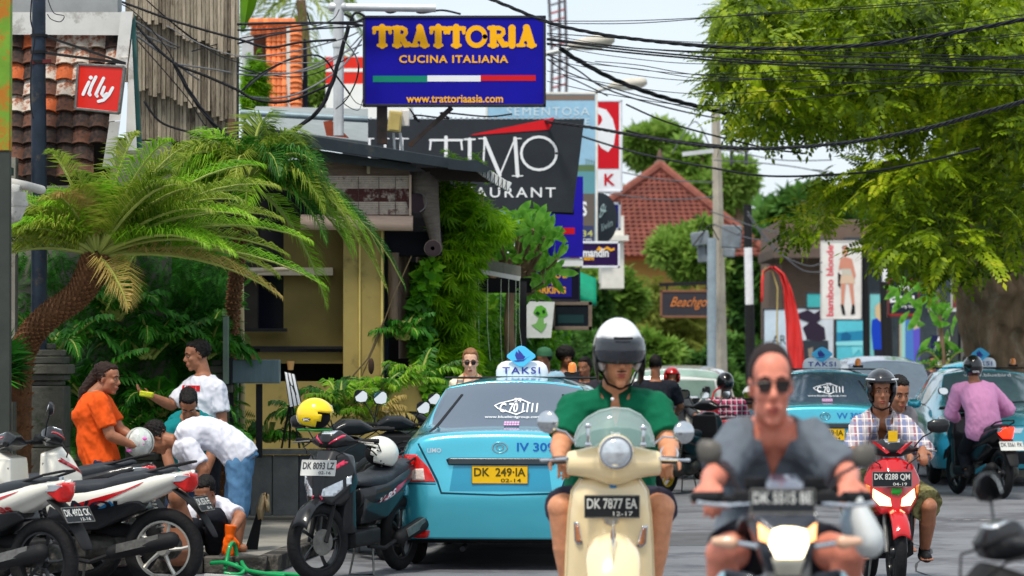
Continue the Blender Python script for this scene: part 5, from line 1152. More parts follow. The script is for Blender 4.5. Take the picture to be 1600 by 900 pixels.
a,b=W(363,599,28),W(436,562,28);MB().box(((a.x+b.x)/2,28.1,(a.z+b.z)/2),(b.x-a.x,.22,b.z-a.z)).obj('box_body',mat('tin_blue',(96,114,120),.5,metal=.4,var=.2,scale=3,stretch=(4,1,.5)),t,world=True,bevel=.006)
MB().box(W(360,580,28.0),(.04,.26,.24)).obj('side_plate',MBK(),t,world=True);MB().beam(W(405,600,28.1),W(405,715,28.1),.055,.055).obj('post',MBK(),t,world=True);MB().beam(W(359,600,28.1),W(359,690,28.1),.07,.06).obj('post',MBK(),t,world=True)
t=T('bamboo_post','pale bamboo post and thin pipe left of the dark restaurant window','post',tuple(W(377,690,29)));MB().tube([W(377,800,29),W(378,600,29),W(376,443,29)],.030,10).obj('post',mat('pole_tan',(168,152,118),.8,var=.2),t,world=True);MB().tube([W(370,800,29.1),W(370,470,29.1)],.018,8).obj('pipe',mat('pipe_pale',(150,172,160),.6),t,world=True);MB().beam(W(363,700,29.3),W(363,380,29.3),.07,.05).obj('dark_post',mat('brown_post',(84,58,52),.8),t,world=True)
t=T('stone_slab','thin upright grey stone slab behind the standing man','slab',tuple(W(353,600,27.6)));a,b=W(349,600,27.6),W(357,495,27.6);MB().box(((a.x+b.x)/2,27.6,(a.z+b.z)/2),(b.x-a.x,.12,b.z-a.z)).obj('slab',mat('slab_green',(96,110,100),.8,var=.2),t,world=True,bevel=.004)
t=T('menu_stand','small black stand holding three white menu strips','menu stand',tuple(W(455,690,28.4)))
q=[W(444,581,28.4),W(461,585,28.4),W(472,632,28.2),W(452,636,28.2)];h=V((0,.02,.0));MB().add([p-h*0 for p in q]+[p+h for p in q],[(0,1,2,3),(7,6,5,4),(0,4,5,1),(1,5,6,2),(2,6,7,3),(3,7,4,0)]).obj('panel',MBK(),t,world=True)
for i in range(3):
 a,b=.06+i*.32,.06+i*.32+.22;MB().quad(*[p+V((0,-.006,0)) for p in (q[0].lerp(q[1],a),q[0].lerp(q[1],b),q[3].lerp(q[2],b),q[3].lerp(q[2],a))]).obj('white_strip',INK('white',(235,235,238)),t,world=True,smooth=0)
for x in (440,452,468): MB().tube([W(455,620,28.4),W(x,700,28.5)],.010,6).obj('leg',MBK(),t,world=True)
MB().lathe([(.025,0),(.035,.08),(.030,.08)],12,W(454,578,28.5)).obj('cup',mat('cup_tan',(196,150,96),.7),t,world=True)
lw=T('low_wall','low grey planter wall of upright stone slabs behind the people','wall',tuple(W(300,780,28.6)));STN=[mat('slab_a',(88,92,96),.8,var=.22,scale=6,bump=.25),mat('slab_b',(74,78,84),.8,var=.22,scale=6,bump=.25),mat('slab_c',(104,106,106),.8,var=.2,scale=6,bump=.25)]
x=20
while x < 640:
 wpx=U(34,46);a,b=W(x+.5,806,28.6),W(min(x+wpx,640)-.5,712,28.6);MB().box(((a.x+b.x)/2,28.7+U(-.006,.006),(a.z+b.z)/2),(b.x-a.x,.16,b.z-a.z)).obj('stone',random.choice(STN),lw,world=True,bevel=.006);x += wpx
x=10
while x < 640: a,b=W(x+.5,711,28.5),W(min(x+78,640)-.5,703,28.5);MB().box(((a.x+b.x)/2,28.7,(a.z+b.z)/2),(b.x-a.x,.24,b.z-a.z)).obj('coping',STN[2],lw,world=True,bevel=.005);x += 78
STG=[mat('andesite',(78,78,72),.9,var=.3,scale=5,bump=.5,bscale=25,stain=(54,62,48),stainf=.42),mat('andesite2',(92,90,82),.9,var=.3,scale=5,bump=.5,bscale=25,stain=(64,66,56),stainf=.42)]
def stepped(label,rows,Y,dep=.42):
 t=T('stone_pillar',label,'pillar',tuple(W((rows[0][0]+rows[0][1])/2,rows[-1][3],Y)))
 for i,(x0,x1,y0,y1) in enumerate(rows):
  a,b=W(x0,y1,Y),W(x1,y0,Y);w_=b.x-a.x;MB().box(((a.x+b.x)/2,Y+dep/2,(a.z+b.z)/2),(w_,max(.1,dep*w_/.4),b.z-a.z-.004)).obj('stone_block',STG[i % 2],t,world=True,bevel=.010)
 return t
stepped('square dark stone gate pillar with a stepped cap beside the palm trunk',[(52,80,536,546),(39,94,546,557),(32,99,557,569),(25,106,569,585),(31,100,585,595),(40,93,595,603),(30,100,603,700),(30,100,700,880)],26.2)
stepped('low stepped stone pillar between the orange shirt woman and the standing man',[(205,227,622,634),(200,232,634,648),(197,237,648,664),(194,241,664,720),(198,238,720,820)],27.5)
stepped('stepped stone pillar right behind the standing man shoulder',[(328,344,562,572),(325,350,572,584),(322,356,584,600),(320,362,600,614),(326,356,614,720)],27.9)
stepped('second low stepped stone pillar beside the first',[(236,252,626,640),(232,256,640,656),(228,262,656,720),(232,258,720,820)],27.8)
t=T('plant_pot','orange red plastic plant pot at the left edge','plant pot',tuple(W(-6,627,25.4)));MB().lathe([(.001,0),(.075,0),(.095,.17),(.108,.17),(.110,.20),(.09,.20),(.085,.18)],24,W(-6,625,25.4)).obj('pot',mat('pot_orange',(226,64,20),.45,var=.08),t,world=True);MB().beam(W(-6,626,25.4)+V((0,0,-.01)),W(-6,900,25.4),.3,.2).obj('plinth',STG[0],t,world=True)
foliage('plant',*(lambda n: (np.array([W(-8,580,25.4)]*n)+np.random.normal(0,.04,(n,3)),np.random.normal(0,1,(n,3))+np.array([.3,0,1.0])))(40),np.random.uniform(.2,.4,40),'bamboo',leafmat('leaf_dark',[(14,44,12),(26,76,18),(40,106,26),(62,136,32)]),t,world=True)
t=T('clay_roof','distant orange clay tile roof slope crossed by cables left of the gantry','roof',tuple(W(430,178,46)));CL=mat('clay_orange',(226,128,78),.8,var=.25,scale=4,isl=.5,stain=(150,84,56),stainf=.38)
mb=MB()
for r in range(12):
 for c in range(7): x=396+c*8+max(0,6-r)*0;y=48+r*11.5;(x > 412 or r > 9 or r < 1) and mb.tube([W(x,y+6,46-.02*r),W(x,y-6,46.03-.02*r)],[.045,.036],8)
struct(mb.obj('clay_tiles',CL,t,world=True),'stuff')
mb=MB()
for r in range(17): mb.tube([W(462,44+r*8.2+5,45.9),W(462,44+r*8.2-5,45.93)],[.10,.085],10)
struct(mb.obj('ridge_tiles',CL,t,world=True),'stuff');mb=MB()
for k in range(9): mb.tube([W(392+k*8-5,35,45.9),W(392+k*8+5,35,45.92)],[.065,.055],8)
struct(mb.obj('ridge_tiles',CL,t,world=True),'stuff')
MB().hull([W(x,y,Y) for Y in (46.1,46.4) for x,y in ((396,40),(470,40),(474,175),(396,175))]).obj('roof_deck',mat('deck_brown',(96,60,46),.9),t,world=True);MB().box(W(451,105,45.9),(.06,.08,1.2)).obj('flashing',mat('pale_flash',(214,208,198),.7),t,world=True);MB().hull([W(x,y,Y) for Y in (46.2,47.5) for x,y in ((474,60),(479,62),(482,178),(472,178))]).obj('side_wall',mat('side_navy',(40,44,58),.8),t,world=True)
MB().box(W(398,105,46.3),(.38,.1,.95)).obj('side_panel',mat('pale_panel',(200,204,206),.7),t,world=True)
t=T('striped_building','white building top with two broad red stripes left of the TRATTORIA sign','building',tuple(W(545,190,56)))
for y0,y1,c in ((131,200,(232,232,228)),(112.5,131,(222,44,30)),(107,112.5,(232,232,228)),(89,107,(222,44,30))): a,b=W(509+(131-y1)*.0,y1,56),W(640,y0,56);MB().box(((a.x+b.x)/2,57,(a.z+b.z)/2),(b.x-a.x,2+ (y0 % 2)*.03,b.z-a.z-.002)).obj('band',mat('band%d' % c[1],c,.6,var=.05),t,world=True)
t=T('hip_roof_house','distant house with a red brown tiled hip roof and yellow wall','house',tuple(W(1030,440,92)));YH=90
def roof_pt(u,v):      # u across 0..1,v down 0..1
 xl=1029-200*v;xr=1035+172*v;y=258+142*v;return W(xl+(xr-xl)*u,y,YH-3*v)
rings=[]
for i in range(45):
 v=i/44;row=[]
 for k in range(121): p=roof_pt(k/120,v);row.append(p+V((0,-.06*abs(math.sin(PI*36*(k/120)*(.06+v)))-.07*((i % 2)),0)))
 rings.append(row)
struct(MB().loft(rings,closed=False).obj('roof_tiles',mat('far_tiles',(118,68,58),.85,var=.35,scale=2.5,stain=(110,66,58),stainf=.45),t,world=True,smooth=0),'stuff')
MB().tube([roof_pt(.5,0)+V((0,-.1,0)),roof_pt(1,1)+V((0,-.1,0))],.13,8).obj('ridge',mat('ridge_red',(128,76,64),.8,var=.3),t,world=True);MB().tube([roof_pt(.5,0)+V((0,-.1,0)),roof_pt(0,1)+V((0,-.1,0))],.13,8).obj('ridge',mat('ridge_red',(128,76,64),.8,var=.3),t,world=True)
MB().lathe([(.25,-.2),(.16,.05),(.08,.1),(.1,.2),(.02,.42)],10,W(1031,256,YH)).obj('finial',mat('finial',(110,88,76),.8),t,world=True)
MB().box(W(1000,425,90),(3.6,3,1.5)).obj('wall',mat('ochre_wall',(214,168,96),.8,var=.08),t,world=True);MB().box(W(1000,402,87.2),(3.9,.1,.18)).obj('eave_board',mat('eave_orange',(176,96,56),.8),t,world=True)
t=T('white_house','small white house part behind the purple sign','house',tuple(W(945,440,70)));MB().box(W(955,396,70),(.5,2,1.6)).obj('wall',mat('cream_wall',(216,212,204),.8,var=.1),t,world=True);MB().box(W(950,372,68.9),(.9,.2,.12)).obj('ledge',mat('cream_wall',(216,212,204)),t,world=True);MB().box(W(943,395,68.9),(.3,.05,.3)).obj('window',mat('void',(20,20,24),.9),t,world=True)
# ================================================================ greenery
GM=leafmat('leaf_big_tree',[(34,52,8),(76,98,10),(116,142,14),(154,174,22),(196,194,48)],.38,.5,.9)
GF=leafmat('leaf_far_hazy',[(70,104,40),(108,144,54),(140,172,74),(170,194,104)],.4,.6,.5)  # greens paled to put distance haze into the leaf colour
GF2=leafmat('leaf_far_dark',[(38,74,34),(66,108,44),(94,136,58),(122,158,78)],.35,.6,.5)
GV=leafmat('leaf_vine',[(26,66,12),(56,116,18),(98,160,26),(146,194,44)],.4,.5,1.3)
GB=leafmat('leaf_bamboo',[(52,96,10),(98,150,14),(140,190,24),(180,212,54)],.5,.5,1.4)
GD=leafmat('leaf_shrub',[(22,60,16),(40,98,26),(62,132,36),(94,164,46)],.3,.45,1.5)
GP=leafmat('leaf_frangipani',[(52,112,34),(88,150,46),(126,184,66),(176,208,86)],.4,.4,2)
FR=[leafmat('frond_green',[(66,96,24),(108,136,34),(148,164,56),(184,184,92)],.4,.45,2),leafmat('frond_tan',[(128,128,56),(166,146,76),(186,160,98),(150,152,72)],.35,.6,3),leafmat('frond_dark',[(22,60,16),(40,92,24),(66,126,36),(90,150,44)],.35,.45,2),leafmat('frond_fresh',[(70,124,20),(112,168,34),(150,196,50),(182,212,80)],.45,.45,2)]
C1=W(152,400,25.6)
fr1=[]
for i in range(54):
 a=i/53;x=-1.15+2.5*((i*.618) % 1);fr1.append((x,U(-.55,.5),U(.15,1.5)*(1-.25*abs(x)),(.62+.38*(x > .2))*U(.75,1.12)*(1 if x < .9 else 1.15),random.choice([0,0,3,3,0,1 if i % 7==0 else 0])))
fr1 += [(.35,-.6,-.25,.42,1),(1.2,-.2,.12,1.0,1),(-.9,.2,.9,.8,3),(-.4,.2,1.2,.9,0),(.7,.2,1.3,1.1,0),(1.0,.1,1.0,1.25,3),(.3,.2,1.5,1.0,0)]
palm('leaning date palm with a scaly brown trunk curving right behind the gate pillar',[W(25,860,25.8),W(30,600,25.8),W(42,535,25.8),W(75,495,25.7),(W(120,462,25.65)),W(143,425,25.6),W(150,400,25.6)],[.13,.105,.098,.098,.102,.12,.09],C1,fr1,FR,L=1.60,lw=.0055,ll=.36,npair=84,droop=.55,vee=.9)
C2=W(388,285,27.2)
palm('date palm with long green fronds drooping over the olive restaurant wall',[W(352,860,28.6),W(356,600,28.5),W(372,400,27.8),W(388,285,27.2)],[.06,.055,.05,.045],C2,[(-.9+2.2*((i*.618) % 1),U(-.6,.3),U(-.1,.8),U(.7,1.1)*(1.2 if i % 2 else .9),random.choice([0,3,2,3,0])) for i in range(38)],FR,L=1.15,lw=.006,ll=.38,npair=80,droop=1.15,vee=.6,name='date_palm')
def fern_palm(label,px,py,Y,n,L,m,gy=.112,spread=1.0,ll=.24,base=None,group=None,lw=.014,cat='palm'):
 c=W(px,py,Y);c.z=max(c.z,gy);t=T('areca_palm',label,cat,(c.x,Y,c.z),0,group)
 st=MB()
 for i in range(n):
  a=2*PI*i/n*1.618*3;e=U(.5,1.5);frond(t,c+V((U(-.05,.05),U(-.05,.05),0)),(math.cos(a)*spread,math.sin(a)*spread*.6-.25,e),L*U(.7,1.15),m if not isinstance(m,list) else random.choice(m),droop=U(.5,1.1),npair=22,lw=lw,ll=ll,vee=.2)
 for k in range(6): st.tube([c,c+V((U(-.06,.06),U(-.04,.04),.18))],.012,6)
 st.obj('stem',mat('rachis',(150,160,80),.5),t,world=True)
for i,(x,y,Y,n,L,m) in enumerate(((180,690,27.2,14,.9,GD),(250,650,27.4,14,.95,GD),(130,620,27.3,12,.85,GD),(310,690,27.6,12,.8,GD),(90,560,27.2,12,.85,GD),(230,560,27.8,14,.95,GD),(320,560,28.0,12,.75,[GD,FR[2]]),(180,500,27.9,12,.9,GD))):
 fern_palm(['broad dark feathery palm behind the woman in orange','dark feathery palm between the woman and the standing man','dark feathery palm low beside the gate pillar','dark feathery palm left of the standing man waist','dark feathery palm above the gate pillar','dark feathery palm high behind the sponge hand','small dark feathery palm above the standing man head','dark feathery palm under the date palm crown'][i],x,y,Y,n,L,m,ll=.26,lw=.018)
for i,(x,y,Y,n,L,m) in enumerate(((535,640,28.9,16,.62,[FR[2],FR[3]]),(600,620,29.6,14,.65,[FR[2],FR[3]]),(480,660,28.8,12,.5,[GD,FR[2]]),(575,660,28.8,12,.5,[FR[1],FR[3]]),(420,690,28.9,10,.4,[GD]),(650,600,30.2,12,.6,[FR[3],FR[2]]),(630,530,31.0,12,.5,[GD]))):
 fern_palm(['bright areca palm in the planter below the olive pilasters','areca palm in front of the wooden columns','dark small areca palm beside the menu stand','areca palm with yellowing fronds in the planter','small dark areca palm under the metal box','areca palm beside the white post','spiky dark palm at the foot of the wooden columns'][i],x,y,Y,n,L,m,ll=.18,lw=.010)
n=5200;P_=np.array([W(U(0,372),U(380,705),U(28.2,29.4)) for _ in range(n)]);D_=np.random.normal(0,.8,(n,3));D_[:,2] -= .4;D_[:,1] -= .6
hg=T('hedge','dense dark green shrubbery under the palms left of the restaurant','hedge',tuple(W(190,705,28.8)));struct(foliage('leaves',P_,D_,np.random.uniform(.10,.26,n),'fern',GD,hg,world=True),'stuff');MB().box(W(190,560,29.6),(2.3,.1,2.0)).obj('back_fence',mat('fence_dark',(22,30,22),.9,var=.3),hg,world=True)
vw=T('vine_wall','tall garden wall overgrown with bright green climbing vines behind the taxi','vines',tuple(W(740,640,36)))
vp=[];NV=11000
for _ in range(NV):
 u=rnd()**1.3;A_=W(652,500,31.2).lerp(W(868,500,48),u);Y=A_.y;p=V((A_.x-.1,Y,U(.1,1.6+(557-415)/S(Y))))
 bump=.22*noise.noise(V((p.x*1.6,Y*.25,p.z*1.6)))*2;vp.append(p+V((.22+bump*.8,-bump*.5-.1,0)))
D_=np.random.normal(0,.55,(NV,3));D_[:,2] -= .7;D_[:,1] -= .6;D_[:,0] += .3
struct(foliage('vine_leaves',np.array(vp),D_,np.random.uniform(.12,.24,NV),'vine',GV,vw,world=True),'stuff')
MB().add([W(652,760,31.6),W(652,410,31.6),W(865,405,48),W(865,700,48)],[(0,1,2,3)]).obj('wall',mat('wall_moss',(40,58,26),.9,var=.3),vw,world=True,solid=.15)
pg=T('pergola','weathered pergola beam with white fascia above the vines','pergola',tuple(W(770,470,33)))
MB().hull([W(x,y,Y) for Y in (33,33.3) for x,y in ((712,396),(814,416),(814,434),(712,412))]).obj('beam',mat('beam_grey',(118,118,108),.85,var=.2,scale=5,stain=(84,88,78),stainf=.42),pg,world=True);MB().hull([W(x,y,Y) for Y in (32.94,32.99) for x,y in ((716,414),(814,432),(812,439),(716,421))]).obj('white_fascia',WP,pg,world=True)
MB().box(W(724,429,32.9),(.12,.02,.19)).obj('paper_sheet',mat('paper',(214,212,206),.8),pg,world=True)
for i,x in enumerate((748,762,783,795,806,812)): a=W(x,436,32.9);MB().tube([a,a+V((U(-.01,.01),0,-.5)),W(x+U(-3,6),U(560,610),32.9)],.0028,4).obj('hanging_string',mat('string',(190,200,180),.7),pg,world=True)
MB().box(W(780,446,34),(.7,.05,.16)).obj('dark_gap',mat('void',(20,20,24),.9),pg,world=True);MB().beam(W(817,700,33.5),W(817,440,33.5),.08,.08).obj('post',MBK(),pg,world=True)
bm=T('bamboo_plant','feathery light green bamboo spilling under the roof corner','bamboo',tuple(W(730,640,32.3)));n=2700;pts=poly_sample([(684,285),(728,290),(748,318),(790,338),(796,352),(762,372),(745,400),(730,470),(740,560),(690,600),(670,500),(690,400)],n)
P_=np.array([W(x,y,U(31.6,33.0)+.3*noise.noise(V((x*.03,y*.03,0)))) for x,y in pts]);D_=np.random.normal(0,.6,(n,3));D_[:,2] -= .5;D_[:,0] += .25
struct(foliage('leaves',P_,D_,np.random.uniform(.12,.26,n),'bamboo',GB,bm,world=True),'stuff')
for k in range(8): x=U(690,740);MB().tube([W(x,640,32.4),W(x+U(-5,15),450,32.3),W(x+U(0,50),300,32.2)],[.018,.014,.006],6).obj('cane',mat('cane',(140,160,60),.5),bm,world=True)
sp=T('bamboo_shoots','thin leafy bamboo tips rising in front of the ULTIMO lettering','bamboo',tuple(W(700,260,33.6)));pts=poly_sample([(693,250),(705,236),(720,250),(745,238),(760,262),(780,270),(770,280),(730,262)],130);P_=np.array([W(x,y,33.6) for x,y in pts]);D_=np.random.normal(0,.7,(130,3));foliage('leaves',P_,D_,np.random.uniform(.06,.12,130),'bamboo',GB,sp,world=True)
fg=T('frangipani','frangipani tree with large pale green leaves in front of the PARKING sign','tree',tuple(W(800,640,34.5)));MB().tube([W(800,640,34.5),W(795,500,34.5),W(800,420,34.5)],[.07,.055,.04],8).obj('trunk',BARK(),fg,world=True);LM=[]
for v_ in range(3):
 mb=MB();L_=[(0,.01),(.25,.10),(.55,.16),(.8,.12),(1,0)];mb.loft([[V((-w_,.03*abs(w_)*8,0)) + V((0,-.10*u*u*(1+v_*.5),u)) for w_ in (-q,0,q)] if False else [V((-q,-.10*u*u*(1+v_*.6)+.25*q,u)),V((0,-.10*u*u*(1+v_*.6),u)),V((q,-.10*u*u*(1+v_*.6)+.25*q,u))] for u,q in L_],closed=False);me=mb.mesh('leaf');finish(me,GP,3);LM.append(me)
oo=origin_of(fg);cl_=[]
for (x0,y0) in [(U(735,858),U(345,410)) for _ in range(24)] + [(840,400),(860,425),(850,440),(835,455),(870,405),(850,370),(800,345),(770,350)]:
 c=W(x0,y0,U(34.0,35));up=V((U(-.5,.5),U(-.7,.1),U(.3,1))).normalized();cl_.append(c)
 for k in range(9):
  a=2*PI*k/9+U(-.2,.2);aa,bb=frame_from(up);d=(aa*math.cos(a)+bb*math.sin(a)+up*U(-.2,.7)).normalized();o=link('leaf',random.choice(LM),fg);o.location=c+d*.02-oo;o.rotation_euler=d.to_track_quat('Z','X').to_euler();s_=U(.20,.31);o.scale=(s_,s_,s_)
br=MB()
for c in cl_: br.tube([W(800,425,34.5),(W(800,425,34.5)+c)/2+V((0,.1,-.15)),c],[.035,.026,.02],6)
br.obj('branches',BARK(),fg,world=True)
far_tree('round tree behind the red and white sign',1018,225,105,46,40,GF,per=70,lsize=.5);far_tree('tree crown right behind the distant tiled roof',1090,300,100,72,75,GF,per=60,lsize=.5)
far_tree('low bright tree in front of the distant tiled roof',1078,395,75,56,52,GF,per=90,lsize=.32,trunk=False);far_tree('pale green tree left of the hanging wooden sign',955,470,80,60,60,GF,per=70,lsize=.35);far_tree('broad yellowish feathery tree behind the hanging wooden sign',1050,510,85,95,75,leafmat('leaf_olive',[(98,116,40),(130,140,56),(160,164,76),(176,180,96)],.4,.6,.4),per=85,lsize=.34,kind='bamboo',n=34)
far_tree('dark tree right of the concrete pole',1180,440,88,62,115,GF2,per=70,lsize=.4,n=34);far_tree('green tree above the brown shop building',1260,345,100,100,60,GF2,per=55,lsize=.5,n=32);far_tree('tall trees far behind the bamboo blonde banner',1380,370,110,80,62,GF,per=55,lsize=.5)
far_tree('small bright tree high left of the big tree',1150,290,95,42,36,GF,per=60,lsize=.42);far_tree('dark green tree beyond the parking sign',905,500,70,48,70,GF2,per=80,lsize=.3);far_tree('shadowy tree at the end of the vine wall',860,560,60,40,60,GF2,per=90,lsize=.22)
for i,(x,y,Y,rx,ry,m_) in enumerate(((905,585,66,60,60,GF2),(1000,580,68,70,55,GF),(1090,590,70,75,50,GF2),(1180,575,74,60,60,GF2),(940,540,72,55,50,GF))): far_tree(['low shrub mass beyond the white helmet left side','low shrub mass behind the green polo rider head','low shrub behind the white car','low dark shrub right of the concrete pole foot','bright shrub under the pale green tree'][i],x,y,Y,rx,ry,m_,per=110,lsize=.26,name='shrub',trunk=False)
far_tree('feathery tree filling the gap behind the concrete pole',1120,470,92,70,80,GF2,per=70,lsize=.36,trunk=False)
wd=T('tree_belt','hazy green belt of trees closing the end of the street','trees',tuple(W(1150,600,130)));n=5000;P_=np.array([W(U(820,1700),U(345+45*math.sin(i*.37)*.6,610),U(125,140)) for i in range(n)]);D_=np.random.normal(0,1,(n,3));struct(foliage('leaves',P_,D_,np.random.uniform(.5,1.1,n),'cluster',GF2,wd,world=True),'stuff');wd['kind']='stuff';del wd['category']
cp=T('coconut_palm','distant coconut palm crown above the orange clay roof','palm tree',tuple(W(470,100,70)));MB().tube([W(500,600,70),W(490,200,70),W(470,0,70)],[.18,.14,.11],8).obj('trunk',BARK(),cp,world=True)
for a,e in ((-1,.1),(-.8,.5),(.9,.2),(.7,.6),(-.5,-.3),(.5,-.3),(.1,-.5),(1,-.1),(-1,-.2),(-.2,-.4)): frond(cp,W(470,-12,70),(a,U(-.4,.4),e),2.1,FR[0],droop=1.5,npair=26,lw=.03,ll=.75,curl=1.8)
far_tree('green tree crown just left of the striped building',500,160,62,24,60,GF,per=60,lsize=.3,trunk=False);far_tree('thin willowy tree beside the shingled roof',398,150,40,16,66,GB,per=60,lsize=.16,kind='bamboo',trunk=False)
bn=T('banana_leaf','large bright banana leaf beside the top of the shingled roof','leaf',tuple(W(378,60,38)));MB().loft([[W(376-a,y,38),W(378+(395-378)*(1-y/60)*.6,y,37.9),W(380+b,y,38)] for a,b,y in ((0,28,-30),(1,22,0),(1,14,22),(0,5,40),(0,1,50))],closed=False).obj('leaf_blade',GB,bn,world=True,solid=.004)
bt=T('street_tree','big spreading tree with a thick gnarled trunk on the right pavement','tree',tuple(W(1585,690,44)));YB=44;tk=MB();sB=S(YB)
tk.tube([W(1592,760,YB),W(1585,640,YB),W(1568,560,YB),W(1560,500,YB),W(1555,450,YB),W(1570,400,YB)],[.62,.52,.50,.56,.60,.42],20)
for pts,r in (([(1560,490),(1530,440),(1505,400),(1500,330),(1515,240),(1500,150)],[.36,.27,.18,.15,.11,.06]),([(1560,450),(1575,350),(1560,260),(1590,150),(1570,0)],[.5,.30,.22,.16,.1]),([(1570,440),(1610,380),(1660,300),(1680,150)],[.45,.34,.25,.12]),([(1540,440),(1524,380),(1540,300),(1530,180),(1490,60)],[.25,.17,.14,.1,.05]),([(1525,430),(1470,400),(1430,395),(1380,415)],[.16,.09,.05,.02]),([(1560,290),(1480,190),(1380,130),(1260,90),(1160,70)],[.17,.12,.085,.05,.02]),([(1500,340),(1440,260),(1350,260),(1280,330),(1240,350)],[.12,.08,.05,.03,.012]),([(1530,200),(1440,90),(1330,20),(1250,-20)],[.11,.085,.05,.03]),([(1380,130),(1300,60),(1270,0)],[.06,.04,.02])):
 P_=[W(x,y,YB-(1560-x)*.012 if x < 1560 else YB) for x,y in pts];Q_=[]
 for i in range(len(P_)-1):
  for k in range(4): f=k/4;Q_.append((P_[i].lerp(P_[i+1],f)+V((U(-.05,.05),U(-.05,.05),U(-.05,.05))),r[i]+(r[i+1]-r[i])*f))
 Q_.append((P_[-1],r[-1]));tk.tube([q[0] for q in Q_],[q[1] for q in Q_],10)
for _ in range(9): a=W(U(1525,1600),U(440,560),YB-.5);tk.ell(a,(U(.1,.2),.2,U(.1,.25)))
me=fuse(tk,.055,2);wrinkle(me,.05,3.5,2,(1,1,.5));o_=origin_of(bt)
for v in me.vertices: v.co -= o_
finish(me,BARK(),3);link('trunk',me,bt)
crown=[(1150,-30),(1118,10),(1128,48),(1098,70),(1120,105),(1104,138),(1090,150),(1120,160),(1138,190),(1150,205),(1170,180),(1185,232),(1200,215),(1222,215),(1262,195),(1300,215),(1340,212),(1352,240),(1345,272),(1300,255),(1262,290),(1235,330),(1212,345),(1232,380),(1262,372),(1290,350),(1318,300),(1345,290),(1372,330),(1360,375),(1378,405),(1400,412),(1430,400),(1455,440),(1475,455),(1500,430),(1530,420),(1600,400),(1660,400),(1660,-30)]
holes=[(1330,135,10),(1295,108,9),(1400,120,9),(1265,135,12),(1245,165,12),(1215,190,8),(1375,178,9),(1310,175,7),(1420,225,10),(1350,225,12),(1225,170,8),(1290,55,6),(1495,12,12),(1400,195,7),(1320,260,10),(1160,110,6),(1290,205,10)]
ctr=poly_sample(crown,430);P_,D_=[],[]
for cx_,cy_ in ctr:
 Y=YB-U(.5,9);c=W(cx_,cy_,Y);rr=U(.28,.6);k=int(22*rr/.4)
 p,d=in_ell(k,c,(rr,rr,rr*.62),.2)
 for q,e in zip(p,d):
  pp=(q[0]*FPX/q[1]+800,557-(q[2]-1.6)*FPX/q[1])
  if not pip(pp[0],pp[1],crown): continue
  if pip(pp[0],pp[1],[(1485,330),(1540,250),(1660,230),(1660,520),(1475,520),(1462,400)]) and rnd() < .55: continue
  if any((pp[0]-hx)**2+(pp[1]-hy)**2 < (hr*1.25)**2 for hx,hy,hr in holes): continue
  P_.append(q);D_.append(e*[1,1,.4]+np.array([U(-.5,.5),U(-.7,.2),-U(.1,.7)]))
P_,D_=np.array(P_),np.array(D_);print('sprigs',len(P_));o=foliage('crown',P_,D_,np.random.uniform(.22,.46,len(P_)),'pinnate',GM,bt,world=True)
n=90;pts=poly_sample([(1395,430),(1430,440),(1480,455),(1520,450),(1525,480),(1490,500),(1470,560),(1440,500),(1400,470)],n)
ps=T('planter_plant','broad-leaved plant and small palm below the lowest branches','plant',tuple(W(1480,620,54)));LMs=[]
for x,y in pts[:46]:
 o=link('leaf',LM[int(rnd()*3)],ps);d=V((U(-.8,.8),U(-.5,.2),U(-1,.3))).normalized();o.location=W(x,y,54)-origin_of(ps);o.rotation_euler=d.to_track_quat('Z','X').to_euler();s_=U(.25,.42);o.scale=(s_,s_,s_)
for a,e in ((-1,.5),(-.6,1),(0,1.2),(.6,1),(1,.5),(.9,.1),(-.9,.1)): frond(ps,W(1475,575,54),(a,U(-.3,.3),e),1.1,FR[2],droop=1.2,npair=18,lw=.02,ll=.3)
MB().tube([W(1475,640,54),W(1475,560,54),W(1465,470,54)],.04,6).obj('stem',BARK(),ps,world=True)
# ================================================================ cables
def crs(pts,n=7):
 out=[]
 for i in range(len(pts)-1):
  p0,p1,p2,p3=pts[max(i-1,0)],pts[i],pts[i+1],pts[min(i+2,len(pts)-1)]
  for k in range(n): f=k/n;out.append(.5*((2*p1)+(-p0+p2)*f+(2*p0-5*p1+4*p2-p3)*f*f+(-p0+3*p1-3*p2+p3)*f**3))
 return out+[pts[-1]]
CBK=mat('cable_black',(26,27,32),.6,var=.2);CGY=mat('cable_grey',(120,120,124),.6,var=.15)
def cable(label,pts,Y,r=.010,m=None,group=None,twist=0,hairy=0,Y1=None):
 Y1=Y if Y1 is None else Y1;x0,x1=pts[0][0],pts[-1][0];P_=crs([W(x,y,Y+(Y1-Y)*((x-x0)/(x1-x0) if x1 != x0 else 0)) for x,y in pts],8 if not twist else 14)
 mb=MB()
 if twist:
  L_=0
  for s_ in range(3):
   q=[];L_=0
   for i,p in enumerate(P_):
    if i: L_ += (p-P_[i-1]).length
    d=(P_[min(i+1,len(P_)-1)]-P_[max(i-1,0)]).normalized();a,b=frame_from(d);an=L_*twist+s_*2*PI/3;q.append(p+(a*math.cos(an)+b*math.sin(an))*r*.8)
   mb.tube(q,r*.75,6)
 else: mb.tube(P_,r,6)
 if hairy:
  for p in P_:
   for _ in range(hairy): v=V((U(-1,1),U(-1,1),U(-1,.6))).normalized();mb.tube([p,p+v*r*U(1.5,3.2)],[.004,.001],4)
 p0=P_[0].copy();mb.v=[(a-p0.x,b-p0.y,c-p0.z) for a,b,c in mb.v];o=mb.obj('overhead_cable',m or CBK,None,smooth=3);o.location=p0;tag(o,label,'cable',group);return o
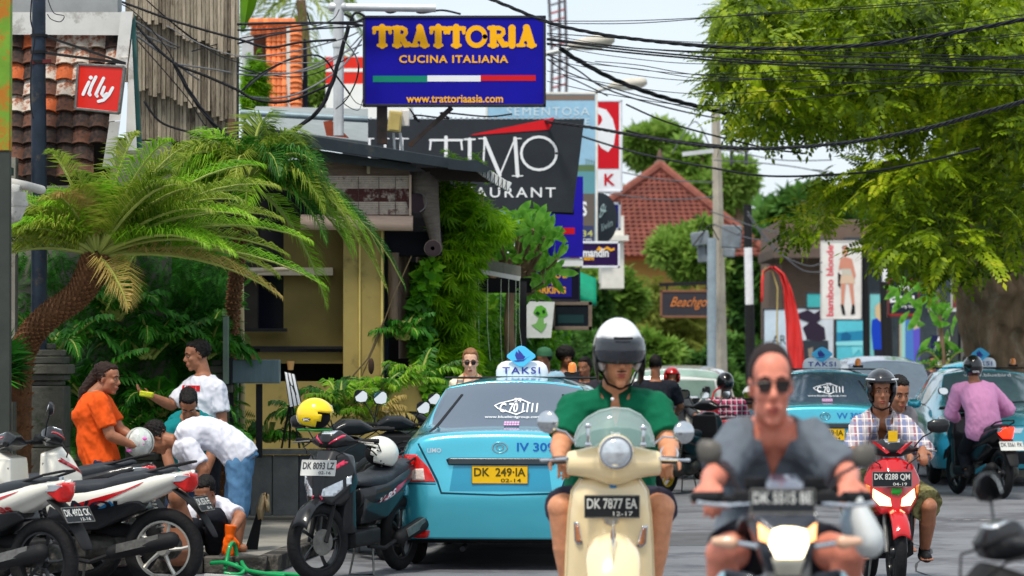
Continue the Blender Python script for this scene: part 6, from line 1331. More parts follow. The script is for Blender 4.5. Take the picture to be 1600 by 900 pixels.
cable('thick twisted cable sweeping from the TRATTORIA sign top to the upper right tree',[(740,-12),(790,8),(860,36),(930,52),(1000,62),(1100,72),(1200,76),(1330,72),(1430,60),(1520,46),(1610,28)],30,.012,twist=11,Y1=24)
cable('thick twisted cable crossing the middle of the big tree, rising to the right edge',[(850,190),(915,198),(1000,213),(1100,228),(1200,232),(1330,222),(1450,200),(1530,178),(1610,156)],40,.015,twist=10,Y1=26)
cable('lowest cable passing over the distant tiled roof into the big tree',[(880,202),(915,215),(1000,240),(1100,260),(1200,275),(1330,271),(1420,258),(1530,232)],42,.014,Y1=32)
cable('heavy dark cable bundle falling right past the two street lamps',[(875,75),(900,92),(960,124),(1030,150),(1130,176),(1220,195),(1320,205)],36,.019,twist=8,Y1=40)
g1='thin parallel cables between the signs and the big tree'
for i,(pts,r) in enumerate((([(855,60),(1000,76),(1200,84),(1400,90),(1610,92)],.009),([(855,62),(1000,80),(1200,96),(1400,102),(1610,110)],.013),([(855,68),(1000,84),(1200,100),(1400,108),(1610,114)],.013),([(855,33),(1000,32),(1200,22),(1400,10),(1500,2)],.006),([(855,36),(1000,36),(1200,20),(1400,6),(1500,-4)],.006),([(855,52),(1000,62),(1200,76),(1400,84),(1610,90)],.007),([(930,96),(1000,102),(1100,118),(1300,128),(1610,134)],.006),([(900,98),(1000,108),(1090,122),(1200,124)],.005))):
 cable('thin dark cable running nearly level from the signs across to the big tree',pts,32,r*.8,group=g1,Y1=27)
g2='dark cables slanting down to the right past the street lamps'
for pts,r in (([(855,85),(900,108),(950,140),(1050,170),(1150,190),(1250,206)],.012),([(855,92),(885,112),(940,132),(1000,150),(1090,172)],.010),([(978,163),(1040,190),(1120,213),(1200,232),(1260,240)],.014),([(978,204),(1030,216),(1110,226),(1200,234)],.016),([(880,118),(905,128),(950,150)],.010)): cable('dark cable slanting down to the right past the street lamps',pts,38,r*.85,group=g2)
for k in range(7): y=40+k*14+U(-4,4);cable('thin dark cable running nearly level from the signs across to the big tree',[(855,y),(960,y+16+k),(1100,y+26+2*k),(1300,y+22),(1610,y+U(-20,14))],33,.0045,group=g1,Y1=28)
g3='fine cables above the end of the street'
for pts in ([(1115,250),(1250,262),(1400,300),(1500,330)],[(1110,330),(1200,360),(1290,372)],[(1115,350),(1170,372),(1240,378)],[(940,262),(1030,280),(1115,285)],[(940,300),(1030,312),(1115,308)],[(1050,240),(1085,190),(1110,230)],[(1140,235),(1220,250),(1300,250)],[(1168,330),(1200,375),(1250,420),(1285,425)],[(1168,335),(1210,390),(1260,415),(1285,410)]): cable('fine grey cable strung near the concrete pole',pts,58,.012,m=mat('cable_mid',(92,94,100),.6),group=g3)
cable('hairy taped cable bundle curving over the shingled roof to the gantry',[(160,-8),(215,12),(270,32),(330,50),(375,62),(420,74),(470,66),(525,62)],29.0,.012,hairy=3)
cable('rough taped cable bundle sagging in front of the lower shingles',[(205,30),(240,70),(275,100),(320,118),(370,140),(400,156),(450,158),(520,130)],28.9,.014,hairy=4)
cable('thick wrapped cable drooping from the shingled roof over the restaurant roof to the gantry',[(272,98),(300,150),(340,200),(375,222),(410,228),(440,214),(470,196),(500,170),(515,140),(525,110),(545,40)],28.8,.014,twist=10)
g4='cables fanning from the shingled roof to the gantry'
for pts,r,m_ in (([(150,-5),(205,15),(260,75),(275,108)],.006,CBK),([(210,32),(290,78),(375,88),(450,82),(530,62),(560,50)],.008,CGY),([(210,48),(280,78),(375,110),(470,112),(530,88),(565,55)],.008,CGY),([(275,100),(330,108),(400,118),(470,110),(565,70)],.008,CGY),([(212,55),(270,96),(330,135),(395,152),(460,148),(530,108),(565,62)],.010,CGY),([(220,-8),(300,60),(390,110),(480,118),(560,82)],.006,CBK),([(372,68),(420,56),(480,46),(560,42)],.010,CBK),([(372,38),(440,36),(520,36),(566,40)],.014,CBK),([(372,47),(430,45),(500,36),(566,34)],.010,CBK),([(300,80),(375,60),(440,50),(520,40)],.006,CBK),([(380,140),(420,110),(455,92),(490,86),(510,95),(525,118),(540,138),(547,148)],.010,CBK),([(375,145),(400,120),(440,98),(475,88)],.007,CBK),([(480,20),(490,40),(520,30),(530,15)],.006,CBK),([(212,60),(290,150),(330,205),(400,235)],.006,CBK),([(225,158),(250,190),(290,205),(330,215),(395,222)],.012,CBK),([(535,60),(560,100),(545,150),(525,170)],.006,CBK),([(547,148),(556,160),(568,165)],.004,CBK),([(547,148),(536,160),(560,172),(568,150)],.004,CBK),([(260,40),(330,76),(420,96),(500,98)],.005,CGY),([(250,20),(330,80),(380,100)],.005,CBK)): cable('loose cable strung between the shingled roof and the white gantry',pts,29.2+U(-.3,.3),r,m=m_,group=g4,Y1=32.5 if pts[-1][0] > 500 else None)
cable('tangled knot of cables under the gantry arm',[(538,22),(552,30),(545,38),(562,32),(570,26),(556,20),(548,34),(566,40)],32.6,.014);cable('loops of cable behind the top edge of the TRATTORIA sign',[(560,18),(590,10),(610,20),(640,8),(655,20),(690,16),(720,22)],33.4,.012)
cable('loose curled wire hanging on the dark pole',[(75,0),(84,20),(100,25),(94,34),(80,30),(74,22)],25.1,.004);cable('thin wires climbing the dark pole left side',[(50,-8),(48,30),(54,60),(49,100),(48,160),(52,185)],25.1,.006);cable('green-stained looped vines under the TRATTORIA sign',[(640,170),(655,190),(648,180),(700,185),(690,176),(760,182),(800,178)],34,.010,hairy=2)
# ================================================================ taxis
GLD=mat('tinted_glass',(62,78,96),.06,var=.08,scale=1.5,coat=1,spec=.8)
GL2=mat('clear_windscreen',(96,122,132),.05,var=.25,scale=2.5,coat=1,spec=.8)
TBLU=INK('taxi_ink',(22,96,176));VIO=INK('violet',(62,66,150));LBL=INK('lightblue',(88,190,236));WHT=INK('white',(235,235,238))
def roof_sign(t,y,z,s=1,back=True,k=1):
 """white domed TAKSI lamp with a blue lozenge: bolted to the roof, part of the taxi"""
 q=1 if back else -1;m=MB();rings=[]
 for u,a in ((0,1.0),(.35,1.0),(.7,.93),(.9,.80),(1.0,.62)): rings.append([V((.215*k*a*math.copysign(abs(math.cos(t_))**.6,math.cos(t_)),y+.075*a*math.sin(t_),z+.125*u)) for t_ in [2*PI*i/24 for i in range(24)]])
 sg=m.loft(rings).obj('roof_sign',mat('sign_plastic',(226,228,234),.35,var=.04),t,smooth=1.2)
 tm=MB();text(tm,'TAKSI',(-.155*k*q*-1 if False else (.155*k if back else -.155*k),y+.078*q,z+.020),((-.31*k,0,0) if back else (.31*k,0,0)),(0,0,.055),.015,0,1.25);tm.obj('lettering',VIO,sg,smooth=0,fix=False)
 pl=[(0,.25),(.03,.242),(.115,.175),(.118,.155),(.02,.078),(-.02,.078),(-.118,.155),(-.115,.175),(-.03,.242)]
 dm=MB().prism([(x*k,z+h) for x,h in pl],y+.082*q,y+.095*q).obj('lozenge',LBL,sg,smooth=0,bevel=.003)
 b=MB()
 for pts in ([(-.07,.125),(-.03,.118),(.02,.125),(.055,.155),(.085,.17),(.05,.15),(.02,.135),(-.02,.132)],[(-.035,.135),(-.05,.17),(-.04,.205),(-.02,.185),(.01,.175),(.035,.160),(.02,.14)],[(-.02,.185),(-.025,.22),(.0,.195),(.02,.172)]): b.add([V((-x*q*k,y+.098*q,z+h)) for x,h in pts],[tuple(range(len(pts)))])
 b.obj('bird_emblem',VIO,dm,smooth=0,fix=False)
 ba=MB().tube([(-.62,y+.14*q,z-.012),(.62,y+.14*q,z-.012)],.010,6).obj('roof_bar',MBK(),t);am=MB().box((.42*-q,y+.10*q,z+.02),(.12,.06,.03)).obj('beacon_base',MBK(),t)
 MB().lathe([(.036,0),(.036,.05),(.028,.075),(.01,.085)],14,(.42*-q,y+.10*q,z+.03)).obj('beacon',AMB(),am,smooth=1.2)
def dress_rear(t,bv,code,big=True):
 D=(0,-1,0)
 def px(x,y): return (-(x-787)/208,(890-y)/208)
 def poly(nm,pts,m,off=.004,g=.03,sol=.0,par=None): return decal(nm,[px(*p) for p in pts],m,par or t,bv,D,off,g,sol)
 def mirx(pts): return [(787*2-x,y) for x,y in pts]
 def tx(nm,s,a,b,c,d,m,bold=.01,off=.006,g=0,slant=0): mb=MB();p=px(a,d);q=px(c,b);text(mb,s,(p[0],0,p[1]),(q[0]-p[0],0,0),(0,0,q[1]-p[1]),bold,0,slant=slant);return decal(nm,mb,m,t,bv,D,off,g)
 TLo=[(625,750),(624,722),(632,708),(652,707),(672,727),(684,750)];TLi=[(627,748),(626,731),(664,729),(667,748)]
 for f in (lambda p: p,mirx):
  o=poly('tail_light',f(TLo),REDL(),.006,.02,.012);poly('clear_lens',f(TLi),mat('clear_lens',(216,196,186),.12,var=.35,scale=40,coat=1),.014,.02,.004,o);poly('lens_divider',f([(644,748),(644,731),(646,731),(646,748)]),REDL(),.019,.02,.0,o)
  poly('reflector',f([(636,838),(640,829),(674,827),(672,837),(664,839)]),REDL(),.004,.03,.006)
  poly('lid_seam',f([(646,676),(649,676),(688,748),(694,766),(787,769),(787,771.5),(692,769),(686,752)]),mat('seam',(14,60,76),.8,var=0),.0015,.03)
  poly('bumper_seam',f([(625,752),(684,753),(684,754.5),(625,754)]),mat('seam',(14,60,76),.8,var=0),.0015,.03)
  poly('window_seal',f([(664,672),(668,674),(706,614),(702,614)]),MBK(),.003,.03)
 poly('chrome_bar',[(700,715),(704,723),(870,723),(874,715),(868,712),(706,712)],mat('dark_bar',(58,66,70),.25,metal=.5,var=.1),.012,.03,.02)
 poly('plate_recess',[(712,722),(706,764),(868,764),(862,722)],mat('recess_blue',(24,140,172),.3,metal=.2,var=.03,coat=1),.002,.03)
 c=px(786,738);ya=bv.ray_cast(V((c[0],4,c[1])),V((0,-1,0)))[0].y
 plate(t,(c[0],ya+.022,c[1]),.425,.135,0,0,'DK  249\u00b7IA','02-14',back=True,label='yellow number plate',tcol=mat('plate_dk',(84,74,20),.6,var=0)).data.materials[0]=mat('plate_yellow',(236,186,20),.5,var=.05)
 em=MB()
 for R_,w_,rx in ((.062,.006,.75),(.030,.005,1.7)): em.torus((px(785,696)[0],0,px(785,696)[1]),R_*.9,w_,'Y',28,6)
 vs=[V((px(785,696)[0]+(v[0]-px(785,696)[0])*1.0,v[1],px(785,696)[1]+(v[2]-px(785,696)[1])*.72)) for v in em.v];yb=bv.ray_cast(V((px(785,696)[0],4,px(785,696)[1])),V((0,-1,0)))[0].y
 em.v=[(v.x,v.y+yb+.004,v.z) for v in vs];em.obj('emblem',CHR(),t)
 tx('lettering',code,812,688,871,702,TBLU,.02);tx('badge','LIMO',670,697,692,704,CHR(),.03)
 tx('window_lettering','C 70 1111',770,628,832,643,WHT,.025);tx('window_lettering','24',792,620,804,627,WHT,.01);tx('window_lettering','www.bluebirdgroup.com',748,648,838,653,WHT,0)
 poly('window_print',[(760,632),(768,628),(800,620),(820,628),(818,629.2),(800,622),(768,629.5),(763,632),(768,636),(798,645),(812,640),(813,641),(799,647),(767,637.5)],WHT,.005,.04)
 for i in range(6):
  for j in range(2): poly('window_sticker',[(781+i*4.2,657+j*3.4),(784.4+i*4.2,657+j*3.4),(784.4+i*4.2,659.8+j*3.4),(781+i*4.2,659.8+j*3.4)],INK('lilac',(206,160,200)),.005,0)
 MB().tube([(.30,1.8,.17),(.30,2.02,.16)],.022,10).obj('exhaust',MBK(),t)
def taxi(label,rear_px,Y,yaw,code,front=None,scale=1.0):
 hd=V((math.sin(yaw),math.cos(yaw),0));r=W(rear_px,700,Y)
 if front is None: loc=V((r.x,Y,0))+hd*2.12*scale;rz=PI-yaw
 else: loc=V((r.x,Y,0))+hd*2.1*scale;rz=-yaw
 t,bv,me=car('taxi',label,'taxi',loc,rz,VIOS,taxi_paint(),GLD if front is None else GL2);t.scale=(scale,)*3
 return t,bv
t1,bv1=taxi('sky blue taxi sedan with yellow plate DK 249 IA, nearest, seen from behind',782,23.4,.085,'IV 309',scale=.985);dress_rear(t1,bv1,'IV 309');roof_sign(t1,.12,1.463)
t2,bv2=taxi('sky blue taxi seen from behind, further up the street over the grey shirt shoulder',1291,35.0,.075,'VV 309');dress_rear(t2,bv2,'VV 309');roof_sign(t2,.12,1.463,k=1.05)
t3,bv3=taxi('oncoming sky blue taxi behind the pink shirt rider',1566,38.6,.02,'',front=1)
GR=lambda: mat('grille_dark',(26,34,40),.5,var=.1)
HLM=mat('headlamp_clear',(214,220,222),.1,metal=.4,var=.3,scale=18,coat=1)
for q in (-1,1):
 o=decal('headlight',[(x*q,z) for x,z in [(.50,.66),(.46,.73),(.60,.83),(.73,.86),(.755,.78),(.74,.69)]],HLM,t3,bv3,(0,1,0),.005,.03,.012);decal('indicator',[(x*q,z) for x,z in [(.62,.67),(.62,.70),(.73,.71),(.735,.68)]],AMB(),o,bv3,(0,1,0),.016,.03,.003)
 decal('fog_recess',[(x*q,z) for x,z in [(.50,.34),(.52,.44),(.70,.46),(.72,.36)]],GR(),t3,bv3,(0,1,0),.004,.03)
 decal('wiper',[(x*q,z) for x,z in [(.05,1.01),(.05,1.025),(.55,1.045),(.55,1.035)]],MBK(),t3,bv3,(0,1,0),.006,.05)
 mirror(t3,(q*.78,-.75,.97),(q*.93,-.72,1.0),(.09,.06),shell=taxi_paint(),dirn=q)
decal('grille',[(-.30,.28),(-.38,.44),(.38,.44),(.30,.28)],GR(),t3,bv3,(0,1,0),.004,.04);decal('grille',[(-.22,.66),(-.26,.72),(.26,.72),(.22,.66)],CHR(),t3,bv3,(0,1,0),.006,.04)
decal('bonnet_seam',[(-.44,.745),(.44,.745),(.44,.752),(-.44,.752)],mat('seam',(14,60,76),.8,var=0),t3,bv3,(0,1,0),.003,.04);mb=MB();text(mb,'www.bluebird',(-.30,0,1.345),(.60,0,0),(0,0,.04),.01,0);decal('window_lettering',mb,WHT,t3,bv3,(0,1,0),.006,0)
roof_sign(t3,.05,1.463,back=False)
t4=T('taxi','light blue taxi boot lid raised open behind the pink shirt rider','taxi',tuple(W(1545,620,46)));
P_=[]
for x,yy in ((1463,612),(1466,582),(1476,573),(1500,568),(1540,566),(1575,569),(1592,576),(1597,612)): P_.append([W(x,yy,46),W(x,yy+4,45.9),W(x+(1530-x)*.05,yy+(615-yy)*.5,45.8),W(x+(1530-x)*.08,618,45.9)])
MB().loft(P_,closed=False).obj('lid',taxi_paint(),t4,world=True,solid=.05,smooth=3);q=[(1480,612),(1488,588),(1530,580),(1572,588),(1584,612)]
MB().hull([W(x,y,Y) for Y in (45.7,45.75) for x,y in ((1466,640),(1468,600),(1595,600),(1597,640))]).obj('body',taxi_paint(),t4,world=True,bevel=.05);mb=MB();o=W(1482,579,45.75);text(mb,'BBT 300',o,W(1508,578,45.75)-o,W(1482,573,45.75)-o,.02,0);mb.obj('lettering',TBLU,t4,world=True,smooth=0,fix=False)
dk,bvd,_=car('parked_car','dark blue grey car facing us behind the plaid shirt rider','car',(W(1402,700,46).x,46+2.1,0),.02,HATCH,mat('dark_paint',(84,94,116),.25,metal=.4,var=.05,coat=1),mat('dark_screen',(78,92,104),.06,var=.15,coat=1),ws=(5,6),side=((2,3),(4,5)),rw=(0,1));dk.scale=(.92,1,.96)
for q in (-1,1): decal('headlight',[(x*q,z) for x,z in [(.50,.66),(.46,.73),(.60,.84),(.73,.88),(.76,.78),(.74,.69)]],HLM,dk,bvd,(0,1,0),.005,.03,.012)
decal('grille',[(-.30,.40),(-.35,.58),(.35,.58),(.30,.40)],GR(),dk,bvd,(0,1,0),.004,.04)
mp,bvm,_=car('parked_car','white car seen from behind between the two nearest riders','car',(W(1080,700,44).x,44+2.1,0),PI-.1,HATCH,mat('white_paint_car',(218,220,220),.25,var=.03,coat=1),mat('pale_glass',(140,166,156),.06,var=.35,scale=1.2,coat=1),ws=(5,6),side=((2,3),(4,5)),rw=(0,1));mp.scale=(.98,1,.88)
decal('rear_window',[(-.60,1.10),(-.54,1.44),(.54,1.44),(.60,1.10)],mat('pale_glass',(140,166,156)),mp,bvm,(0,-1,0),.004,.05);decal('wiper',[(-.50,1.08),(-.1,1.12),(.4,1.16),(.4,1.13),(-.1,1.09),(-.5,1.06)],MBK(),mp,bvm,(0,-1,0),.012,.05,.01)
for q in (-1,1): decal('tail_light',[(x*q,z) for x,z in [(.66,.72),(.64,1.00),(.76,1.00),(.775,.72)]],REDL(),mp,bvm,(0,-1,0),.005,.04,.01)
MB().lathe([(.001,-.05),(.02,-.05),(.30,-.06),(.34,0),(.30,.08),(.001,.10)],28,(.10,2.20,.78),'Y').obj('spare_wheel_cover',mat('white_paint_car',(218,220,220)),mp,smooth=1.0);MB().lathe([(.05,.0),(.04,.03),(.001,.04)],12,(-.22,2.24,1.02),'Y').obj('lock',MBK(),mp)
plate(mp,(-.35,2.17,.62),.38,.12,back=True,t1='DK 1175 CV',t2='')
# ================================================================ parked scooters
PW_=mat('pearl_white',(222,218,206),.25,var=.05,scale=3,coat=1);DR=mat('deep_red',(176,20,28),.25,var=.05,coat=1);PNK=mat('magenta',(206,22,72),.25,var=.05,coat=1);RIMW=mat('rim_silver',(190,188,180),.35,metal=.6,var=.1)
def gr_noj(t,bs):
 for q in (-1,1):
  def Q(pts,m,off=.004): decal('side_graphic',[(u,z+.035) for u,z in pts],m,t,bs,(-q,0,0),off,.03,.0,plane='yz')
  Q([(.02,.47),(.10,.56),(.46,.66),(.60,.72),(.56,.69),(.16,.51)],DR);Q([(.08,.475),(.30,.53),(.26,.56),(.12,.53)],INK('navy2',(26,28,40)),.006);Q([(.26,.50),(.38,.555),(.36,.585),(.30,.55),(.24,.52)],INK('sky2',(40,130,190)),.007)
  m=MB();text(m,'NOJ',((0,.05,.53) if q > 0 else (0,.38,.53)),((0,.33,0) if q > 0 else (0,-.33,0)),(0,0,.09),.03,0,slant=.1)
  decal('side_lettering',m,INK('navy2',(26,28,40)),t,bs,(-q,0,0),.009,0,0,plane='yz')
def gr_etn(t,bs):
 for q in (-1,1):
  def Q(pts,m,off=.004): decal('side_graphic',[(u,z+.035) for u,z in pts],m,t,bs,(-q,0,0),off,.03,.0,plane='yz')
  Q([(.20,.56),(.26,.62),(.60,.72),(.56,.70),(.36,.62),(.42,.60),(.24,.55)],DR);Q([(.03,.42),(.08,.52),(.26,.54),(.20,.44),(.14,.38)],BLK(),.005)
  m=MB();text(m,'etnies',((0,.24,.60) if q > 0 else (0,.52,.60)),((0,.28,.0) if q > 0 else (0,-.28,.0)),(0,0,.060),.03,0)
  decal('side_lettering',m,DR,t,bs,(-q,0,0),.007,0,0,plane='yz')
def gr_v(t,bs):
 for q in (-1,1):
  def Q(pts,m,off=.004): decal('side_graphic',pts,m,t,bs,(-q,0,0),off,.03,.0,plane='yz')
  Q([(-.08,.42),(.02,.52),(.34,.66),(.50,.70),(.30,.58),(.05,.43)],PNK);Q([(.05,.50),(.30,.60),(.28,.57),(.08,.47)],INK('pinkpale',(226,160,190)),.006)
  m=MB();text(m,'V-RS',((0,.08,.515) if q > 0 else (0,.30,.515)),((0,.22,.07) if q > 0 else (0,-.22,-.0)),(0,0,.06),.03,0);decal('side_lettering',m,INK('white',(235,235,238)),t,bs,(-q,0,0),.008,0,0,plane='yz')
def at(px,py,Y): p=W(px,py,Y);return V((p.x,Y,0))
def put(px,Y,rz,lx,ly):      # world place for a scooter whose local point lx,ly shows at px,Y
 p=at(px,0,Y);return (p.x-(lx*math.cos(rz)-ly*math.sin(rz)),Y-(lx*math.sin(rz)+ly*math.cos(rz)),0)
rz=R(-103);scooter('scooter','white scooter with NOJ side graphic and plate DK 8576 FE, parked rear to the right',put(258,21.4,rz,0,.69),rz,PW_,DR,rim=RIMW,fend=MBK(),graphic=gr_noj,plate_r=('DK 8576 FE','05-16'),spr=mat('white_spring',(214,212,204),.4),mir=None,sc=1.0)
rz=R(-122);scooter('scooter','white and black scooter with etnies graphic and plate DK 4922 CK, nearest the left corner',put(74,20.2,rz,0,.69),rz,PW_,DR,rim=BLK(),fend=MBK(),graphic=gr_etn,plate_r=('DK 4922 CK','12-16'),mir=((.25,-.40,1.17),(.28,-.36,1.17)),sc=.98)
rz=R(-100);scooter('scooter','dark scooter behind the NOJ scooter, only its grey seat and tail showing',put(222,22.4,rz,0,.84),rz,BLK(),PW_,mir=None,sc=1.02)
rz=R(98);scooter('scooter','red and white scooter at the left edge, mostly hidden by the etnies scooter',put(84,21.9,rz,0,-.45),rz,PW_,DR,mir=((.24,-.42,1.2),(.26,-.42,1.2)),sc=1.03)
rz=R(-24);sv,_,_=scooter('scooter','black and pink scooter parked on the kerb side with a yellow helmet on it',put(497,22.3,rz,0,-.64),rz,BLK(),PNK,graphic=gr_v,plate_f=('DK 8093 LZ','02-16'),steer=-.35,mir=((.28,-.40,1.14),None),pw=True,sc=.99,mirs=(.07,.05))
g5='scooters parked in a row behind the taxi'
for i,(px,Y,a,mm) in enumerate(((606,24.6,196,((.22,-.36,1.26),(.24,-.34,1.17))),(640,26.4,188,((.24,-.30,1.15),(.30,-.38,1.25))),(664,28.4,188,((.22,-.36,1.20),(.26,-.32,1.12))),(634,24.9,205,(None,(.3,-.36,1.10))))):
 rz=R(a);scooter('scooter',['black scooter directly behind the black and pink one, white helmet on its bars','dark scooter second behind the black and pink one, round mirrors','dark scooter third behind the black and pink one, next to the taxi','plum coloured scooter squeezed between the white helmet and the taxi tail lamp'][i],put(px,Y,rz,0,.80),rz,[BLK(),MBK(),mat('green_black',(30,52,34),.3,coat=1),mat('plum',(96,24,40),.3,coat=1)][i],[DR,PW_,DR,PW_][i],mir=mm,group=g5,mirs=(.062,.058),mt=.25,mir_front=False)
def loose_helmet(label,c,shell,rot,s=1.0,extras=None):
 h=T('helmet',label,'helmet',tuple(c));o=helmet_geo(V((0,0,0)),rot,s).obj('shell',shell,h,smooth=3);md=o.modifiers.new('solid','SOLIDIFY');md.thickness=.022;md.offset=-1
 MB().ell(rot @ V((0,.012,.02)),(.105*s,.122*s,.098*s),rot=rot).obj('lining',mat('lining',(20,20,22),.9),h,smooth=3)
 if extras: extras(h)
 return h
Qh=MX.Rotation(1.25,3,'Z') @ MX.Rotation(.15,3,'X')
def ex_y(h):
 MB().torus(Qh @ V((0,0,-.075)),.118,.008,'Z',28,6).obj('green_trim',mat('green_trim',(20,120,40),.5),h)
 m=MB();m.ell(Qh @ V((.0,0,0)),(.001,.001,.001));
 c=V((-.06,-.135,.0));MB().ell(c,(.030,.008,.014)).obj('badge',MBK(),h);mb=MB();text(mb,'BMC',c+V((-.022,-.009,-.008)),(.044,0,0),(0,0,.016),.02,0);mb.obj('lettering',WHT,h,smooth=0,fix=False)
loose_helmet('glossy yellow helmet hung on the mirror of the black and pink scooter',W(494,655,22.05),mat('yellow_shell',(246,208,8),.2,var=.03,coat=1),Qh,.93,ex_y)
Qw=MX.Rotation(-1.35,3,'Z') @ MX.Rotation(-.25,3,'X')
def ex_w(h):
 for pts in ([(-.02,.10),(.03,.09),(.05,.04),(.02,.05)],[(-.05,.06),(-.01,.04),(.02,.01)]):
  mb=MB().tube([V((x-.02,-.135+abs(x)*.4,z)) for x,z in pts],[.006]*len(pts),6);mb.obj('decal_stripe',MBK(),h)
 for x,z in ((.03,-.03),(.05,-.05),(.035,-.07)): MB().ell(V((x,-.128,z)),(.006,.004,.006)).obj('vent',MBK(),h)
loose_helmet('white helmet with black stripes hung beside the black and pink scooter seat',W(590,713,23.2),mat('white_shell',(222,222,212),.25,var=.04,coat=1),Qw,.95,ex_w)
t=T('folding_board','black folding board standing on edge with a beige cloth on top','board',tuple(W(400,862,24.2)));Y=24.2
MB().hull([W(x,y,Y+d) for d in (0,.04) for x,y in ((380,866),(402,864),(413,778),(410,772))]).obj('panel',MBK(),t,world=True);MB().hull([W(x,y,Y+d) for d in (.05,.3) for x,y in ((400,820),(408,820),(414,775),(410,772))]).obj('rear_panel',BLK(),t,world=True);MB().box(W(400,863,24.3),(.2,.3,.03)).obj('foot',MBK(),t,world=True)
cl=MB();rr=[]
for i,(x0,x1,y) in enumerate(((404,410,812),(401,413,795),(405,417,780),(409,420,772),(414,421,788),(416,422,800))): rr.append([W(x0,y,24.1),W((x0+x1)/2,y-2,24.05),W(x1,y+1,24.12)])
tag(cl.loft(rr,closed=False).obj('cloth',mat('cloth_beige',(178,156,120),.9,var=.15,bump=.4),None,smooth=3,solid=.01),'crumpled beige cloth draped over the top of the black folding board','cloth')
t=T('garden_hose','green rubber hose looping over the pavement edge by the orange glove','hose',tuple(W(360,880,23.2)));HG=mat('hose_green',(16,150,84),.35,var=.08,coat=.3)
MB().tube(crs([W(352,890,23.0),W(355,872,23.05),W(360,852,23.1),W(366,850,23.2),W(370,870,23.2),W(372,886,23.1),W(400,894,22.8),W(445,900,22.6)],8),.016,10).tube(crs([W(330,880,23.1),W(350,879,23.0),W(368,884,22.9),W(380,892,22.9),W(372,898,22.8),W(350,896,22.8)],8),.016,10).tube(crs([W(377,876,23.2),W(382,886,23.0),W(396,896,22.9),W(430,896,22.7),W(470,899,22.6)],8),.016,10).obj('hose',HG,t,world=True,smooth=3)
t=T('tray','white slatted plastic tray on the ground beneath the hose','tray',tuple(W(365,897,22.6)))
for i in range(7): MB().box(W(345+i*8,895+i*1,22.4)+V((0,0,-.02)),(.03,.3,.015),rz=.9).obj('slat',mat('tray_white',(204,206,204),.6,var=.1),t,world=True)
# ================================================================ people on the left pavement
WT=mat('white_cotton',(214,214,224),.9,var=.04,scale=6,bump=.15,bscale=18);ORG=mat('orange_cotton',(224,84,22),.9,var=.06,scale=6,bump=.15,bscale=18);TEAL=mat('teal_cotton',(10,118,122),.9,var=.06,bump=.15,bscale=18);DJ=mat('dark_denim',(36,50,74),.9,var=.25,scale=12,bump=.1);LJ=mat('light_denim',(84,124,160),.9,var=.22,scale=9,bump=.15);BKC=mat('black_cloth',(24,26,34),.9,var=.1)
def PJ(cx,Y,gy=0):
 s=S(Y);gx=(cx-800)/s
 def f(px,py,dy=0.0):
  p=W(px,py,Y);return (p.x-gx,dy,p.z-gy)
 return f,(gx,Y,gy)
f,loc=PJ(157,23.9,.112);YR=R(72)
woman,H,Q,K,HM=person('woman in an orange T-shirt with a long ponytail, holding a taped white helmet',loc,0,'stand',dict(pel=f(160,722),neck=f(150,612),mid=f(150,665,0),ha=f(160,722,-.09),hb=f(160,722,.09),sa=f(158,630,-.15),sb=f(156,630,.15),ea=f(178,680,-.20),wa=f(211,695,-.13),eb=f(184,672,.14),wb=f(208,684,.06),ka=f(165,795,-.09),kb=f(170,795,.09),aa=f(158,850,-.09),ab=f(166,850,.09),head=f(167,592),tail=(-.09,0,.01),tail2=(-.12,-.02,-.27)),sk=S_BRN(),b=.98,belly=.04,bust=.05,head=(YR,.1,0),topm=ORG,sleeve=.75,hair='pony',hairm=mat('brown_hair',(44,26,20),.5,var=.35,scale=40,bump=.5,bscale=160),legm=DJ,leglen=2,foot=(1,0,0),shoes=MBK(),hands=dict(a=((1,.2,0),(0,1,.1),-1,.4),b=((1,0,0),(0,-1,0),1,.4)),vox=.0075,hs=.98,top0=-.02)
c=W(218,691,23.85);h=T('helmet','white helmet wrapped in clear tape held by the woman in orange','helmet',tuple(c));m=MB().ell((0,0,0),(.108,.105,.115));m.obj('shell',mat('taped_white',(200,204,200),.35,var=.25,scale=22,bump=.6,bscale=20,coat=.5),h,smooth=3)
for a in (.3,1.4,2.2): MB().torus((0,0,0),.112,.003,'X',30,5,rx=.02).xf(MX.Rotation(a,4,'Z')).obj('tape_band',mat('tape',(190,196,190),.3),h)
for x,z in ((.03,-.01),(-.07,-.06),(.05,.03)): MB().ell((x,-.102,z),(.020,.006,.012)).obj('pink_print',mat('pink_print',(236,110,190),.5),h)
f,loc=PJ(318,25.4,.112);YR=R(-68)
man,*_=person('standing man in a white T-shirt with a red print, reaching left with a yellow sponge',loc,0,'stand',dict(pel=f(322,692),neck=f(317,584),ha=f(315,695,.06),hb=f(328,695,-.06),sa=f(296,606,.14),sb=f(341,608,-.10),ea=f(266,634,.10),wa=f(238,619,-.05),eb=f(349,650,-.12),wb=f(350,688,-.15),ka=f(318,765,.06),kb=f(330,765,-.06),aa=f(318,834,.06),ab=f(330,834,-.06),head=f(308,556)),sk=S_BRN(),head=(YR,.12,0),topm=WT,sleeve=.85,hair='short',legm=BKC,leglen=2,foot=(-1,0,0),shoes=MBK(),hands=dict(a=((-1,-.1,.35),(0,-.3,1),1,.45),b=((.05,-.1,-1),(-1,0,0),1,.3)),vox=.008)
m=MB();
